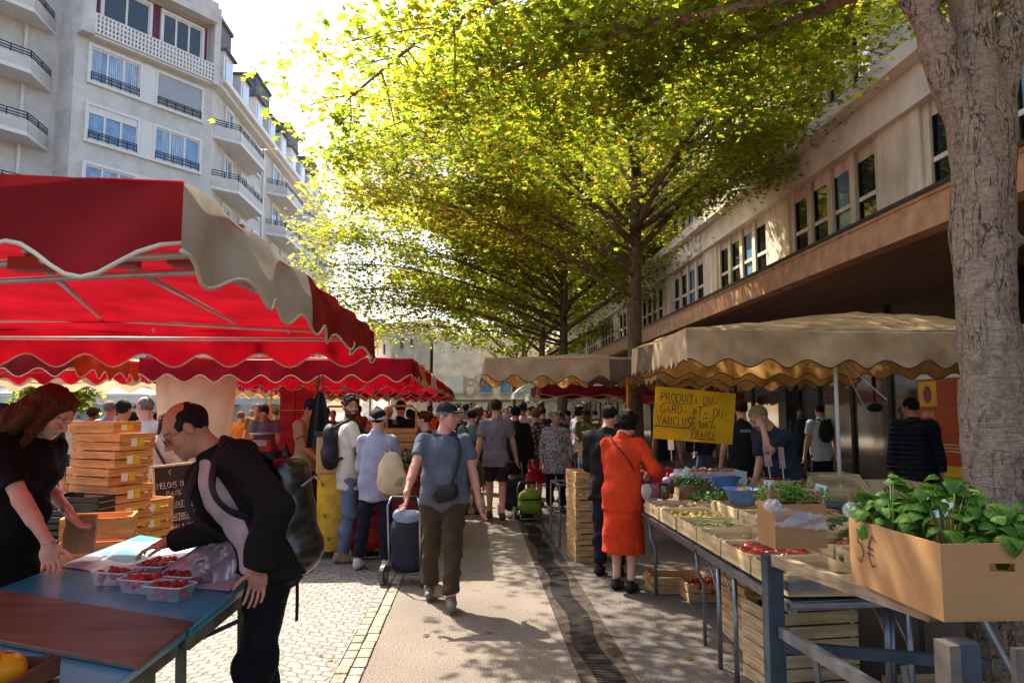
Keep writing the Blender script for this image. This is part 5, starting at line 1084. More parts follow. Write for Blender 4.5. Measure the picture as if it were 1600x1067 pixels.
def price_tag(loc, w_, h_, rz, label, words, tilt=0, m=PAPER, stick=.1, group='price tags in the crates', rx=-.15):
    root = empty('price_tag', loc, rz, label, 'price tag', group); root.rotation_euler.y = tilt; root.rotation_euler.x = rx
    c = MB().box((-w_ / 2, -.0015, stick), (w_ / 2, .0015, stick + h_)).build('card', m, root); MB().box((-.006, .0016, -.01), (.006, .006, stick + h_ * .5)).build('stick', W2, root)
    mb = MB(); M_ = frameM((-w_ / 2 + .1 * w_, -.0016, stick), (1, 0, 0), (0, 0, 1), (0, -1, 0)); nl = len(words)
    for i, t in enumerate(words): strokes(mb, M_, 0, h_ * (1 - (i + .85) / nl), t, min(h_ / nl * .62, w_ * .8 / max(1, len(t)) * 1.4), .004)
    mb.build('handwriting', INK, c); return root
# ---------- right stall: long folding table parallel to the walkway
def table(label, x0, x1, y0, y1, z, top_m, leg_m=STEEL, th=.025, legs=None, group=None, name='folding_table', curved=False, apron=True):
    root = empty(name, ((x0 + x1) / 2, (y0 + y1) / 2, 0), 0, label, 'table', group); hx, hy = (x1 - x0) / 2, (y1 - y0) / 2
    MB().box((-hx, -hy, z - th), (hx, hy, z)).build('tabletop', top_m, root, bevel=.003)
    if apron: k = MB(); [k.box((sx * (hx - .03) - .012, -hy + .02, z - th - .035), (sx * (hx - .03) + .012, hy - .02, z - th)) for sx in (-1, 1)]; k.build('rail', leg_m, root)
    for lx, ly in (legs or ((-hx + .05, -hy + .25), (hx - .05, -hy + .25), (-hx + .05, hy - .25), (hx - .05, hy - .25))):
        k = MB()
        if curved: k.tube([(lx, ly, z - th - .03), (lx + .01, ly, .5), (lx + .05, ly, .42), (lx + .05, ly, 0)], .014, 8)
        else: k.tube([(lx, ly, z - th - .03), (lx, ly, .0)], .016, 8); k.tube([(lx, ly, z * .62), (lx, ly + .22, z - th - .03)], .006, 6)
        k.build('leg', leg_m, root, smooth=True)
    return root
GT = 'folding tables of the vegetable stall'
ZT_ = .72
table('metal table front of the vegetable stall, nearest its grey trestle', 1.53, 2.25, 3.58, 5.15, ZT_, STEEL, legs=((-.3, .45), (-.3, .15), (.3, -.5), (.3, .5)), group=GT)
table('metal table of the vegetable stall beside the woman in orange', 1.53, 2.25, 5.18, 6.9, ZT_, STEEL, legs=((-.3, .65), (-.3, -.75), (.3, -.5), (.3, .5)), group=GT, curved=True)
table('back table of the vegetable stall under jars and paper bags', 2.28, 3.0, 4.6, 7.0, ZT_ + .02, STEEL, group=GT)
table('small table behind the pole carrying crates with red print', 3.15, 4.1, 6.6, 7.5, .8, mat('grey_board', '5d6168', .6, .2), group=GT)
# front-row crates, tipped a little towards the walkway
GX = 'shallow wooden crates along the table front'
fx = 1.75
specs = [(3.86, 'aubergines'), (4.36, 'tomatoes'), (4.86, 'empty'), (5.36, 'beans'), (5.88, 'squash'), (6.4, 'potatoes')]
lbs = {'aubergines': 'pale crate nearest the grey trestle, dark aubergines inside', 'tomatoes': 'pale crate of red tomatoes and garlic on the table front', 'empty': 'nearly empty shallow crate between tomatoes and pale beans', 'beans': 'shallow crate of pale green beans below the blue bowl', 'squash': 'shallow crate of small yellow squash beside the white handbag', 'potatoes': 'shallow crate at the far table end behind the orange dress'}
for y, nm in specs:
    crate((fx, y, ZT_ + .02), lbs[nm], L_=.46, W_=.42, H_=.1, m=W2, group=GX, rz=PI / 2, sticker=False, slats=1, tilt=0)
    crate((fx + .47, y, ZT_ + .05), {'aubergines': 'second-row crate next to the cardboard herb box', 'tomatoes': 'second-row crate under the pink receipt', 'empty': 'second-row crate holding small chip baskets', 'beans': 'second-row crate with thin pale beans and tag', 'squash': 'second-row crate under the blue plastic bowl', 'potatoes': 'second-row crate with a punnet of salad leaves'}[nm], L_=.46, W_=.4, H_=.12, m=W2, group=GX, rz=PI / 2, sticker=False, slats=1)
rt = random.Random(5)
for i in range(20):
    x = fx - .13 + .095 * (i % 4) + rt.uniform(-.012, .012); y = 4.22 + .085 * (i // 4) + rt.uniform(-.01, .01)
    fruit('tomato', (x, y, ZT_ + .075 + rt.uniform(0, .02)), rt.uniform(.036, .048), label='glossy red tomato loose in the pale crate with garlic', group='tomatoes in the pale crate', seed=i)
for i in range(5): fruit('garlic', (fx + .02 + .07 * (i % 3), 4.55 - .07 * (i // 3), ZT_ + .13), .026, label='small garlic bulb lying on top of the tomatoes', group='garlic bulbs on the tomatoes', seed=i)
fruit('garlic', (fx + .2, 4.98, ZT_ + .2), .045, label='big purple-white garlic bulb hanging at the crate corner', seed=77)
def beans(c, r_, n, ln, m, nm, lab, rad=.005, sp=(.17, .18), seed=1, curve=.03, loc=None):
    r = random.Random(seed)
    def f(mb, i):
        a = r.gauss(0, .6); x, y = r.uniform(-sp[0], sp[0]), r.uniform(-sp[1], sp[1]); z = r.uniform(0, r_); d = Vector((math.cos(a), math.sin(a), r.uniform(-.08, .08))) * ln / 2; p = Vector((x, y, z)); mb.tube([p - d, p + Vector((0, 0, curve * r.random())), p + d], [rad * .5, rad, rad * .5], 5, caps=False)
    return heap(nm, f, lab, 'vegetables', m, loc=c, n=n)
beans((fx + .02, 5.36, ZT_ + .045), .05, 130, .14, mat('bean_pale', 'a6a565', .5, .2), 'green_beans', 'loose pale green beans filling a shallow crate')
beans((fx + .47, 5.36, ZT_ + .06), .08, 130, .16, mat('bean_cream', 'b8ae78', .5, .2), 'wax_beans', 'loose creamy beans behind the white price tag', seed=3)
def blobs(c, n, s0, s1, m, nm, lab, sp=(.19, .18), seed=1, z=.05, el=1):
    r = random.Random(seed)
    def f(mb, i): s_ = r.uniform(s0, s1); mb.ell((r.uniform(-sp[0], sp[0]), r.uniform(-sp[1], sp[1]), r.uniform(0, z)), (s_ * r.uniform(.8, el), s_ * r.uniform(.8, 1.1), s_ * .85), 8, 6, M=Matrix.Rotation(r.uniform(0, 6), 4, 'Z'))
    return heap(nm, f, lab, 'vegetables', m, loc=c, n=n)
blobs((fx, 5.88, ZT_ + .05), 50, .022, .034, mat('squash_yellow', 'c9a636', .4, .3, 8, col2='8d7a2c'), 'small_squash', 'small yellow squash piled in a crate', el=1.6)
blobs((fx, 6.4, ZT_ + .05), 40, .025, .035, mat('potato', '9a7b4c', .7, .2), 'potatoes', 'small potatoes in the far shallow crate', el=1.3, seed=4)
blobs((fx, 4.86, ZT_ + .03), 16, .012, .018, mat('radish', '9a8d4a', .5, .3), 'bean_ends', 'few leftover beans in the nearly empty crate', el=2.6, seed=5)
aub = mat('aubergine', '1e1018', .2, .2, coat=.4)
for i in range(7):
    m = MB(); a = rt.uniform(-.5, .5); d = Vector((math.sin(a), math.cos(a), 0)); p = Vector((fx - .13 + .05 * i, 3.84 + rt.uniform(-.05, .05), ZT_ + .065)); m.tube([d * -.12, d * -.10, d * -.04, d * .04, d * .09, d * .12], [.008, .022, .032, .026, .016, .004], 10); o = m.build('aubergine', aub, None, smooth=True, loc=p); tag(o, 'shiny dark aubergine lying in the nearest front crate', 'aubergine', 'aubergines in the front crate')
    MB().tube([d * .1, d * .14], [.017, .007], 7).build('stalk', mat('calyx_green', '4c6425'), o)
# blue bowl, second blue bowl, chip baskets, jars, bags, red plastic trays
bowl_m = mat('blue_plastic', '5b7fb4', .35, .1, spec=.5)
def bowl(loc, rad, h, label, tilt=0):
    o = MB().lathe([(rad * .55, 0), (rad * .7, h * .3), (rad * .95, h * .92), (rad * 1.04, h), (rad * 1.05, h * 1.03), (rad * .93, h * .97), (rad * .66, h * .32), (0, h * .1)], 26).build('bowl', bowl_m, None, smooth=True, loc=loc); o.rotation_euler.x = tilt; return tag(o, label, 'bowl', 'blue plastic bowls')
bowl((2.2, 6.0, ZT_ + .16), .155, .13, 'open light blue bowl with yellow peppers, centre of the stall'); blobs((2.2, 6.0, ZT_ + .25), 16, .02, .03, mat('pepper_yellow', 'c9a01c', .3, .2), 'yellow_peppers', 'little yellow peppers heaped in the blue bowl', sp=(.08, .08), z=.03, seed=8)
bowl((2.3, 6.75, ZT_ + .2), .16, .1, 'darker blue bowl tipped on its side behind the open one', tilt=-.25)
def chip(loc, label, s=1, seed=1):
    root = empty('chip_basket', loc, .3 * seed, label, 'basket', 'chip baskets of cherry tomatoes'); mb = MB(); n = 14
    for i in range(n):
        a0, a1 = 2 * PI * i / n, 2 * PI * (i + .86) / n; r0, r1 = .06 * s, .088 * s; q = [(r0 * math.cos(a0), r0 * math.sin(a0), 0), (r0 * math.cos(a1), r0 * math.sin(a1), 0), (r1 * math.cos(a1), r1 * math.sin(a1), .085 * s), (r1 * math.cos(a0), r1 * math.sin(a0), .085 * s)]
        q2 = [(x * .96, y * .96, z) for x, y, z in q]; mb.add(q + q2, [(0, 1, 2, 3), (7, 6, 5, 4), (3, 2, 6, 7), (0, 3, 7, 4), (1, 5, 6, 2)])
    mb.build('staves', W2, root); MB().lathe([(.089 * s, .07 * s), (.093 * s, .07 * s), (.094 * s, .088 * s), (.089 * s, .088 * s)], 20).build('rim', W2, root); MB().lathe([(.06 * s, 0), (.06 * s, .004)], 14).build('base', W2, root)
    blobs((loc[0], loc[1], loc[2] + .055 * s), 34, .010, .014, mat('cherry_tomato', 'a8401a', .3, .4, 30, col2='c79a20'), 'cherry_tomatoes', 'cherry tomatoes heaped in a ' + label.split(',')[0], sp=(.055 * s, .055 * s), z=.03, seed=seed)
for i, (l_, la) in enumerate((((2.05, 4.66, ZT_ + .19), 'small wooden chip basket, front one beside the cardboard herb box'), ((2.3, 5.05, ZT_ + .19), 'small wooden chip basket, behind the leaning paper sheet'), ((2.1, 5.2, ZT_ + .19), 'small wooden chip basket, next to the white price tag'), ((2.38, 4.5, ZT_ + .14), 'small wooden chip basket, half hidden by the herb box'))): chip(l_, la, 1.05, i + 1)
def jar(loc, label, r_=.06, h=.16, fill='6a3a20'):
    o = empty('glass_jar', loc, 0, label, 'jar', 'jars of preserves'); MB().lathe([(r_ * .9, 0), (r_, .01), (r_, h * .8), (r_ * .8, h * .92), (r_ * .8, h)], 16).build('glass', mat('jar_' + fill, fill, .15, .3, 20, coat=.5), o, smooth=True); MB().lathe([(r_ * .84, h * .96), (r_ * .84, h * 1.08), (0, h * 1.09)], 16).build('lid', mat('jar_lid', '2c2623', .4, metal=.4), o, smooth=True)
for i, (x, y, f_, la) in enumerate(((2.55, 6.3, '5b3a24', 'big jar of dark preserve with a black lid, behind the open blue bowl'), (2.52, 6.6, 'a0451c', 'orange jar standing beside the crumpled brown bag'), (2.75, 6.2, 'b05a26', 'small orange jar under the brown paper bag'), (1.75, 6.78, '7a4b2a', 'jar next to the handbag end of the stall'))): jar((x, y, ZT_ + .02 + (0 if x > 2.2 else .1)), la, (.09 if i == 0 else .05), (.2 if i == 0 else .13), f_)
def paper_bag(loc, w_, h, rz, label, open_=True, m=None, cat='paper bag', group='brown paper bags', tilt=0):
    root = empty('paper_bag', loc, rz, label, cat, group); root.rotation_euler.y = tilt; d = w_ * .6; mb = MB(); r = random.Random(int(w_ * 999))
    def rect(z, f): return [(sx * w_ / 2 * f + r.uniform(-.006, .006), sy * d / 2 * f * (1 - z / h * .5) + r.uniform(-.006, .006), z) for sx, sy in ((-1, -1), (0, -1.12), (1, -1), (1.06, 0), (1, 1), (0, .95), (-1, 1), (-1.06, 0))]
    zs = [0, h * .25, h * .5, h * .75, h]; V = []; Fs = []
    for i, z in enumerate(zs): V += rect(z, 1 + .05 * (i == 2))
    V = [(x, y, z + (0 if z < h else .015 * math.sin(x * 200))) for x, y, z in V]
    for i in range(4): Fs += [(i * 8 + k, i * 8 + (k + 1) % 8, i * 8 + 8 + (k + 1) % 8, i * 8 + 8 + k) for k in range(8)]
    Fs.append(tuple(range(7, -1, -1))); mb.add(V, Fs); o = mb.build('bag_body', m or BAGP, root); so_ = o.modifiers.new('t', 'SOLIDIFY'); so_.thickness = .002; return root
paper_bag((2.72, 6.05, ZT_ + .03), .15, .26, .4, 'crumpled brown paper bag standing between jars and seller', tilt=.08)
paper_bag((2.5, 6.95, ZT_ + .03), .13, .2, .1, 'brown bag with herbs beside the shopper hands', tilt=-.1)
# clear trays of red fruit + red and green nets behind, tags
def tray(loc, w_, d, h, m, label, fm, n=30, cat='tray', rz=0, s=(.018, .026), nm='fruit_tray', group=None, cont='red fruit piled in a tray behind the stall'):
    root = empty(nm, loc, rz, label, cat, group); k = MB(); t = .004
    for a in ((-w_ / 2, -d / 2, w_ / 2, -d / 2 + t), (-w_ / 2, d / 2 - t, w_ / 2, d / 2), (-w_ / 2, -d / 2 + t, -w_ / 2 + t, d / 2 - t), (w_ / 2 - t, -d / 2 + t, w_ / 2, d / 2 - t)): k.box((a[0], a[1], t), (a[2], a[3], h))
    k.box((-w_ / 2, -d / 2, 0), (w_ / 2, d / 2, t)); k.build('tray', m, root)
    k = MB(); k.tube([(-w_ / 2, -d / 2, h), (w_ / 2, -d / 2, h), (w_ / 2, d / 2, h), (-w_ / 2, d / 2, h), (-w_ / 2, -d / 2, h)], .005, 5); k.build('rim', m, root)
    if fm: blobs((loc[0], loc[1], loc[2] + h * .5), n, s[0], s[1], fm, 'piled_fruit', cont, sp=(w_ * .42, d * .42), z=h * .6, seed=int(loc[1] * 10)).rotation_euler.z = rz
    return root
apri = mat('apricot', 'b4552a', .45, .3, 10, col2='8a2c1c'); clear = mat('clear_plastic', 'cfd6d8', .1, .05, alpha=.28); redpl = mat('red_plastic', 'b01c1c', .4, .1); grnpl = mat('green_plastic', '1d7a50', .4, .1)
tray((2.35, 7.3, ZT_ + .2), .62, .35, .13, clear, 'clear tray of apricots under the yellow board', apri, 60, group='trays behind the stall', cont='apricots filling the clear tray')
crate((2.6, 7.1, ZT_ + .02), 'wooden crate with yellow labels beneath the apricots', m=W2, group=GX, slats=1); crate((2.15, 7.15, ZT_ + .02), 'narrow crate supporting the herb bunches near the shopper', m=W1, L_=.3, group=GX, slats=1)
table('rear table under the red and green plastic trays', 1.9, 3.5, 8.6, 9.6, .78, mat('grey_board', '5d6168'), group=GT)
tray((2.15, 8.9, .79), .5, .4, .16, redpl, 'red plastic tray behind the shopper hands', apri, 30, group='trays behind the stall', cont='fruit in the red plastic tray'); tray((2.85, 8.9, .79), .7, .4, .14, grnpl, 'green plastic tray with clear bags under the board', mat('bagged_greens', 'b7c4b4', .3, .2), 30, group='trays behind the stall', cont='bagged greens in the green tray')
crate((3.5, 7.0, .81), 'wooden crate tipped on edge behind the seller', m=W2, group=GX, tilt=.5); 
GXR = 'crates with a red printed crest'
crate((4.05, 7.1, .81), 'pale crate with red crest behind the metal pole', m=W2, group=GXR, sticker=False, slats=1, red_logo=True, L_=.5, H_=.15); crate((3.62, 7.35, .81), 'upper crate with red crest beside the seller', m=W2, group=GXR, sticker=False, slats=1, red_logo=True, L_=.4, H_=.2)
crate((3.1, 7.35, ZT_ + .1), 'crate of reddish peppers at the seller elbow', m=W2, group=GX, slats=1, L_=.4); blobs((3.1, 7.35, ZT_ + .2), 30, .02, .035, mat('pepper_dark_red', '7a2a1c', .4, .3), 'red_peppers', 'dark red peppers in the crate behind the seller', el=1.7, seed=12)
GP = 'price tags in the crates'
price_tag((1.93, 6.85, ZT_ + .22), .05, .1, .3, 'small blank-topped white tag leaning near the orange sleeve', ['--'], tilt=.5); price_tag((2.33, 5.75, ZT_ + .12), .085, .16, .1, 'grey-white price card left of the tilted one', ['3', '2 K'], rx=-.05); price_tag((2.42, 5.2, ZT_ + .14), .075, .17, -.2, 'tall tilted white price card in the middle of the crates', ['3 €', 'LE', 'KG'], tilt=.25)
price_tag((2.8, 6.9, ZT_ + .3), .07, .2, .0, 'dark pink upright card below the board, left of a pair', ['ABR', '3 €'], m=mat('pink_card', 'b98a80', .8), tilt=-.05); price_tag((2.95, 6.95, ZT_ + .28), .055, .2, .0, 'narrow pink card, right of the upright pair', ['2', '5', '0'], m=mat('pink_card', 'b98a80'))
price_tag((2.05, 7.6, ZT_ + .42), .06, .12, .0, 'small white card in front of the red tray', ['4 €'])
for i, x in enumerate((2.47, 2.7)): price_tag((x, 6.72, ZT_ + .08), .05, .1, .2, ('yellow', 'second yellow')[i] + ' label card hooked on a crate front by the blue bowl', ['1 €', '2'], m=mat('yellow_card', 'cf9f12', .7), stick=.02)
price_tag((2.6, 4.2, ZT_ + .08), .1, .26, -.5, 'long slanting price card planted in the green beans', ['3 €', 'KG'], tilt=.35)
o = MB().sheet(lambda u, v: Vector((.2 * u, .22 * v, .02 * math.sin(u * 3) + .05 * v)), 6, 6).build('paper_sheet', mat('kraft_sheet', 'a88a66', .85, .1), None, loc=(1.95, 4.9, ZT_ + .14)); o.rotation_euler = (1.1, 0, .4); tag(o, 'brown paper sheet leaning on the empty crate', 'paper')
o = MB().sheet(lambda u, v: Vector((.2 * u - .1, .14 * v, .012 * math.sin(u * 4))), 6, 3).build('receipt', mat('pink_paper', 'd9b3ae', .8), None, loc=(1.98, 4.3, ZT_ + .17)); o.rotation_euler = (.25, .15, .2); tag(o, 'pinkish paper slip lying over the tomato crate', 'paper')
# herbs bunch (parsley) near the shopper, green bean heap far right
def frills(c, n, s_, m, lab, cat, sp, seed, nm='leafy_heap'):
    r = np.random.default_rng(seed); P = r.normal(0, 1, (n, 3)) * np.array(sp); P[:, 2] = np.abs(P[:, 2]) + 0.02; k = P.copy()
    T = LEAF_LO; Nn = r.normal(0, 1, (n, 3)); Nn[:, 2] = np.abs(Nn[:, 2]) + .3; Nn /= np.linalg.norm(Nn, axis=1, keepdims=True); d = r.normal(0, 1, (n, 3)); d -= Nn * (d * Nn).sum(1, keepdims=True); d /= np.linalg.norm(d, axis=1, keepdims=True); x = np.cross(d, Nn); sz = s_ * r.uniform(.6, 1.3, n)
    V = (P[:, None] + sz[:, None, None] * (x[:, None] * T[None, :, :1] + d[:, None] * T[None, :, 1:2] + Nn[:, None] * T[None, :, 2:] * 2.5)).reshape(-1, 3); Fc = (LEAF_LO_F[None] + (np.arange(n) * len(T))[:, None, None]).reshape(-1, 3)
    col = np.repeat(np.array([m]) * r.uniform(.6, 1.5, (n, 1)), len(T), 0); o = link_np(nm, V, Fc, GREENM, None, False, col=col, loc=c); return tag(o, lab, cat, kind='stuff')
GREENM = mat('green_leaves', 'ffffff', .5, .1, 30, attr='Col', trans=.3)
frills((1.98, 6.72, ZT_ + .24), 500, .016, (.04, .10, .015), 'dark parsley bunch standing at the far end of the stall', 'herbs', (.07, .07, .03), 3, 'parsley')
MB().lathe([(.1, 0), (.105, .13), (.1, .135), (.09, .01)], 20).build('herb_pot', mat('kraft_pot', '7c5a40', .8, .2), None, smooth=True, loc=(1.98, 6.72, ZT_ + .12))
tag(bpy.data.objects['herb_pot'], 'brown round tub holding parsley near the handbag', 'tub')
# ------------- weighing scale
scl = empty('weighing_scale', (2.62, 5.55, ZT_ + .02), .2, 'grey weighing scale behind the price cards', 'scale'); MB().box((-.2, -.15, 0), (.2, .15, .07)).build('housing', mat('scale_grey', '7b7d7b', .4), scl, bevel=.008); MB().box((-.21, -.17, .085), (.21, .13, .10)).build('pan', STEEL, scl, bevel=.004); MB().tube([(0, 0, .07), (0, 0, .086)], .05, 12).build('stem', DST, scl)
# ------------- grey trestle in the foreground, its rails, herb box, basil box
tr_ = empty('steel_trestle', (1.455, 3.6, 0), 0, 'dark grey welded steel trestle standing free in front of the stall', 'trestle')
def rel(x, y, z): return (x - 1.455, y - 3.6, z)
MB().box(rel(1.415, 3.56, 0), rel(1.495, 3.64, .955)).build('post', DST, tr_, bevel=.004)
MB().box(rel(1.50, 2.28, 0), rel(1.575, 2.355, .93)).build('post', DST, tr_, bevel=.004)
MB().box(rel(1.78, 2.3, 0), rel(1.85, 2.375, .93)).build('post', DST, tr_, bevel=.004)
MB().bar(rel(1.455, 3.56, .93), rel(1.63, 2.6, .93), .045, .05).build('top_rail', mat('rail_wood', '9b8468', .7, .3, 5, stretch=(6, .5, 6)), tr_)
MB().bar(rel(1.52, 3.6, .80), rel(2.5, 3.7, .80), .04, .045).build('cross_rail', STEEL, tr_); MB().bar(rel(1.52, 3.62, .70), rel(2.5, 3.72, .70), .04, .045).build('cross_rail', STEEL, tr_)
MB().bar(rel(1.49, 3.58, .52), rel(2.3, 3.3, .52), .04, .05).build('cross_rail', DST, tr_)
MB().bar(rel(1.47, 3.55, .60), rel(1.56, 2.36, .60), .035, .05).build('diagonal_rail', STEEL, tr_)
for a, b in (((1.56, 3.4, .58), (1.60, 3.4, 0)), ((1.86, 3.2, .55), (1.95, 3.2, 0)), ((2.2, 3.3, .9), (2.35, 3.2, 0.5))): MB().tube([rel(*a), rel(*b)], .016, 8).build('stay', STEEL, tr_)
MB().bar(rel(1.59, 3.35, .12), rel(2.2, 3.3, .12), .03, .03).build('stay', STEEL, tr_)
MB().box(rel(1.46, 2.26, .5), rel(1.495, 2.34, .93)).build('wood_block', mat('grey_wood', '6a6056', .8, .3), tr_); MB().box(rel(1.64, 2.22, .72), rel(1.69, 2.245, .93)).build('wood_block', mat('grey_wood', '6a6056'), tr_)
def carton(loc, L_, W_, H_, rz, label, flaps=True, handle=True, writing=None, group='brown cardboard cartons', opened=True, cut=None):
    root = empty('cardboard_box', loc, rz, label, 'cardboard box', group); t = .006; hw = .045
    def wall_(nm, o, x, y, L__, hole):
        """panel in plane x (length L__) and z"""
        M_ = frameM(o, x, y, (0, 0, 1)); m = MB()
        if hole:
            c0, c1, z0, z1 = L__ / 2 - hw, L__ / 2 + hw, H_ * .62, H_ * .62 + .028; m.box((0, 0, 0), (c0, t, H_), M_); m.box((c1, 0, 0), (L__, t, H_), M_); m.box((c0, 0, 0), (c1, t, z0), M_); m.box((c0, 0, z1), (c1, t, H_), M_)
        else: m.box((0, 0, 0), (L__, t, H_), M_)
        return m.build(nm, CARD, root)
    a, b = L_ / 2, W_ / 2
    fr = wall_('side', (-a, -b, 0), (1, 0, 0), (0, 1, 0), L_, handle == 'front'); wall_('side', (-a, b - t, 0), (1, 0, 0), (0, 1, 0), L_, False)
    wl_ = wall_('side', (-a + t, -b + t, 0), (0, 1, 0), (-1, 0, 0), W_ - 2 * t, handle is True); wr_ = wall_('side', (a - t, -b + t, 0), (0, 1, 0), (-1, 0, 0), W_ - 2 * t, handle is True)
    wr_.location.x = t; MB().box((-a, -b, -t), (a, b, -.0005)).build('bottom', CARD, root)
    if writing:
        mb = MB(); strokes(mb, frameM((-a - .0015, b, 0), (0, -1, 0), (0, 0, 1), (-1, 0, 0)), W_ * .1, H_ * .36, writing, .12, .005, rz=-.06, gap=.25, jit=.012); mb.build('handwriting', INK, wl_)
    return root
bx_ = carton((1.76, 2.72, .962), .42, .60, .245, .02, 'large cardboard box full of basil marked 5 €', writing='5€', handle='front')
bx_.rotation_euler.z = .0
# front (right visible) face gets an oval handle hole
fr_c = MB(); 
hb = carton((1.645, 3.8, .962), .275, .2, .215, .06, 'cardboard box of curly herbs wrapped in cling film on the trestle post', handle='front')
# basil: big glossy cupped leaves on stems
def basil(c, label, seed, n=46, spread=(.16, .26), h=.26, group='basil plants in the cardboard box'):
    root = empty('basil_plant', c, 0, label, 'basil plant', group); r = random.Random(seed); st_ = MB(); V = []; Fs = []; Cc = []
    NU, NV = 6, 8
    for i in range(n):
        a = r.uniform(0, 2 * PI); rad = r.random() ** .6; bx2 = Vector((math.cos(a) * rad * spread[0], math.sin(a) * rad * spread[1], h * (1 - .5 * rad ** 2) * r.uniform(.55, 1.1))); ln = r.uniform(.04, .072); a2 = a + r.uniform(-1.2, 1.2)
        el = r.uniform(-.75, .5) - .3 * rad; d = Vector((math.cos(a2) * math.cos(el), math.sin(a2) * math.cos(el), math.sin(el))); sd = d.cross(Vector((0, 0, 1))).normalized(); up = sd.cross(d); roll = r.uniform(-.4, .4); sd2 = sd * math.cos(roll) + up * math.sin(roll); up2 = up * math.cos(roll) - sd * math.sin(roll)
        if i % 3 == 0: st_.tube([Vector((bx2.x * .2, bx2.y * .2, 0)), Vector((bx2.x * .6, bx2.y * .6, bx2.z * .6)), bx2], .003, 5)
        base = len(V); w_ = ln * r.uniform(.5, .64); cup = r.uniform(.1, .42)
        for u in range(NU + 1):
            for v in range(NV + 1):
                s_ = u / NU * 2 - 1; t_ = v / NV; wd = math.sin(PI * t_ ** .8) ** .75 * w_; x = s_ * wd; zz = cup * (abs(s_) ** 1.6) * wd * -.9 + .35 * ln * math.sin(PI * t_) - .25 * ln * t_ * t_ + .004 * math.sin(t_ * 22) * (1 - abs(s_)) * abs(s_) * 2 + .35 * wd * (1 - abs(s_)) * .3
                if abs(s_) < .01: zz -= .004
                V.append(bx2 + d * (t_ * ln * 1.15) + sd2 * x + up2 * zz)
        w2 = NV + 1; Fs += [(base + u * w2 + v, base + (u + 1) * w2 + v, base + (u + 1) * w2 + v + 1, base + u * w2 + v + 1) for u in range(NU) for v in range(NV)]; tone = r.uniform(.75, 1.3); Cc += [(.085 * tone ** 1.6, .20 * tone, .022 * tone)] * ((NU + 1) * w2)
    M = mat('basil_leaf', 'ffffff', .42, .25, 60, attr='Col', trans=.35, spec=.32, bump=.5, bscale=70); link_np('leaves', V, Fs, M, root, True, col=np.array(Cc)); st_.build('stem', mat('stem_green', '6b8c3a', .6), root, smooth=True); return root
basil((1.66, 2.90, 1.10), 'leafy basil plant at the far corner of the cardboard box', 1, 56, (.11, .13), .26); basil((1.74, 2.66, 1.11), 'tallest bright basil plant in the middle of the box', 2, 64, (.12, .12), .30); basil((1.84, 2.53, 1.10), 'basil plant at the near right corner of the cardboard box', 3, 52, (.1, .09), .24); basil((1.70, 3.04, 1.08), 'small basil plant drooping over the far rim', 4, 26, (.09, .09), .2)
for i, (x, y) in enumerate(((1.7, 2.95), (1.76, 2.62))): MB().lathe([(.035, 0), (.05, .09), (.053, .09), (.045, .085)], 14).build('plant_pot', mat('pot_terracotta', '8a4a30', .8), None, smooth=True, loc=(x, y, .97)); 
for o in [q for q in bpy.data.objects if q.name.startswith('plant_pot')]: tag(o, ('nearer' if o.location.y < 2.8 else 'farther') + ' terracotta-coloured pot sunk among the basil in the box', 'plant pot', 'pots in the basil box')
def film(loc, sp, label, seed, nm='cling_film'):
    r = np.random.default_rng(seed); m = MB(); m.ell((0, 0, 0), sp, 26, 16); V = np.array(m.v); V = V * (1 + wobble(V / sp[0] * .1, .35, 120, seed)[:, None] * .5); m.v = [tuple(v) for v in V]; o = m.build(nm, mat('film', 'd9dde2', .12, .1, alpha=.35, spec=.8), None, smooth=False, loc=loc); return tag(o, label, 'plastic film', 'clear film on the herb boxes')
film((1.6, 3.06, 1.23), (.05, .035, .03), 'bunched clear film at the far rim of the basil box', 4); film((1.51, 3.7, 1.17), (.045, .03, .03), 'scrunched clear film at the herb box corner', 5)
o = MB().sheet(lambda u, v: Vector((.27 * u, -.004 - .012 * math.sin(u * 9 + v * 5) * math.sin(v * PI), .19 - .05 * u - .10 * v * (1 - u * .3) + .004 * math.sin(u * 30))), 30, 10).build('film_wrap', mat('film', 'd9dde2'), None, smooth=True, loc=(1.51, 3.69, .98)); tag(o, 'clear film stretched across the front of the herb box', 'plastic film', 'clear film on the herb boxes')
frills((1.645, 3.8, 1.17), 3000, .010, (.10, .21, .02), 'bright curly herbs mounded over the cardboard box', 'herbs', (.07, .05, .028), 9, 'curly_herbs')
for i, (x, y, rz) in enumerate(((1.57, 3.72, .3), (1.71, 3.71, -.1))):
    o = MB().sheet(lambda u, v: Vector((.14 * u - .07, .05 * v, .06 * v + .02 * math.sin(u * 3))), 8, 3).build('paper_wrap', mat('printed_wrap', 'c59a78', .8, .5, 12, col2='8c2f3a'), None, loc=(x, y, 1.17)); o.rotation_euler.z = rz; tag(o, ('left' if i == 0 else 'right') + ' printed paper wrapper sticking up from the herb box', 'paper wrap', 'wrappers round the herbs')
def long_beans():
    return beans((2.55, 4.3, ZT_ + .12), .07, 260, .24, mat('bean_dark', '66703a', .5, .35), 'runner_beans', 'long dark green beans heaped behind the herb box', rad=.006, sp=(.2, .3), seed=9)
long_beans(); crate((2.55, 4.3, ZT_ + .02), 'wide crate under the dark green beans', L_=.6, W_=.5, H_=.1, m=W2, group=GX, rz=PI / 2, sticker=False, slats=1)
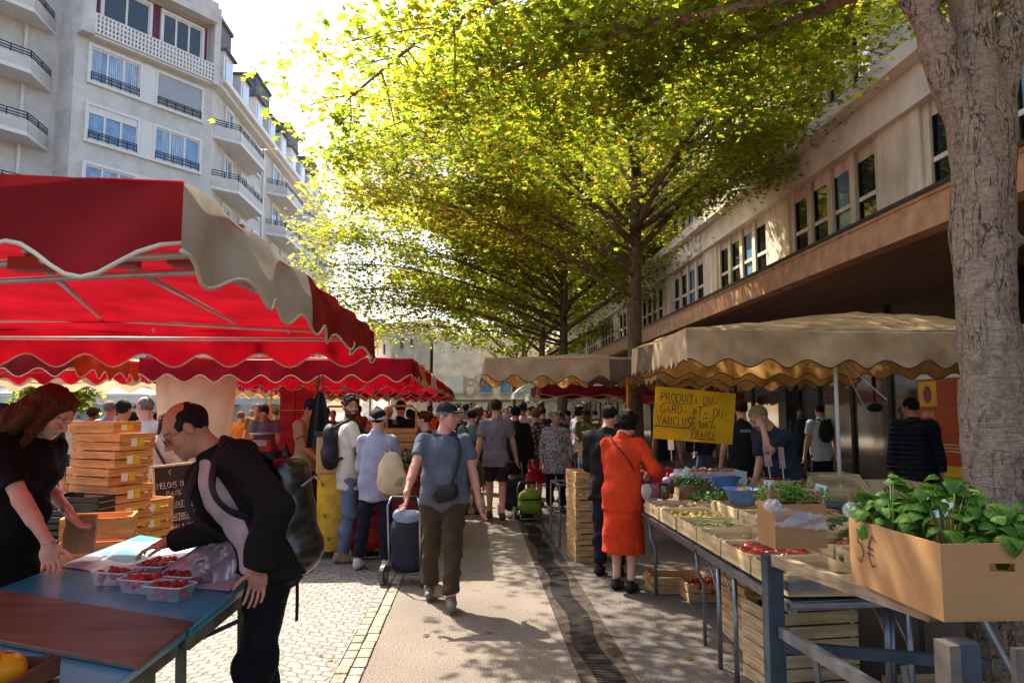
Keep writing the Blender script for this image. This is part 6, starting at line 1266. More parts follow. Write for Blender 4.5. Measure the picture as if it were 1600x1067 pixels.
# big ribbed tomatoes behind the basil box
table('low shelf board carrying the big ribbed tomatoes', 2.05, 2.9, 3.3, 4.0, .80, STEEL, group=GT)
crate((2.33, 3.72, .81), 'crate of huge ribbed tomatoes just left of the basil box', L_=.5, W_=.36, H_=.1, m=W2, group=GX, sticker=False, slats=1)
for i, (x, y, s_) in enumerate(((2.24, 3.66, .075), (2.38, 3.64, .06), (2.33, 3.78, .07), (2.46, 3.74, .06), (2.16, 3.78, .055), (2.5, 3.6, .05))): fruit('tomato', (x, y, .87), s_, label=('largest', 'smooth front', 'rear centre', 'right rear', 'left rear', 'small right')[i] + ' ribbed tomato in the crate beside the basil box', group='huge ribbed tomatoes', seed=i + 60)
# crates under the stall
GU = 'wooden crates stacked under the stall'
for i, z in enumerate((0, .145, .29, .435)): crate((2.08, 5.36, z), ('bottom', 'second', 'third', 'topmost')[i] + ' crate of the four-high stack under the metal table', L_=.42, W_=.5, H_=.135, rz=rt.uniform(-.03, .03), m=W1 if i != 0 else W2, group=GU, sticker=False)
for i, z in enumerate((0, .16, .32)): crate((1.99, 4.55, z), ('bottom', 'middle', 'tilted top')[i] + ' crate of the three-high stack behind the grey trestle post', L_=.52, W_=.4, H_=.15, rz=PI / 2 * 0 + .12, m=W2, group=GU, sticker=False)
blobs((1.99, 4.55, .40), 50, .02, .028, mat('plum_red', '5e1420', .35, .2), 'dark_cherries', 'dark red fruit in the top crate behind the trestle', sp=(.2, .14), seed=22)
crate((2.12, 6.6, .0), 'low crate of tomatoes on the ground below the far table', m=W1, group=GU, sticker=False); crate((1.88, 6.9, .0), 'second low crate on the ground near the black shoes', m=W1, group=GU, sticker=False)
blobs((2.12, 6.6, .08), 40, .02, .03, TOMS[1], 'loose_tomatoes', 'small tomatoes in the low crate under the table', seed=25)
crate((2.6, 4.1, 0), 'crate pushed far back under the vegetable stall', m=W2, group=GU, sticker=False); crate((2.45, 3.55, 0.), 'crate below the shelf of ribbed tomatoes', m=W1, group=GU, sticker=False); crate((2.45, 3.55, .15), 'upper crate below the shelf of ribbed tomatoes', m=W1, group=GU, sticker=False)
# stack of crates at px 890-925 by the dark coat
GS = 'crate stack between the floral blouse and the orange dress'
for i in range(8): crate((xat(910, 8.4) + .02, 8.4, i * .122), 'crate number %d from the ground in the stack by the metal barrow' % (i + 1) if False else ('lowest', 'second lowest', 'third', 'fourth', 'fifth', 'sixth', 'seventh', 'top')[i] + ' crate of the tall stack left of the dark coat', L_=.30, W_=.5, H_=.115, rz=.08 + rt.uniform(-.02, .02), m=W1, group=GS, sticker=False)
paper_bag((xat(925, 8.5), 8.5, .98), .2, .34, .2, 'brown paper sack open on top of the tall crate stack', tilt=-.25)
# ------------- yellow board
q0 = at(1025, 603, 7.45); q1 = at(1150, 615, 7.6); q2 = at(1146, 702, 7.6); q3 = at(1025, 685, 7.45)
ybd = empty('price_board', q0, 0, 'big yellow cardboard board hand-lettered PRODUITS DU GARD ET DU VAUCLUSE', 'sign'); ux = (q1 - q0); W__ = ux.length; ux.normalize(); uy = (q0 - q3); H__ = uy.length; uy = (uy - ux * uy.dot(ux)).normalized(); uz = ux.cross(uy)
Mb = frameM((0, 0, 0), ux, uy, uz); yc = mat('yellow_board', 'e3ac0c', .75, .12, 3, trans=.25)
k = MB(); 
def bpt(u, v, w_): return Mb @ Vector((u * W__, -v * H__, w_ + .015 * math.sin(u * 5) * 0))
k.add([bpt(0, 0, 0), bpt(1, 0, 0), bpt(.985, 1.0, 0), bpt(0, 1, 0), bpt(0, 0, -.005), bpt(1, 0, -.005), bpt(.985, 1.0, -.005), bpt(0, 1, -.005)], [(3, 2, 1, 0), (4, 5, 6, 7), (0, 1, 5, 4), (1, 2, 6, 5), (2, 3, 7, 6), (3, 0, 4, 7)]); k.build('board', yc, ybd)
k = MB(); H = H__
strokes(k, Mb, .07 * W__, -.27 * H, 'PRODUITs DU-', .165 * H, .009, under=False, jit=.03, gap=.19); strokes(k, Mb, .07 * W__, -.49 * H, 'GARD- eT- DU-', .165 * H, .009, jit=.03, gap=.22); strokes(k, Mb, .04 * W__, -.72 * H, 'VAUCLUSE', .165 * H, .009, jit=.03, gap=.16, under=True)
strokes(k, Mb, .56 * W__, -.74 * H, '100%', .15 * H, .009, rz=.12, jit=.03, gap=.2); strokes(k, Mb, .47 * W__, -.91 * H, 'FRANCE', .12 * H, .009, jit=.03, gap=.25, under=True)
for a, b, v in ((.1, .45, -.31), (.58, .68, -.31), (.42, .5, -.54), (.58, .66, -.54)): k.add([Mb @ Vector((a * W__, v * H, .0015)), Mb @ Vector((b * W__, v * H + .006, .0015)), Mb @ Vector((b * W__, v * H + .012, .0015)), Mb @ Vector((a * W__, v * H + .006, .0015))], [(0, 1, 2, 3)])
k.build('handwriting', mat('marker_ink', '2a1f12', .8), ybd)
for u in (.02, .5, .98): MB().tube([bpt(u, .02, 0), bpt(u, .02, 0) + Vector((0, .05, .22))], .004, 5).build('cord', mat('cord', '5a4c3a'), ybd)
# ------------- metal barrow frame beside crates
bt = empty('metal_barrow', (xat(905, 9.2), 9.2, 0), .1, 'grey tubular metal stand just behind the stacked crates', 'metal stand'); 
for a, b in (((-.3, -.2, .75), (.4, -.2, .75)), ((-.3, .3, .75), (.4, .3, .75)), ((-.3, -.2, .75), (-.3, .3, .75)), ((.4, -.2, .75), (.4, .3, .75))): MB().tube([a, b], .015, 6).build('rail', STEEL, bt)
for a in ((-.3, -.2), (.4, -.2), (-.3, .3), (.4, .3)): MB().tube([(a[0], a[1], 0), (a[0], a[1], .75)], .014, 6).build('leg', STEEL, bt)
table('counter with a pale green front where the sandwich eater stands', xat(905, 14.5), xat(960, 14.5), 14.3, 15.2, .85, STEEL, name='counter_table'); 

# more goods on the middle row
for i, (x, y, nm, m_, lb) in enumerate(((fx + .47, 6.4, 'salad_leaves', None, 'mixed salad leaves in the far second-row crate'), (2.62, 4.95, 'courgettes', mat('courgette', '3f5a26', .4, .3), 'dark courgettes heaped on the back table'), (2.6, 5.95, 'walnuts', mat('walnut', '8a6238', .7, .4, 20), 'walnuts heaped beside the paper bag'), (2.55, 5.3 + .35, 'onions', mat('onion', 'a0623a', .45, .3, 6), 'brown onions behind the scale'))):
    crate((x, y, ZT_ + .03), 'crate under the ' + nm.replace('_', ' ') + ' of the middle row', L_=.44, W_=.4, H_=.12, m=(W2, W1, W3, W1)[i], group=GX, rz=PI / 2, sticker=False, slats=1) if i else None
    if m_ is None: frills((x, y, ZT_ + .14), 700, .022, (.08, .16, .03), lb, 'vegetables', (.12, .12, .03), 31, nm)
    else: blobs((x, y, ZT_ + .1), 60, .022, .034, m_, nm, lb, el=(3 if i == 1 else 1.1), seed=50 + i, z=.07)
blobs((fx + .47, 4.36, ZT_ + .1), 60, .02, .03, mat('onion', 'a0623a'), 'shallots', 'shallots in the second-row crate under the pink slip', el=1.5, seed=61)
blobs((fx + .47, 3.86, ZT_ + .1), 50, .025, .034, mat('pepper_green', '4f6a1e', .35, .3), 'green_peppers', 'green peppers in the crate behind the aubergines', el=1.4, seed=62)
for i, (x, y, h_) in enumerate(((2.2, 7.0, .22), (2.42, 6.95, .17), (2.9, 5.6, .24), (2.86, 5.2, .2))): paper_bag((x, y, ZT_ + .05), .12, h_, .5 * i, ('brown bag at the left of the apricots', 'short brown bag in front of the apricots', 'tall brown bag on the back table', 'shorter brown bag on the back table')[i], tilt=.06 * (-1) ** i)
for i, (x, y) in enumerate(((1.9, 7.25), (2.0, 7.35), (1.82, 7.38))): fruit('garlic', (x, y, ZT_ + .24 + .03 * i), .04, label=('lower', 'upper', 'left')[i] + ' garlic head piled beyond the shopper hands', seed=90 + i)
# ================================================================== left strawberry stall
blue_tab = mat('blue_board', '0b80a0', .3, .35, 1.4, col2='3fa0c0', bump=.35, bscale=12, spec=.6, coat=.2, detail=12); ply = mat('plywood_brown', '6a5444', .5, .3, 3, bump=.3, bscale=60, stretch=(.4, 4, 1), coat=.1); edge = mat('table_edge', '6e6a58', .6, .3, 10)
def poly_table(label, poly, z, m, legs, th=.03, name='stall_table'):
    cx = sum(p[0] for p in poly) / len(poly); cy = sum(p[1] for p in poly) / len(poly); root = empty(name, (cx, cy, 0), 0, label, 'table', 'blue tables of the strawberry stall'); pl = [(x - cx, y - cy) for x, y in poly]
    MB().prism(pl, z - th, z).build('tabletop', m, root, bevel=.004); k = MB(); n = len(pl)
    for i in range(n):
        a, b = Vector(pl[i]), Vector(pl[(i + 1) % n]); c_ = Vector((0, 0)); ia = a * .97; ib = b * .97; k.bar((ia.x, ia.y, z - th - .03), (ib.x, ib.y, z - th - .03), .02, .055)
    k.build('edge_rail', edge, root)
    for lx, ly in legs: 
        k = MB(); k.bar((lx - cx, ly - cy, z - th), (lx - cx + .02, ly - cy, 0), .035, .03); k.build('leg', edge, root); 
    k = MB(); k.bar((legs[0][0] - cx, legs[0][1] - cy, z - .25), (legs[-1][0] - cx, legs[-1][1] - cy, .15), .02, .02); k.build('brace', DST, root)
    return root
Zt = .8
T1 = [(-1.1, 3.02), (-1.1, 4.42), (-2.28, 5.27), (-2.27, 3.72)]
poly_table('far blue table carrying the strawberry punnets', T1, Zt, blue_tab, [(-1.15, 4.3), (-1.17, 3.9), (-1.2, 3.2), (-2.2, 5.0), (-2.2, 3.8)])
T2 = [(-1.12, 1.4), (-1.11, 3.01), (-2.42, 3.71), (-3.2, 3.0), (-3.2, 1.4)]
poly_table('near blue table half covered by a brown plywood board', T2, Zt - .002, blue_tab, [(-1.2, 2.9), (-1.25, 2.6), (-1.2, 1.6), (-3.0, 2.9)])
bd = MB(); bp_ = [(-1.09, 2.55), (-1.10, 3.06), (-2.6, 3.85), (-2.85, 3.42)]; bd.prism(bp_, Zt + .002, Zt + .02); tag(bd.build('plywood_board', ply, bevel=.003), 'long brown plywood board laid across the near blue table', 'board')
# paper sheet on the far table
o = MB().sheet(lambda u, v: Vector((-2.24 + 1.1 * u, 4.22 + .95 * v - .62 * u, Zt + .003 + .004 * math.sin(u * 14 + v * 5) + .006 * math.sin(v * 11))), 26, 16).build('paper_sheet', mat('bluish_paper', 'c3cbd8', .6, .12, 3), None, smooth=True); tag(o, 'large pale paper sheet spread over the far blue table', 'paper')
straw = [mat('strawberry', 'a81412', .35, .2, 60, bump=.5, bscale=300), mat('strawberry2', 'c2261a', .35, .2, 60, bump=.5, bscale=300)]
def punnet(x, y, rz, label, big=1):
    root = empty('strawberry_punnet', (x, y, Zt + .004), rz, label, 'punnet', 'clear punnets of strawberries'); w_, d, h = .098, .068, .062; k = MB()
    def ring(s_, z): return [(sx * w_ * s_ - .0 + 0, sy * d * s_, z) for sx, sy in ((-1, -.8), (-.8, -1), (.8, -1), (1, -.8), (1, .8), (.8, 1), (-.8, 1), (-1, .8))]
    V = ring(.82, 0) + ring(1, h); k.add(V, [tuple(range(7, -1, -1))] + [(i, (i + 1) % 8, 8 + (i + 1) % 8, 8 + i) for i in range(8)]); k.build('tub', mat('clear_tub', 'd5e2ea', .08, .05, alpha=.22, spec=.8), root); k = MB(); k.tube(ring(1.02, h) + [ring(1.02, h)[0]], .004, 5); k.build('rim', mat('clear_rim', 'dfe6ea', .15, .05, alpha=.6), root)
    r = random.Random(int(x * 1000)); mb = MB(); mg = MB()
    for i in range(34):
        p = Vector((r.uniform(-.8, .8) * w_ * .9, r.uniform(-.8, .8) * d * .88, r.uniform(.015, .06) if i < 20 else r.uniform(.05, .066))); M_ = Matrix.Rotation(r.uniform(0, 6.28), 4, 'Z') @ Matrix.Rotation(r.uniform(.4, 2.4), 4, 'X'); s_ = r.uniform(.013, .017)
        mb.ell(p, (s_, s_, s_ * 1.3), 10, 8, M=M_, fn=lambda a, t: (1 - .35 * max(0, -math.cos(t)) ** 1.5)); 
        if i > 14:
            for j in range(5): a = 2 * PI * j / 5; mg.add([p + M_ @ Vector(q) for q in ((0, 0, s_ * 1.28), (.5 * s_ * math.cos(a - .4), .5 * s_ * math.sin(a - .4), s_ * 1.33), (.95 * s_ * math.cos(a), .95 * s_ * math.sin(a), s_ * 1.12), (.5 * s_ * math.cos(a + .4), .5 * s_ * math.sin(a + .4), s_ * 1.33))], [(0, 1, 2, 3)])
    fo = mb.build('strawberries', straw[r.random() < .5], root, smooth=True); fo['kind'] = 'stuff'; mg.build('leaf_caps', mat('calyx_green', '4c6425'), fo)
    return root
for px, py, rz, lb in ((181, 902, -.3, 'leftmost strawberry punnet, beside the empty clear lid'), (223, 914, -.35, 'strawberry punnet second from left in the front row'), (265, 925, -.3, 'rightmost strawberry punnet of the front row'), (238, 892, -.3, 'strawberry punnet behind the second one of the front row'), (256, 886, -.35, 'hindmost punnet, holding only a few strawberries'), (283, 908, -.3, 'punnet at the right, close to the blue roll')):
    q = gz(px, py, Zt + .03); punnet(q.x, q.y, rz, lb)
q = gz(195, 880, Zt); k = MB(); k.sheet(lambda u, v: Vector((.24 * u - .12, .16 * v - .08, .05 * u + .03 * v + .006 * math.sin(u * 14))), 8, 5); o = k.build('clear_lid', mat('clear_tub', 'd5e2ea'), None, loc=(q.x, q.y, Zt + .03)); o.rotation_euler = (.1, 0, -.2); tag(o, 'empty clear plastic lid lying behind the leftmost punnet', 'plastic lid')
# insulated bag with blue roll
bgp = gz(338, 905, Zt); bag = empty('insulated_bag', (bgp.x, bgp.y, Zt + .004), .35, 'crumpled silver and purple insulated bag slumped against the bent man', 'bag')
def bagf(u, v):
    x = -.28 + .5 * u; z = .24 * math.sin(PI * min(1, u * .5 + .5)) ; hgt = .02 + .30 * (u ** .8) ; a = PI * v; cr__ = .012 * math.sin(u * 31 + v * 17) + .01 * math.sin(v * 43 - u * 12)
    return Vector((x + cr__, -.11 * math.cos(a) * (1 - .25 * u) + cr__, hgt * math.sin(a) ** .7 + cr__ * .6))
k = MB(); k.sheet(bagf, 40, 28); k.build('bag_body', mat('silver_foil', 'b9a9ae', .38, .3, 7, bump=.7, bscale=14, metal=.35), bag, smooth=True)
k = MB(); k.sheet(lambda u, v: bagf(u, .52 + .36 * v) + Vector((0, .004, .004)), 30, 8); k.build('purple_band', mat('purple_print', '35264f', .5, .4, 20, col2='9a8bb0'), bag, smooth=True)
k = MB(); strokes(k, frameM((0.02, -.075, .2), Vector((.9, .1, .1)).normalized(), Vector((-.1, .25, .95)).normalized(), (0, -1, .2)), 0, 0, 'IP', .05, .008); k.build('lettering', INK, bag)
rl = MB(); rl.tube([(0, 0, 0), (.17, .04, 0)], .045, 20); rl = rl.build('blue_roll', mat('blue_bag_roll', '0f4f9e', .35, .2, 12, bump=.4, bscale=30), None, smooth=True, loc=(bgp.x - .2, bgp.y - .05, Zt + .05)); tag(rl, 'rolled bright blue plastic bags beside the silver bag', 'bag roll')
# things hanging about the table
o = MB().lathe([(.13, .0), (.12, .02), (.1, .34), (.12, .36), (.13, .37), (0, .38)], 4).build('plastic_stool', mat('fuchsia', 'a3195e', .4, .1), None, loc=(-1.42, 3.3, 0)); tag(o, 'fuchsia plastic stool tucked under the blue table corner', 'stool')
o = MB().ell((0, 0, 0), (.07, .07, .1), 12, 8, fn=lambda a, t: 1 + .08 * math.sin(a * 5)).build('red_cup', mat('bright_red', 'c8102a', .4), None, smooth=True, loc=(-1.5, 3.15, .48)); o.location = (-1.45, 3.05, .1); tag(o, 'bright red container on the ground under the table', 'container')
o = MB().sheet(lambda u, v: Vector((-1.75 + .75 * u, 3.3 + .75 * v, .015 + .012 * math.sin(u * 9) * math.sin(v * 8))), 20, 20).build('tarp', mat('teal_tarp', '1f8f92', .5, .2, 6), None, smooth=True); tag(o, 'teal plastic tarp on the cobbles beneath the tables', 'tarp')
# near edge crate with yellow tomatoes
o = crate((-1.47, 2.2, Zt + .0), 'brown crate with the yellow ribbed tomato at the bottom edge', L_=.46, W_=.3, H_=.12, m=mat('crate_dark', '6a4632', .7, .3), rz=-.05, sticker=False)
TOMS2 = TOMS; TOMS = [mat('tomato_yellow', 'd0780f', .3, .25, 4, col2='e0a21c', coat=.3)]
fruit('tomato', (-1.365, 2.25, Zt + .10), .082, label='big yellow ribbed tomato in the brown crate', cat='tomato', seed=3)
TOMS = [mat('tomato_pale', 'b9745c', .35, .2, 5)]; fruit('tomato', (-1.235, 2.18, Zt + .045), .045, label='pale pinkish tomato right of the yellow one', cat='tomato', seed=5); TOMS = TOMS2
# ------------- crate towers on the left
GL = 'tall tower of strawberry crates'
xs, ys = xat(172, 6.3), 6.3
names = ('lowest', 'second', 'third', 'fourth', 'fifth', 'sixth', 'seventh', 'eighth')
for i in range(2):
    o = crate((xs + .08, ys, i * .25), ('lower', 'upper')[i] + ' black plastic crate under the wooden tower', L_=.5, W_=.36, H_=.24, m=mat('black_plastic', '15171a', .5, .1), group='black plastic crates', sticker=False, name='plastic_crate'); blobs((xs + .08, ys, i * .25 + .15), 50, .014, .02, straw[1], 'strawberry_layer', 'strawberries visible through the black crate slots', seed=40 + i, sp=(.2, .14))
for i in range(7): crate((xs + rt.uniform(-.02, .02), ys + rt.uniform(-.01, .01), .50 + i * .138), names[i] + ' wooden crate from below in the tall tower', L_=.5, W_=.36, H_=.13, rz=-.45 + rt.uniform(-.06, .06), m=W3, group=GL)
crate((xs - .05, ys, .50 + 7 * .138), 'small open crate topping the tall tower', L_=.42, W_=.3, H_=.09, rz=-.3, m=W3, group=GL, slats=1)
for i in range(4): crate((xat(222, 6.7) + rt.uniform(-.01, .01), 6.75, .34 + i * .135), ('lowest', 'second', 'third', 'top')[i] + ' crate of the short stack beside the chalkboard', L_=.3, W_=.4, H_=.128, rz=-.4 + rt.uniform(-.04, .04), m=W3, group='short stack of crates')
for i in range(2): crate((xat(222, 6.7), 6.75, .0 + i * .17), ('bottom', 'upper')[i] + ' dark crate under the short stack', L_=.34, W_=.42, H_=.16, m=mat('black_plastic', '15171a'), group='black plastic crates', sticker=False, name='plastic_crate')
for i in range(5): crate((xat(132, 6.0), 6.0, .0 + i * .2), ('lowest', 'second', 'third', 'fourth', 'top')[i] + ' dark green folding crate behind the red-haired seller', L_=.44, W_=.34, H_=.19, rz=-.1, m=mat('dark_green_plastic', '1f2e28', .5, .1), group='dark green crates', sticker=False, slats=4, name='plastic_crate')
crate((xat(105, 4.9), 5.35, .62), 'wooden crate on its side behind the held paper bag', L_=.42, W_=.3, H_=.3, rz=.3, m=W3, sticker=False)
crate((xat(110, 4.9), 5.35, .32), 'lower wooden crate behind the held paper bag', L_=.46, W_=.34, H_=.29, rz=.25, m=W3, sticker=False); crate((xat(110, 4.9), 5.35, .02), 'floor crate behind the held paper bag', L_=.46, W_=.34, H_=.29, rz=.25, m=W3, sticker=False)
# ------------- A-frame chalkboard
ab = empty('chalkboard_sign', (xat(268, 7.5), 7.5, 0), 0, 'standing A-frame chalkboard lettered MELONS OURS in white chalk', 'chalkboard'); fw = mat('sign_wood', 'c9ae86', .7, .2); sl = mat('slate_brown', '3a2522', .7, .3, 3); sl2 = mat('slate_back', '5d5f55', .8, .2, 2)
# hinge line runs from a (left) to b (right); panel faces right/front
ax_, bx2 = Vector((-.18, -.02, 1.10)), Vector((.12, .28, 1.12)); hd = (bx2 - ax_); Wd = hd.length; hd.normalize(); out = Vector((hd.y, -hd.x, 0)).normalized()
def leafp(sgn, m, nm):
    dn = (out * sgn * .26 + Vector((0, 0, -1.1))).normalized(); nn = hd.cross(dn) * -1; nn = nn if nn.dot(out * sgn) > 0 else -nn; H_ = 1.12; M_ = frameM(ax_, hd, -dn, nn); p = MB(); p.box((.02, -H_, -.006), (Wd * 1.0 - .02, -.0, .006), M_); po = p.build(nm, m, ab)
    f = MB(); f.box((0, -H_, -.012), (.02, 0, .012), M_); f.box((Wd - .02, -H_, -.012), (Wd, 0, .012), M_); f.box((0, -.02, -.0125), (Wd, .0, .0125), M_); f.build('frame', fw, ab); return M_, po
Mc, pc = leafp(1, sl, 'front_panel'); leafp(-1, sl2, 'back_panel')
k = MB(); Mt = Mc @ Matrix.Translation((0, 0, .0062)); s_ = .9
for t, x, y, h in (('C', .16, -.10, .04), ('MELONS OURS', .04, -.23, .085), ('DANS', .13, -.31, .05), ('PARC NAT REG', .05, -.42, .07), ('& CHARTREUSE', .04, -.54, .07), ('COTEAU & VAL', .05, -.64, .055), ('100% SPECIAL', .05, -.76, .06), ('MAISON', .1, -.86, .06)):
    n_ = len(t); hh = min(h, (Wd - x - .03) / (n_ * .58)); strokes(k, Mt, x, y, t, hh if hh > .04 else .045, .006, gap=(.12 if n_ > 6 else .25), jit=.04, under=(t[0] in 'P&1'))
k.build('chalk_lettering', mat('chalk', 'd8b9a8', .9), pc)
MB().bar(ax_ + hd * .0 + out * .13 + Vector((0, 0, -.6)), ax_ - out * .13 + Vector((0, 0, -.58)), .02, .012).build('stay_bar', fw, ab)
# ------------- counters of the centre-left stalls
def cloth_table(label, x0, x1, y0, y1, z, cm, skirt=.7, name='covered_table'):
    root = empty(name, ((x0 + x1) / 2, (y0 + y1) / 2, 0), 0, label, 'table', 'cloth covered stall tables'); hx, hy = (x1 - x0) / 2, (y1 - y0) / 2; MB().box((-hx, -hy, z - .03), (hx, hy, z)).build('tabletop', cm, root)
    k = MB(); per = [(-hx, -hy), (hx, -hy), (hx, hy), (-hx, hy), (-hx, -hy)]
    for a, b in zip(per[:-1], per[1:]): L_ = math.hypot(b[0] - a[0], b[1] - a[1]); nn = ((b[1] - a[1]) / L_, -(b[0] - a[0]) / L_); k.sheet(lambda u, v: Vector((a[0] + (b[0] - a[0]) * u + nn[0] * (.02 * v * math.sin(u * L_ * 14) + .004), a[1] + (b[1] - a[1]) * u + nn[1] * (.02 * v * math.sin(u * L_ * 14) + .004), z - skirt * v)), int(L_ * 30), 4)
    k.build('cloth', cm, root, smooth=True); return root
yel = mat('oilcloth_yellow', 'cfa21c', .45, .25, 5, coat=.2)
x0, x1 = xat(497, 8.5), xat(545, 8.5)
yt = cloth_table('yellow oilcloth counter with sprig print under the brown box', x0 + .0, x1 + .35, 8.5, 9.3, .93, yel, .85)
k = MB(); Mf = frameM((0, -.43, 0), (1, 0, 0), (0, 0, 1), (0, -1, 0))
for (u, v) in ((-.28, .8), (-.05, .8), (-.25, .45), (-.28, .22), (-.2, .2), (.1, .4), (.0, .15)):
    for a in (-.6, 0, .6): k.bar(Mf @ Vector((u, v, 0)), Mf @ Vector((u + .05 * math.sin(a), v + .05 * math.cos(a), 0)), .008, .004)
k.build('sprig_print', mat('sprig_green', '4a4a1c', .8), yt)
bxb = empty('brown_storage_box', ((x0 + x1) / 2 + .1, 8.75, .93), 0, 'pale brown panelled box with a dark lid on the yellow counter', 'storage box'); MB().box((-.3, -.22, 0), (.3, .22, .42)).build('box_body', mat('beige_panel', 'c59a63', .6, .1), bxb, bevel=.01); MB().box((-.22, -.232, .06), (.22, -.221, .36)).build('front_panel', mat('beige_panel2', 'b58a52', .6, .1), bxb); MB().box((-.32, -.24, .42), (.32, .24, .48)).build('lid', mat('dark_lid', '23242b', .3), bxb, bevel=.015)
cloth_table('yellow cloth table with meats in front of the bag strap woman', xat(283, 9.3), xat(345, 9.3), 9.3, 10.2, .95, yel, .35)
q = xat(310, 9.0); tray((q, 9.1, .72), .55, .5, .1, mat('blue_crate', '1f5a86', .5), 'blue tray of sliced red meat beside the chalkboard', mat('meat', 'b0463a', .5, .4, 12, col2='e6c4b0'), 60, cat='tray', cont='sliced red meat in the blue tray'); MB().box((-.3, -.25, 0), (.3, .25, .72)).build('tray_stand', mat('blue_panel', '1d4f74', .6), None, loc=(q, 9.1, 0)); tag(bpy.data.objects['tray_stand'], 'blue box stand under the meat tray', 'stand')
# red crate tower
GRD = 'tower of red plastic bottle crates'
redc = mat('red_crate', 'b3141c', .4, .12, 6); 
for col_ in range(2):
    for i in range(7):
        X0 = xat(452, 14.5) + col_ * .3; zb = .30 + i * .27; root = empty('red_crate', (X0, 14.5, zb), 0, 'red slotted plastic crate, %s of the %s column of the tower' % (('lowest', 'second', 'third', 'fourth', 'fifth', 'sixth', 'topmost')[i], ('left', 'right')[col_]), 'plastic crate', GRD)
        W_, D_, H_ = .29, .4, .265; k = MB(); t = .01
        k.box((-W_ / 2, -D_ / 2, 0), (W_ / 2, -D_ / 2 + t, H_ * .55)); k.box((-W_ / 2, -D_ / 2, H_ * .8), (W_ / 2, -D_ / 2 + t, H_))
        for j in range(5): u = -W_ / 2 + j * (W_ - .05) / 4; k.box((u, -D_ / 2 + .0005, H_ * .55), (u + .05, -D_ / 2 + t - .0005, H_ * .8))
        k.box((-W_ / 2, -D_ / 2 + t, 0), (-W_ / 2 + t, D_ / 2, H_)); k.box((W_ / 2 - t, -D_ / 2 + t, 0), (W_ / 2, D_ / 2, H_)); k.box((-W_ / 2 + t, D_ / 2 - t, 0), (W_ / 2 - t, D_ / 2, H_)); k.box((-W_ / 2 + t, -D_ / 2 + t, 0), (W_ / 2 - t, D_ / 2 - t, .01)); k.build('shell', redc, root); MB().box((-W_ / 2 - .002, -D_ / 2 - .006, H_ - .02), (W_ / 2 + .002, -D_ / 2 - .0001, H_)).build('rim', redc, root)
crate((xat(452, 14.5) + .15, 14.5, 0), 'wooden base crate under the red tower', L_=.6, W_=.4, H_=.29, m=W3, sticker=False)
# hanging aprons on the pole at px 497
ap = empty('hanging_apron', (xat(497, 8.6), 8.65, 0), 0, 'black apron hanging from the hub of orange ribs', 'apron'); k = MB(); zt_, zb_ = at(497, 612, 8.6).z, at(497, 700, 8.6).z
k.sheet(lambda u, v: Vector(((u - .5) * (.06 + .24 * v ** .6), .04 * math.sin(u * 12) * (.4 + v), zt_ + (zb_ - zt_) * v)), 24, 14); k.build('cloth', mat('black_cloth', '1c1614', .85, .2, 20), ap, smooth=True); k = MB(); [k.tube([(sx * .03, 0, zt_), (sx * .02, 0, at(497, 585, 8.6).z)], .008, 5) for sx in (-1, 1)]; k.build('strap', mat('black_cloth', '1c1614'), ap)
# hand trucks (yellow) and crates with fruit in the centre
def truck(px, Y, label, top=.0):
    x = xat(px, Y); zt_ = at(px, top, Y).z; root = empty('hand_truck', (x, Y, 0), 0, label, 'hand truck', 'yellow hand trucks'); m_ = mat('truck_yellow', 'd89a12', .45, .1); k = MB(); w_ = .2
    k.tube([(-w_, 0, .1), (-w_, 0, zt_ - .06), (-w_ + .06, 0, zt_), (w_ - .06, 0, zt_), (w_, 0, zt_ - .06), (w_, 0, .1)], .016, 8); k.build('frame', m_, root, smooth=True)
    for z in (.4, .8, 1.15): MB().tube([(-w_, 0, z), (w_, 0, z)], .012, 6).build('rung', m_, root)
    MB().box((-w_, -.25, .05), (w_, 0, .065)).build('toe_plate', m_, root)
    for sx in (-1, 1): MB().tube([(sx * (w_ - .0) - .02, .08, .1), (sx * w_ + .02, .08, .1)], .1, 14).build('wheel', mat('rubber', '151515', .8), root)
truck(528, 10.6, 'yellow hand truck handle behind the bearded man', 635); truck(627, 10.2, 'yellow hand truck behind the woman with the headband', 634)
GO = 'orange-brown crates of fruit in the centre stall'
for i in range(4): crate((xat(625, 9.9) + rt.uniform(-.02, .02), 9.9, .95 + i * .115), ('lowest', 'second', 'third', 'topmost')[i] + ' crate stacked on the fruit stall left of the capped man', L_=.46, W_=.34, H_=.11, m=W3, group=GO, sticker=False)
cloth_table('fruit stall table between the headband woman and the capped man', xat(598, 8.9), xat(655, 8.9), 8.6, 10.2, .78, mat('dark_red_cloth', '7c1a1c', .7), .75)
blobs((xat(622, 9.3), 9.1, .84), 240, .035, .05, mat('peach', 'c4561c', .5, .4, 8, col2='8e2a16'), 'heaped_peaches', 'orange peaches heaped on the centre fruit stall', sp=(.3, .5), z=.16, seed=70)
frills((xat(632, 8.9), 8.75, .95), 260, .035, (.07, .1, .03), 'greenery and dried flowers on the centre fruit stall', 'greens', (.12, .1, .09), 17, 'greens')
# table with grey board and scale at px 415
cloth_table('dark table of the man with the slicing scale', xat(375, 13), xat(440, 13), 12.6, 13.4, .95, mat('navy_cloth', '1d2233', .8), .9)
sc = empty('counter_scale', (xat(408, 12.7), 12.75, .95), 0, 'chrome and red counter scale in front of the vendor in grey', 'scale'); MB().box((-.2, -.15, 0), (.2, .15, .22)).build('housing', mat('scale_red', '9a1420', .3), sc, bevel=.02); MB().lathe([(.2, .3), (.22, .32), (.2, .29), (0, .28)], 18).build('pan', ALU, sc, smooth=True); MB().box((-.12, -.16, .1), (.12, -.151, .2)).build('display', mat('display', '9fa6a8', .3), sc)
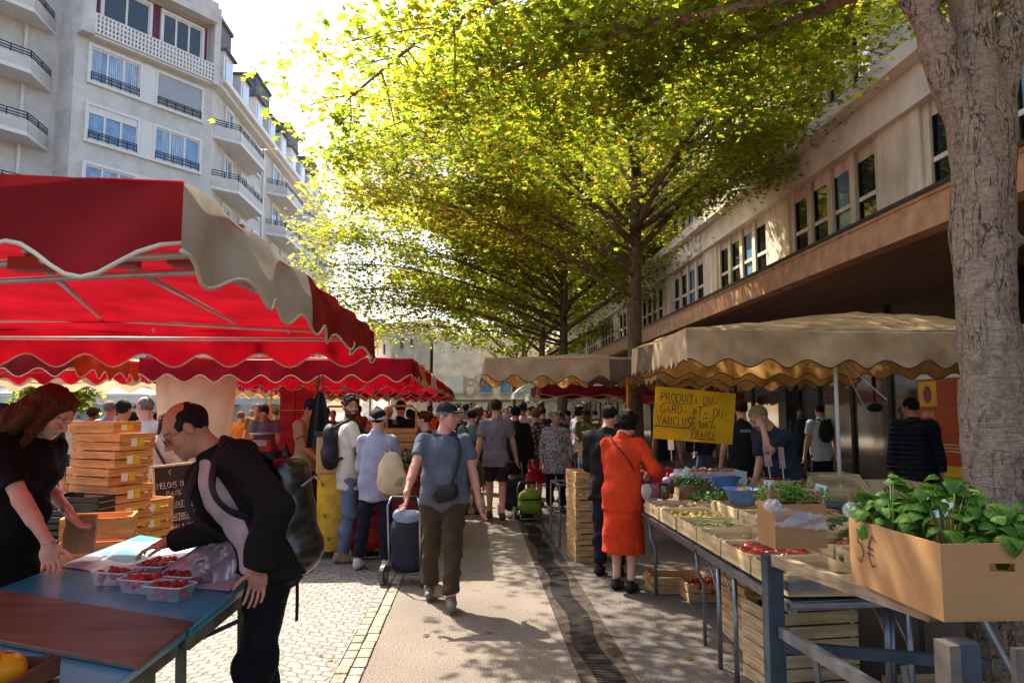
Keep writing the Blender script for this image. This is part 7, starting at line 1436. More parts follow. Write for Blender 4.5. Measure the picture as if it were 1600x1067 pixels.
# pale bush in a square planter at the far left
def bush(px0, px1, py0, py1, Y, label, seed, col, n=5000, s_=.06):
    a = at(px0, py1, Y); b = at(px1, py0, Y); root = empty('pale_bush', ((a.x + b.x) / 2, Y, 0), 0, label, 'bush'); r = np.random.default_rng(seed); hx, hz = (b.x - a.x) / 2, (b.z - a.z) / 2; P = r.normal(0, .42, (n, 3)) * np.array([hx, hx * .7, hz]); P += np.sin(P * 5) * .08; P[:, 2] += (a.z + b.z) / 2; T = LEAF_LO
    leaves_mesh(P, s_, LEAF_LO, LEAF_LO_F, root, r, (0, 0), droop=.9, name='foliage'); k = MB()
    for i in range(7): t_ = 2 * PI * i / 7; k.tube([(0, 0, 0), (.2 * math.cos(t_), .15 * math.sin(t_), a.z), (hx * .6 * math.cos(t_), hx * .4 * math.sin(t_), (a.z + b.z) / 2)], [.05, .03, .01], 6)
    k.build('stem', bark2, root)
bush(28, 152, 585, 640, 17.5, 'pale silvery bush behind the browsing people at far left', 5, None)
bush(-30, 30, 600, 650, 22, 'darker shrub at the left edge under the awning', 6, None, 2500)
# ================================================================== people in the photograph
def T(loc, face, H, P):
    """world point -> body space (metres at H = 1.75)"""
    v = Matrix.Rotation(R(face), 3, 'Z') @ (Vector(P) - Vector(loc)); return tuple(v / (H / 1.75))
def Wd(J, p): return J['root'].matrix_basis @ Vector(p)
def world(J, key): 
    M_ = Matrix.Translation(J['root'].location) @ Matrix.Rotation(J['root'].rotation_euler.z, 4, 'Z'); return M_ @ Vector(J[key])
def RM(J): return Matrix.Translation(J['root'].location) @ Matrix.Rotation(J['root'].rotation_euler.z, 4, 'Z')
def thing_sdf(name, prims, vox, m, label, cat, group=None, fold=0, ff=30, seed=0, extra=None):
    """prims in world space; the object's own origin sits at their base"""
    lo = np.min([p.bb()[0] for p in prims if not p.neg], axis=0); hi = np.max([p.bb()[1] for p in prims if not p.neg], axis=0); c = np.array([(lo[0] + hi[0]) / 2, (lo[1] + hi[1]) / 2, lo[2]])
    V, Q = sdf_mesh(prims, vox)
    if fold: V = V + vnorm(V, Q) * wobble(V, fold, ff, seed)[:, None]
    root = empty(name, c, 0, label, cat, group); o = link_np(name + '_body', V - c, Q, m, root, True); return root, Vector(c)
def strap(root, c, pts, w_=.02, m=None, name='strap', th=.004, fd=None):
    mb = MB(); pts = [Vector(p) - c for p in pts]
    # smooth the polyline
    q = []
    for i in range(len(pts) - 1):
        p0 = pts[max(0, i - 1)]; p1 = pts[i]; p2 = pts[i + 1]; p3 = pts[min(len(pts) - 1, i + 2)]
        for k in range(6): t = k / 6; q.append(.5 * ((2 * p1) + (p2 - p0) * t + (2 * p0 - 5 * p1 + 4 * p2 - p3) * t * t + (3 * p1 - p0 - 3 * p2 + p3) * t ** 3))
    q.append(pts[-1]); mb.tube(q, w_ / 2, 8, flat=.3, flatdir=fd); return mb.build(name, m or blackc, root, smooth=True)
blackc = mat('black_webbing', '17171a', .7, .15, 30)

# --- 1 red-haired seller
L_ = (-2.46, 4.08, 0); Fc_ = 98; H_ = 1.82
def longhair(X, er, hax, q):
    hr = hax[0]; P = []
    P += [Rc(X(.0, -.06, .05), X(0, -.12, -.14), .07 * q, .075 * q, .03, hr, 1.25), Rc(X(0, -.12, -.14), X(.02, -.20, -.32), .07 * q, .045 * q, .03, hr, 1.5), Rc(X(.02, -.20, -.32), X(.03, -.26, -.42), .045 * q, .02 * q, .02, hr, 1.6)]
    for sg in (-1, 1): P += [Rc(X(sg * .06, .02, .08), X(sg * .085, .03, -.1), .03 * q, .026 * q, .02), Rc(X(sg * .085, .03, -.1), X(sg * .095, .05, -.3), .028 * q, .014 * q, .01), Rc(X(sg * .09, -.04, -.02), X(sg * .1, -.06, -.26), .04 * q, .03 * q, .02)]
    return P
J = person(L_, Fc_, 'red-haired woman in black T-shirt leaning over the blue table with a paper bag', H=H_, vox=.0065, skin='pale', hair=('long', '5f3822', longhair), top=('tee', '0d0d10', .72), bottom=('trousers', '0c0c0f'), lean=13, twist=-8, head=(-8, -34), female=True, fat=1.16, wide=1.05, shoes=False, eyes=False, hem=.2,
           rw=T(L_, Fc_, H_, at(83, 862, 3.82)), lw=T(L_, Fc_, H_, at(104, 795, 4.25)), re=(.3, -1, .1), le=(-.5, -.6, -.4), rh=dict(d=(.1, .25, -.95), curl=.9, t=(-.5, .8, .1)), lh=dict(d=(.0, .65, -.75), curl=.5, t=(1, .3, 0)), feet=((-.1, -.02, .085), (.1, .02, .085)))
wl = world(J, 'WL'); pb = at(124, 862, 4.33)
o = paper_bag((pb.x, 4.33, pb.z), .15, .20, .35, 'brown paper bag held open by the red-haired seller', group=None)
MB().tube([Vector(J['WL']) + Vector((.034 * math.cos(a), .034 * math.sin(a), .0)) for a in [2 * PI * i / 16 for i in range(17)]], .004, 6).build('bracelet', mat('silver', 'c8c8cc', .2, metal=1), J['root'], smooth=True)
MB().tube([Vector(J['WR']) + Vector((.035 * math.cos(a), .035 * math.sin(a), .012)) for a in [2 * PI * i / 16 for i in range(17)]], .003, 6).build('bracelet', mat('silver', 'c8c8cc', .2, metal=1), J['root'], smooth=True)

# --- 2 bent man in dark jacket
L_ = (-.95, 3.56, 0); Fc_ = -100; H_ = 1.81
J = person(L_, Fc_, 'balding man in black jacket and glasses bending to point at the strawberries', H=H_, vox=.0065, skin='b9846a', hair=('balding', '2a2421'), top=('jacket', '14100f', 1.96, 'open', 'b9a5a8'), bottom=('trousers', '0b0c12', .02), lean=34, hipf=-.02, twist=44, head=(26, -20), wide=1.04, fat=1.05, shoes=True, shoe='14110f', eyes=False, glasses='15110f',
           rw=T(L_, Fc_, H_, at(268, 846, 3.88)), re=(.5, -.2, -.8), lw=(-.215, .02, .93), le=(-.6, -.9, .1), rh=dict(d=(-.1, .95, -.2), n=(0, 0, -1), curl=.55, ts=-1), lh=dict(d=(.32, .08, -1), curl=.8), hem=.05)
JM = J; M_ = RM(J)
# collar
# backpack
u, r, f = J['u'], J['r'], J['f']
def W3(p): return M_ @ Vector(p)
R3 = M_.to_3x3(); ux_, rx_, fx_ = R3 @ u, R3 @ r, R3 @ f; down = Vector((0, 0, -1)); bq = Vector((-.12, 0, 1)).normalized(); rx_ = Vector((.25, 1, 0)).normalized(); bf = Vector((-1, .25, .05)).normalized()
C0 = at(456, 800, 3.58)
leather = mat('black_leather', '121314', .28, .3, 9, bump=.6, bscale=9, spec=.6, coat=.2)
bp, cc0 = thing_sdf('backpack', [El(C0 + bq * .12, (.14, .09, .14), .04, (rx_, bf, bq)), El(C0 - bq * .07, (.16, .11, .18), .05, (rx_, bf, bq)), El(C0 - bq * .17 - bf * .02, (.155, .115, .12), .04, (rx_, bf, bq)), Rc(C0 + bq * .2 - rx_ * .08, C0 + bq * .2 + rx_ * .08, .05, .05, .04)], .009, leather, 'worn black leather backpack hanging from the bent man in the jacket', 'backpack', fold=.008, ff=22, seed=4)
MB().tube([C0 + bq * .25 - rx_ * .03 - cc0, C0 + bq * .31 - cc0, C0 + bq * .25 + rx_ * .04 - cc0], .011, 8).build('handle', leather, bp, smooth=True)
MB().tube([C0 - bf * .115 + bq * .14 - rx_ * .1 - cc0, C0 - bf * .135 + bq * .18 - cc0, C0 - bf * .115 + bq * .14 + rx_ * .1 - cc0], .005, 6).build('zip', mat('zip_metal', '9a9a9a', .3, metal=.8), bp, smooth=True)
for sg in (-1, 1):
    r = J['r']; a = W3(J['sh'] + r * (sg * .10) + u * .085); b = W3(J['ch'] + r * (sg * .13) + f * .155); c = W3(J['ch'] + r * (sg * .15) - u * .2 + f * .05); strap(bp, cc0, [C0 + bq * .2, a - fx_ * .06, a, b + ux_ * .08, b - ux_ * .05, c, C0 - bq * .15 + rx_ * (sg * .12)], .05, fd=fx_)
strap(bp, cc0, [C0 - bq * .26, C0 - bq * .3 + down * .1, C0 - bq * .3 + down * .2], .03, fd=bf, name='loose_strap')
# --- 3 bearded man with backpack
q = gz(545, 876); L_ = (q.x - .02, q.y, 0); Fc_ = 74; H_ = 1.80
J = person(L_, Fc_, 'bearded man with curly hair, white T-shirt and jeans looking back at us', H=H_, vox=.009, skin='warm', hair=('curly', '3d2b1d'), top=('tee', 'c9c0ae', .66), bottom=('jeans', '5c6c86', .018), shoe='8a7862', beard=.95, head=(76, 0), glasses='6b5a50', rw=(.16, .34, 1.06), lw=(-.1, .36, 1.08), re=(.5, -.6, -.6), feet=((-.11, .04, .085), (.10, -.07, .085)), hem=.16)
M_ = RM(J); R3 = M_.to_3x3(); ux_, rx_, fx_ = R3 @ J['u'], R3 @ J['r'], R3 @ J['f']; C0 = M_ @ (J['ch'] - J['f'] * .21 - J['u'] * .05)
bp, cc0 = thing_sdf('backpack', [El(C0 + ux_ * .08, (.13, .08, .15), .04, (rx_, fx_, ux_)), El(C0 - ux_ * .12, (.15, .10, .16), .04, (rx_, fx_, ux_))], .011, mat('dark_nylon', '191a20', .7, .2, 20, bump=.3), 'dark nylon backpack worn by the bearded man', 'backpack', fold=.005, seed=6)
for sg in (-1, 1):
    P_ = lambda a, b, c: M_ @ (J['ch'] + J['r'] * a + J['f'] * b + J['u'] * c); strap(bp, cc0, [C0 + ux_ * .15 + rx_ * sg * .06, P_(sg * .11, -.06, .2), P_(sg * .12, .06, .2), P_(sg * .13, .15, .05), P_(sg * .15, .12, -.12), C0 - ux_ * .18 + rx_ * sg * .12], .035)
strap(bp, cc0, [P_(.15, .13, -.08), P_(.15, .17, -.2), P_(.14, .17, -.36)], .016, name='loose_strap')
# --- 4 woman with headband
q = gz(583, 890); L_ = (q.x + .02, q.y, 0); Fc_ = 6; H_ = 1.66
J = person(L_, Fc_, 'woman seen from behind in pale blue shirt, white headband and tight jeans', H=H_, vox=.009, skin='warm', hair=('short', '1d1512'), top=('shirt', '9a9bb0'), bottom=('leggings', '171c2b', .012), shoe='c9c4ba', female=True, lw=(-.06, .26, 1.06), rw=(.1, .28, 1.1), le=(-.5, -.5, -.8), re=(.5, -.5, -.8), feet=((-.20, .03, .085), (.13, -.04, .085)), hem=.17, step=.1, foldk=1.5)
sdf_obj('headband', [El(J['hc'] + J['hu'] * .012, (.087, .104, .1), .01, (J['hr'], J['hf'], J['hu']), clip=(J['hc'] + J['hu'] * .035, J['hu'])), El(J['hc'] - J['hu'] * .075, (.2, .2, .078), .004, neg=True)], .009, cloth('c9c6cc'), J['root'])
for i in range(18):
    pass
M_ = RM(J); sh = M_ @ (J['sh'] + J['r'] * .12 + J['u'] * .06); C0 = Vector((sh.x + .05, sh.y - .17, 1.0))
bp, cc0 = thing_sdf('tote_bag', [El(C0 + Vector((0, 0, .06)), (.13, .055, .17), .04), El(C0 + Vector((.02, 0, -.10)), (.17, .07, .13), .05)], .010, mat('canvas', 'cdb995', .85, .12, 8, bump=.4, bscale=30), 'cream canvas tote bag on the shoulder of the headband woman', 'tote bag', fold=.009, ff=20, seed=8)
for sg in (-1, 1): strap(bp, cc0, [C0 + Vector((sg * .06, 0, .2)), sh + Vector((sg * .02, -.09, -.16)), sh + Vector((0, -.02, .0)), sh + Vector((0, .07, -.04))], .022, mat('canvas', 'cdb995'))
k = MB(); 
for i in range(5): k.tube([C0 - cc0 + Vector((.05 + .015 * i, -.074, -.12)), C0 - cc0 + Vector((.07 + .02 * i, -.072, -.05 + .01 * i))], .004, 5)
k.build('leaf_print', mat('sage_print', '6e8a5c', .8), bp)
# red trolley behind them
def trolley(loc, rz, label, m, wheel='6b675f', H=1.0, group=None, tilt=.0, lump=None):
    root = empty('shopping_trolley', loc, rz, label, 'shopping trolley', group); root.rotation_euler.x = tilt; k = MB(); h = H
    for sx in (-1, 1): k.tube([(sx * .15, .0, .12), (sx * .16, .0, h - .08), (sx * .13, -.03, h)], .011, 8)
    k.tube([(-.13, -.03, h), (.13, -.03, h)], .014, 8); k.tube([(-.16, 0, .2), (-.16, -.22, .03), (.16, -.22, .03), (.16, 0, .2)], .009, 6); k.build('frame', mat('trolley_frame', '9fa3a8', .3, .1, metal=.8), root, smooth=True)
    sdf_obj('bag', [Rc((-.06, -.13, .2), (.06, -.13, .2), .115, .115, .03, (0, 0, 1), 1.0), Rc((0, -.12, .2), (0, -.13, h * .62), .12, .13, .03, (1, 0, 0), 1.35)], .013, m, root, fold=.006)
    MB().box((-.15, -.27, h * .56), (.15, -.262, h * .60)).build('band', blackc, root)
    for sx in (-1, 1): MB().tube([(sx * .2 - .02, .03, .095), (sx * .2 + .02, .03, .095)], .095, 18).build('wheel', mat('wheel_' + wheel, wheel, .6, .2), root); MB().tube([(sx * .2 - .024, .03, .095), (sx * .2 + .024, .03, .095)], .03, 10).build('wheel_hub', mat('hub_grey', 'a8a8a8', .4), root)
    if lump: sdf_obj('packed_cloth', [El((-.03, -.12, h * .74), (.11, .09, .07), .03), El((.07, -.1, h * .78), (.07, .07, .06), .03)], .013, lump, root, fold=.012, ffreq=40)
    MB().tube([(-.12, -.03, h), (.12, -.03, h)], .019, 8).build('grip', blackc, root, smooth=True); return root
q = gz(632, 915); trolley((q.x, q.y + .05, 0), PI * .93, 'navy shopping trolley pulled by the capped man, clothes on top', mat('navy_canvas', '23283a', .8, .15, 20, bump=.3), H=.82, tilt=-.1, lump=cloth('8d9ab5'))
trolley((xat(572, 8.6), 8.6, 0), .2, 'red trolley standing in front of the headband woman', mat('red_canvas', '8e1a1c', .7, .2, 12), H=.9)
# --- 5 capped man walking towards us
q = gz(690, 945); L_ = (q.x + .01, q.y + .05, 0); Fc_ = 176; H_ = 1.71
J = person(L_, Fc_, 'older man in dark cap and slate polo shirt walking towards us', H=H_, vox=.008, skin='rosy', hair=('short', '8a8682'), top=('polo', '5c6270', .56), bottom=('trousers', '453a2a', .026), shoe='6f6860', fat=1.28, wide=1.08, cap='1a1e2b', head=(-52, -2), eyes=True, beard=.0,
           feet=((-.06, .24, .085), (.12, -.22, .10)), rw=T(L_, Fc_, H_, at(634, 775, 6.15)), lw=(-.31, .08, .86), re=(.5, -.8, 0), le=(-.6, -.7, 0), hem=.05, rh=dict(d=(.05, -.05, -1), curl=1.1), knee=((0, 1, 0), (.05, 1, 0)))
M_ = RM(J); P_ = lambda a, b, c: M_ @ (J['mid'] + Vector((a, b, c)))
bb, cc0 = thing_sdf('shoulder_bag', [Rc(P_(-.06, .20, -.10), P_(.05, .20, -.12), .06, .06, .03, (0, 0, 1), 1.2)], .009, mat('black_nylon', '111114', .5, .2, 20), 'small black crossbody bag on the belly of the capped man', 'bag', fold=.003)
strap(bb, cc0, [P_(-.05, .21, -.06), P_(-.11, .19, .12), M_ @ (J['ch'] + Vector((-.13, .16, .06))), M_ @ (J['sh'] + Vector((-.10, .08, .06))), M_ @ (J['sh'] + Vector((-.08, -.0, .075)))], .02)
k = sdf_obj('collar', [Rc(J['nk'] - J['r'] * .05 + J['f'] * .01, J['nk'] + J['r'] * .05 + J['f'] * .01, .058, .058, .02, clip=(J['nk'] + Vector((0, 0, .03)), (0, .45, 1)))], .008, cloth('333a4c'), J['root'])
# --- 6 woman in orange dress
q = gz(975, 922); L_ = (q.x, q.y, 0); Fc_ = 28; H_ = 1.66
J = person(L_, Fc_, 'dark-haired woman in a bright orange dress at the vegetable stall', H=H_, vox=.009, skin='pale', hair=('bob', '1a110e'), top=('dress', 'd23c12', 1.45, .36), bottom=('none', ''), shoe='111118', female=True, fat=1.05, wide=1.02, head=(24, -22), lean=4, rw=T(L_, Fc_, H_, at(1012, 742, 6.95)), lw=T(L_, Fc_, H_, at(990, 735, 7.1)), re=(.7, -.6, -.4), le=(-.7, -.4, -.5), feet=((-.08, .03, .085), (.08, -.03, .085)), foldk=.5, rh=dict(curl=.8), lh=dict(curl=.8))
M_ = RM(J); sdf_obj('belt', [Rc(J['mid'] - Vector((0, 0, .035)), J['mid'] + Vector((0, 0, .0)), .122, .122, .01, (1, 0, 0), 1.33, clip=(J['mid'] - Vector((0, 0, .0)), (0, 0, 1)))], .009, cloth('b83410'), J['root'])
C0 = M_ @ (J['pel'] + Vector((.27, .0, .04)))
hb_, cc0 = thing_sdf('handbag', [El(C0, (.125, .04, .11), .02, ((.83, .55, 0), (-.55, .83, 0), (0, 0, 1)), clip=(C0 + Vector((0, 0, .06)), (0, 0, 1)))], .009, mat('white_leather', 'c6b8ac', .5, .1), 'white handbag with magenta print hanging at the orange dress', 'handbag')
Mh = RM(J).to_3x3(); sidev = Vector((.55, -.83, 0)).normalized()
k = MB(); al = Vector((.83, .55, 0)).normalized()
for i in range(4): k.tube([C0 - cc0 + sidev * .04 + al * (-.05 + .03 * i) + Vector((0, 0, -.06)), C0 - cc0 + sidev * .044 + al * (-.02 + .03 * i) + Vector((0, 0, .0)), C0 - cc0 + sidev * .03 + al * (-.045 + .03 * i) + Vector((0, 0, .07))], .008, 5)
k.build('magenta_print', mat('magenta', '8e1442', .6), hb_)
Pq = lambda a, b, c: M_ @ (J['ch'] + Vector((a, b, c))); strap(hb_, cc0, [C0 + Vector((0, 0, .09)), Pq(.17, -.02, -.22), Pq(.09, -.135, -.02), Pq(-.03, -.14, .12), Pq(-.10, -.08, .19), Pq(-.11, .02, .19)], .012)
# --- 7 dark coat
q = gz(945, 902); L_ = (q.x + .06, q.y + .1, 0)
J = person(L_, 22, 'person in dark plum jacket and jeans standing behind the orange dress', H=1.70, vox=.011, hair=('short', '1a1310'), top=('jacket', '1c161c', 1.95), bottom=('jeans', '171d2c'), shoe='101014', rw=(.15, .3, 1.1), lw=(-.15, .3, 1.1), head=(15, -15))
for sx, A_ in ((-1, J['AL']), (1, J['AR'])):
    for i in range(3): MB().bar(A_ + Vector((-.05, .03 + .025 * i, -.02)), A_ + Vector((-.05, .05 + .025 * i, -.06)), .012, .004).build('stripe', whitep, J['root'])
# --- 8 seller with arm to brow
L_ = (xat(1226, 7.55), 7.55, 0); Fc_ = -112; H_ = 1.78
J = person(L_, Fc_, 'grey-blond seller in slate shirt wiping the brow with a bare forearm', H=H_, vox=.009, skin='c08a6c', hair=('short', '8f7a58'), top=('tee', '262d3a', .8), bottom=('trousers', '1e222c'), lean=24, head=(10, -28), fat=1.25, wide=1.08, lw=T(L_, Fc_, H_, at(1192, 668, 7.3)), le=(-.4, .3, -1), rw=T(L_, Fc_, H_, at(1180, 748, 7.4)), lh=dict(d=(.3, .3, .9), curl=.6), eyes=False, hem=.2)
# --- 9 puffer jacket
pm = mat('puffer_navy', '101724', .5, .15, 8); n_, l_, b_ = nodes_of(pm); tc_ = n_.new('ShaderNodeTexCoord'); wv = n_.new('ShaderNodeTexWave'); wv.bands_direction = 'Z'; wv.inputs['Scale'].default_value = 5.2; wv.inputs['Distortion'].default_value = .6; l_.new(tc_.outputs['Object'], wv.inputs[0]); bp_ = n_.new('ShaderNodeBump'); bp_.inputs['Strength'].default_value = 1; bp_.inputs['Distance'].default_value = .03; l_.new(wv.outputs[1], bp_.inputs['Height']); l_.new(bp_.outputs[0], b_.inputs['Normal'])
person((xat(1430, 9.0), 9.0, 0), 18, 'man in quilted navy puffer jacket walking towards the shop glass', H=1.8, vox=.011, skin='b98067', hair=('short', '241b17'), top=('puffer', pm), bottom=('jeans', '1a2436'), shoe='1a1816', head=(-42, -5), fat=1.1, wide=1.12, step=.2, hem=.16)
# --- 10 backpacker under the store canopy
J = person((xat(1283, 12.5), 12.5, 0), 6, 'man in white T-shirt with a small black backpack by the shopfront', H=1.76, vox=.014, hair=('short', '1c1613'), top=('tee', 'b9bcc4'), bottom=('trousers', '16181f'), step=.2)
C0 = world(J, 'ch') + Vector((0, -.19, 0)); bp, cc0 = thing_sdf('backpack', [El(C0, (.14, .07, .2), .03)], .016, blackc, 'small black backpack on the man in white by the shopfront', 'backpack')
for sg in (-1, 1): strap(bp, cc0, [C0 + Vector((sg * .05, 0, .15)), C0 + Vector((sg * .12, .06, .2)), C0 + Vector((sg * .13, .2, .18))], .03)
# --- 11
J = person((xat(1160, 9.6), 9.6, 0), 10, 'person in black T-shirt and shorts, back turned, right of the yellow board', H=1.78, vox=.014, hair=('short', '241a14'), top=('tee', '121318'), bottom=('shorts', '15161c'), hem=.2)
MB().box((-.05, -.142, 1.36), (.08, -.136, 1.40)).build('shirt_print', mat('print_teal', '5d8f98', .7), J['root'])
# --- centre walkway people
def P(px, Y, face, label, **k):
    return person((xat(px, Y), Y, 0), face, label, **k)
P(775, 11.1, 4, 'young man in taupe T-shirt and dark shorts walking away', H=1.80, vox=.011, hair=('short', '33241a'), top=('tee', '7d6f75', .62), bottom=('shorts', '2e2628', .03), shoe='3a2c22', step=.42, wide=1.05, lw=(-.28, -.05, .86), rw=(.30, .14, .86), hem=.14)
M = mat('floral_white', 'b9b4ae', .8, .1, 3, bump=.2); n_, l_, b_ = nodes_of(M); tc_ = n_.new('ShaderNodeTexCoord'); v_ = n_.new('ShaderNodeTexNoise'); v_.inputs['Scale'].default_value = 26; v_.inputs['Distortion'].default_value = 2.5; l_.new(tc_.outputs['Object'], v_.inputs[0]); cr_ = n_.new('ShaderNodeValToRGB'); cr_.color_ramp.elements[0].position = .44; cr_.color_ramp.elements[0].color = S('3a3636'); cr_.color_ramp.elements[1].position = .54; cr_.color_ramp.elements[1].color = S('c4beb6'); l_.new(v_.outputs[0], cr_.inputs[0]); l_.new(cr_.outputs[0], b_.inputs['Base Color'])
J = P(868, 12.2, 178, 'grey-haired woman in black and white patterned blouse walking towards us', H=1.62, vox=.011, skin='rosy', hair=('short', 'b3a89a'), top=('shirt', M, 1.8), bottom=('trousers', '101014'), shoe='3a3634', female=True, fat=1.28, wide=1.1, head=(0, -14), hem=.26, step=.2, lw=(-.24, .2, .98), rw=(.26, .05, .88))
wlp = world(J, 'WL'); bb, cc0 = thing_sdf('carrier_bag', [El(wlp + Vector((.0, -.03, -.36)), (.12, .05, .2), .04), Rc(wlp + Vector((0, -.03, -.1)), wlp + Vector((0, -.03, -.25)), .015, .05, .04)], .013, mat('pink_bag', 'b3243c', .5, .25, 12, bump=.5, bscale=20), 'bright pink-red carrier bag held by the grey-haired woman', 'carrier bag', fold=.008)
M2 = mat('floral_dark', '3a2c24', .8, .1, 3); n_, l_, b_ = nodes_of(M2); tc_ = n_.new('ShaderNodeTexCoord'); v_ = n_.new('ShaderNodeTexVoronoi'); v_.inputs['Scale'].default_value = 20; l_.new(tc_.outputs['Object'], v_.inputs[0]); cr_ = n_.new('ShaderNodeValToRGB'); cr_.color_ramp.elements[0].position = .25; cr_.color_ramp.elements[0].color = S('b98f6a'); cr_.color_ramp.elements[1].position = .4; cr_.color_ramp.elements[1].color = S('352a24'); l_.new(v_.outputs[0], cr_.inputs[0]); l_.new(cr_.outputs[0], b_.inputs['Base Color'])
P(838, 13.0, 30, 'blond woman in dark flowered top and red skirt walking away', H=1.66, vox=.013, hair=('curly', '7d5c38'), top=('tee', M2), bottom=('skirt', '9c1626', .52), female=True, step=.2, fat=1.08, head=(-40, 0))
P(806, 12.3, 2, 'person in long black cardigan and black cap walking away', H=1.70, vox=.013, hair=('short', '201612'), cap='15161c', top=('jacket', '131217'), bottom=('trousers', '58525a'), wide=1.05, hem=.3, step=.25)
P(817, 14.4, -2, 'man in pale pink T-shirt and light shorts walking away', H=1.8, vox=.014, skin='brown', hair=('short', '17110e'), top=('tee', 'b99a98'), bottom=('shorts', '9a8fa0'), step=.25, head=(-30, 0))
J = P(737, 11.9, -6, 'woman in teal T-shirt with a black cross strap, back turned', H=1.66, vox=.013, hair=('short', '1b1512'), cap='22252c', top=('tee', '5b7a76'), bottom=('trousers', '5c5a2a'), female=True)
C0 = world(J, 'ch'); bb, cc0 = thing_sdf('sling_bag', [El(C0 + Vector((.15, -.12, -.3)), (.08, .04, .07), .02)], .014, blackc, 'small black sling bag at the hip of the teal T-shirt woman', 'bag'); strap(bb, cc0, [C0 + Vector((.13, -.12, -.25)), C0 + Vector((0, -.135, -.02)), C0 + Vector((-.12, -.09, .18)), C0 + Vector((-.13, .02, .2))], .02)
P(918, 14.0, 205, 'man in olive green T-shirt eating a sandwich by the trunk', H=1.70, vox=.013, skin='brown', hair=('short', '2c2320'), top=('tee', '4c5222'), bottom=('jeans', '3c5a86'), head=(8, -30), rw=(.1, .3, 1.12), lw=(.0, .27, 1.46), le=(-.9, .1, -.6), fat=1.1)
o = sdf_obj('sandwich', [El((0, 0, 0), (.07, .05, .035), .02)], .012, mat('bread', 'c2a170', .8, .2, 20), None); o.location = at(914, 676, 13.65); tag(o, 'pale bread roll held by the man in olive green', 'sandwich')
P(905, 15.2, 60, 'dark-haired person half hidden behind the sandwich eater', H=1.74, vox=.016, hair=('bob', '1a1310'), top=('tee', '8e8e98'))
# stroller-like black and green trolleys by the feet
trolley((xat(800, 11.8), 11.8, 0), .1, 'black shopping trolley behind the man in taupe', mat('black_canvas', '141418', .6, .2), H=.82); trolley((xat(824, 11.4), 11.4, 0), .2, 'low green bag trolley right of the black one', mat('lime_canvas', '7f8f1e', .7, .2), H=.55)
# --- stall keepers, centre left
J = P(478, 9.9, 112, 'stall keeper in tan T-shirt and brown apron with blue cap', H=1.80, vox=.011, skin='b5744e', hair=('short', '1a1310'), cap='232c4a', top=('tee', 'b08a66', .5), bottom=('trousers', '4b2a1c'), lw=(-.05, .34, 1.0), rw=(.14, .3, .98), head=(0, -18), hem=.1)
sdf_obj('apron', [El(J['ch'] + J['f'] * .03, (.14, .12, .22), .03, (J['r'], J['f'], J['u'])), Rc(J['mid'], J['pel'] - Vector((0, 0, .4)), .12, .15, .03, (1, 0, 0), 1.25, clip=(J['pel'] - Vector((0, 0, .4)), (0, 0, -1))), El(J['ch'] - J['f'] * .15, (.3, .16, .9), .005, (J['r'], J['f'], J['u']), neg=True)], .012, cloth('4a2416'), J['root'], fold=.004)
P(415, 13.6, 168, 'vendor in grey T-shirt bending over the counter scale', H=1.80, vox=.013, skin='rosy', hair=('short', '3a2a1e'), top=('tee', '736a72', .5), lean=26, head=(10, -20), lw=(-.15, .42, 1.0), rw=(.12, .42, 1.0), fat=1.12, eyes=False)
P(664, 9.7, -75, 'auburn-haired woman in profile with her hair tied back', H=1.63, vox=.013, skin='pale', hair=('bun', '5a2c14'), top=('tank', '3a1c1a'), female=True)
P(625, 12.2, 12, 'man in black T-shirt and black cap, broad back to us', H=1.80, vox=.014, hair=('short', '1d1613'), cap='26262a', top=('tee', '131317'), wide=1.15, fat=1.2)
P(606, 12.8, -20, 'man with white headwear and blue waistcoat at the fruit stall', H=1.70, vox=.016, hair=('short', 'b8b2ac'), top=('shirt', '6d84a8'), cap='c9c4be')
P(648, 13.2, 40, 'short dark-haired person beyond the yellow hand truck', H=1.62, vox=.017, hair=('bob', '1a1210'), top=('tee', '4a3438'))
# --- left crowd
J = P(226, 8.6, -8, 'bald man in white shirt and tan trousers, seen from behind', H=1.80, vox=.011, skin='rosy', hair=('balding', '8a7468'), top=('shirt', 'd0c3bf', 1.5), bottom=('trousers', '9a6232'), shoe='4a3020', head=(-55, 0), lw=(-.2, .25, 1.08), rw=(.24, .1, .98), hem=.02, glasses='2a2220')
sdf_obj('belt', [Rc(J['pel'] + Vector((0, 0, .07)), J['pel'] + Vector((0, 0, .11)), .118, .118, .01, (1, 0, 0), 1.5, clip=(J['pel'] + Vector((0, 0, .105)), (0, 0, 1)))], .012, blackc, J['root'])
J = P(257, 8.25, 14, 'woman in pale pink top with a braided bag strap beside the bald man', H=1.62, vox=.011, skin='tan', hair=('ponytail', '5a3522'), top=('tee', 'c9a094', .9), bottom=('jeans', '1a2336'), female=True, fat=1.22, wide=1.1, lw=(-.2, .2, 1.0), rw=(.25, .15, .95), step=.2)
C0 = world(J, 'ch'); bb, cc0 = thing_sdf('hip_bag', [El(C0 + Vector((.2, -.06, -.38)), (.09, .06, .08), .02)], .013, mat('striped_cloth', '8a6a5c', .8, .5, 40), 'woven bag at the hip of the woman in pale pink', 'bag'); strap(bb, cc0, [C0 + Vector((.19, -.08, -.3)), C0 + Vector((.08, -.16, -.12)), C0 + Vector((-.05, -.15, .1)), C0 + Vector((-.10, -.05, .19))], .028, mat('braid', '3a2e34', .8, .5, 60))
P(189, 9.4, 5, 'man in navy T-shirt and black cap behind the crate tower', H=1.76, vox=.013, skin='c07a52', hair=('short', '2a201a'), cap='15151a', top=('tee', '1f2b44'), wide=1.12, fat=1.15)
P(168, 11.4, 12, 'grey-haired man in light blue shirt looking down the stalls', H=1.78, vox=.014, hair=('short', '8e8a86'), top=('shirt', '7f9cc4'))
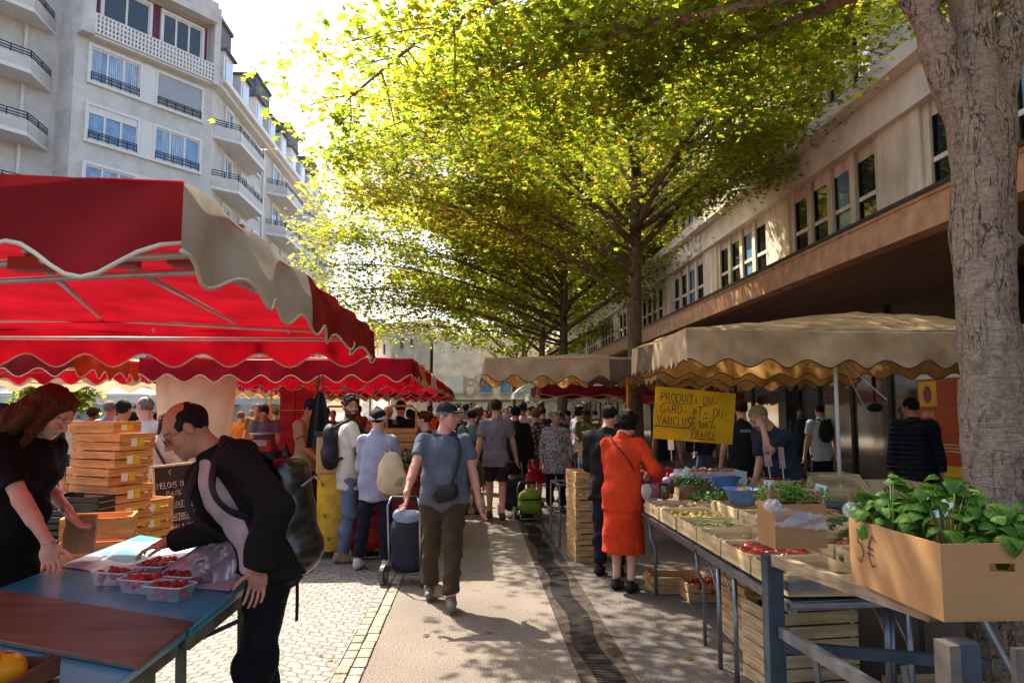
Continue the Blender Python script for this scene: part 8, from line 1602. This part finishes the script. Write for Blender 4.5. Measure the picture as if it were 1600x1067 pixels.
P(42, 8.4, 62, 'bald elderly man in white T-shirt leaning at the far left', H=1.72, vox=.012, skin='rosy', hair=('balding', 'a89e98'), top=('tee', 'b9bccb'), lean=14, head=(-10, -15), fat=1.15)
P(70, 7.8, 30, 'dark-brown-haired person hidden behind the red-haired seller', H=1.78, vox=.014, hair=('bob', '2a1610'), top=('tee', '2a2426'))
P(22, 9.6, 20, 'person with wavy brown hair beside the elderly man', H=1.70, vox=.016, hair=('bob', '5a4232'), top=('tee', '8fa3bd'))
P(-2, 9.0, 30, 'person in sky blue T-shirt cut by the left frame edge', H=1.72, vox=.016, hair=('short', '3a2c22'), top=('tee', '6fa5c4'), lw=(-.2, .3, 1.2))
P(12, 15, 10, 'dark-skinned person in black at the far left edge', H=1.72, vox=.018, skin='brown', hair=('short', '120e0c'), top=('tee', '14141a'))
# --- background crowd, each with its own look
crowd = [(108, 15.5, 'ba9a8a', 'b5b8c6', 'grey-haired person beyond the pale bush, near the red hair'), (142, 13.5, '2a1e16', '3a3c48', 'dark-haired person glimpsed right of the red-haired seller'), (207, 14, '241a14', '5b3230', 'dark-haired person just right of the black cap'), (246, 11.0, '15110f', '9c3c34', 'person with black hair in a dull red top behind the pink top'), (240, 15.5, '6b4a30', '9a8c84', 'brown-haired head between bald man and cream cover'),
         (375, 17, '8a5a30', 'd8762a', 'person in orange left of the counter vendor'), (392, 19, 'c9c4c0', '2c4a86', 'white-hatted person in blue near the counter'), (401, 16, '6a4a20', '8a6a30', 'brown-haired person right behind the counter vendor'), (430, 18, '8a6420', '6a6050', 'ochre-haired person at the base of the yellow lined canopy'), (448, 21, '2c201a', '7c2a30', 'person in maroon under the second cream canopy'),
         (508, 15, '2a2220', '8e2230', 'person in crimson top left of the bearded man'), (520, 18, 'a8a29c', 'c0c4cc', 'grey-haired person in white seen past the truck handle'), (690, 16, '3a2a20', 'c4622c', 'person with an orange top behind the cap visor'), (702, 13.6, '7a4a34', '3a1c1e', 'brown-haired woman in dark top by the capped man'), (717, 17, '9a8070', '4c3a38', 'balding man with reddish face facing us in the crowd'),
         (728, 21, '2c221c', '6a6a72', 'grey-clad distant walker under the string course'), (748, 15.2, '5a4030', '3c3a3e', 'curly-haired person left of the taupe T-shirt'), (758, 19, '18130f', '23262e', 'black-haired walker just left of the taupe man'), (765, 24, '6b5a4a', '7c2430', 'distant walker in dark red'), (790, 17.5, '201814', '1c1d26', 'black-haired person in dark coat in mid crowd'), (797, 21, '1a1512', '4f5a78', 'slate-blue clad walker behind the black cap'),
         (803, 26, '4a3a2e', '8c8078', 'distant beige walker near the thin trunk'), (826, 17, '1b1a2c', '2e3c58', 'navy-capped person behind the flowered top'), (832, 20, '1c1512', '9aa3b5', 'dark-haired walker in pale blue'), (848, 18, '3a1e34', '3a1c32', 'person in a plum hooded top behind the grey hair'), (861, 22, '8a7a6a', '6c6670', 'distant grey walker beside the wine red canopy'), (874, 16.5, '2b1c18', '3c1626', 'person in wine coloured top behind the patterned blouse'), (888, 20, '1a1512', '8e8a84', 'distant walker behind the third trunk'),
         (782, 30, '3a2e26', 'b4a090', 'tiny far walker at the end of the path'), (742, 28, '2e241c', '9c9490', 'tiny far walker left of the path end'), (771, 35, '4c3c30', '54505a', 'tiny far walker in grey by the cafe wall'), (930, 22, '18120f', '3a3c46', 'dark figure by the striped canopy pole'), (955, 17.5, '2b2018', '6a5c58', 'figure behind the dark plum jacket'), (1040, 13.5, '1b1512', '15161c', 'dark figure half behind the yellow board'), (1100, 15, '2a1e18', '1a1c22', 'figure in black under the inner canopy'), (1190, 16, '191310', '2c2e36', 'figure behind the seller near the glass'), (1250, 17, '3a2a20', '23252c', 'dark figure left of the white T-shirt backpacker'),
         (60, 19, '3a2c22', '6c7078', 'person under the low cream canopy by the bush'), (85, 22, '8a8078', 'a04a30', 'person in rust under the pale canopy'), (150, 20, '2e241c', '3f5c8c', 'person in blue at the hanging straps'), (185, 17.5, '51382a', 'd8a020', 'person in yellow behind the crate tower'), (270, 20, '20180f', '7a86a0', 'person far behind the cream cover'), (560, 20, '2c2018', 'a06a60', 'distant shopper behind the bearded man'), (590, 17, '5b4a3c', 'b46a70', 'shopper in rose between headband and canopy pole'), (640, 19, '231b16', '46424a', 'shopper in charcoal under the red row'), (672, 20, '6a4c38', '8c3c30', 'shopper in brick red right of the auburn woman')]
hs_ = ('short', 'curly', 'bob', 'short', 'ponytail', 'short', 'bun')
for i, (px, Y, hc_, tc2, lb) in enumerate(crowd):
    rq = random.Random(i * 7 + 1); far = Y > 17
    person((xat(px, Y), Y, 0), rq.choice((-25, 5, 20, 175, 190, 0, -10)), lb, H=rq.uniform(1.60, 1.80), vox=.022 if far else .018, skin=rq.choice(('warm', 'tan', 'rosy', 'brown', 'pale')), hair=(hs_[i % 7], hc_), top=(rq.choice(('tee', 'shirt', 'tee')), tc2), bottom=(rq.choice(('trousers', 'jeans', 'shorts')), rq.choice(('2a2d38', '23262e', '5b5348', '3a4a6a'))), step=rq.uniform(0, .35), shoes=False, group='distant shoppers in the crowd', fat=rq.uniform(.95, 1.25))
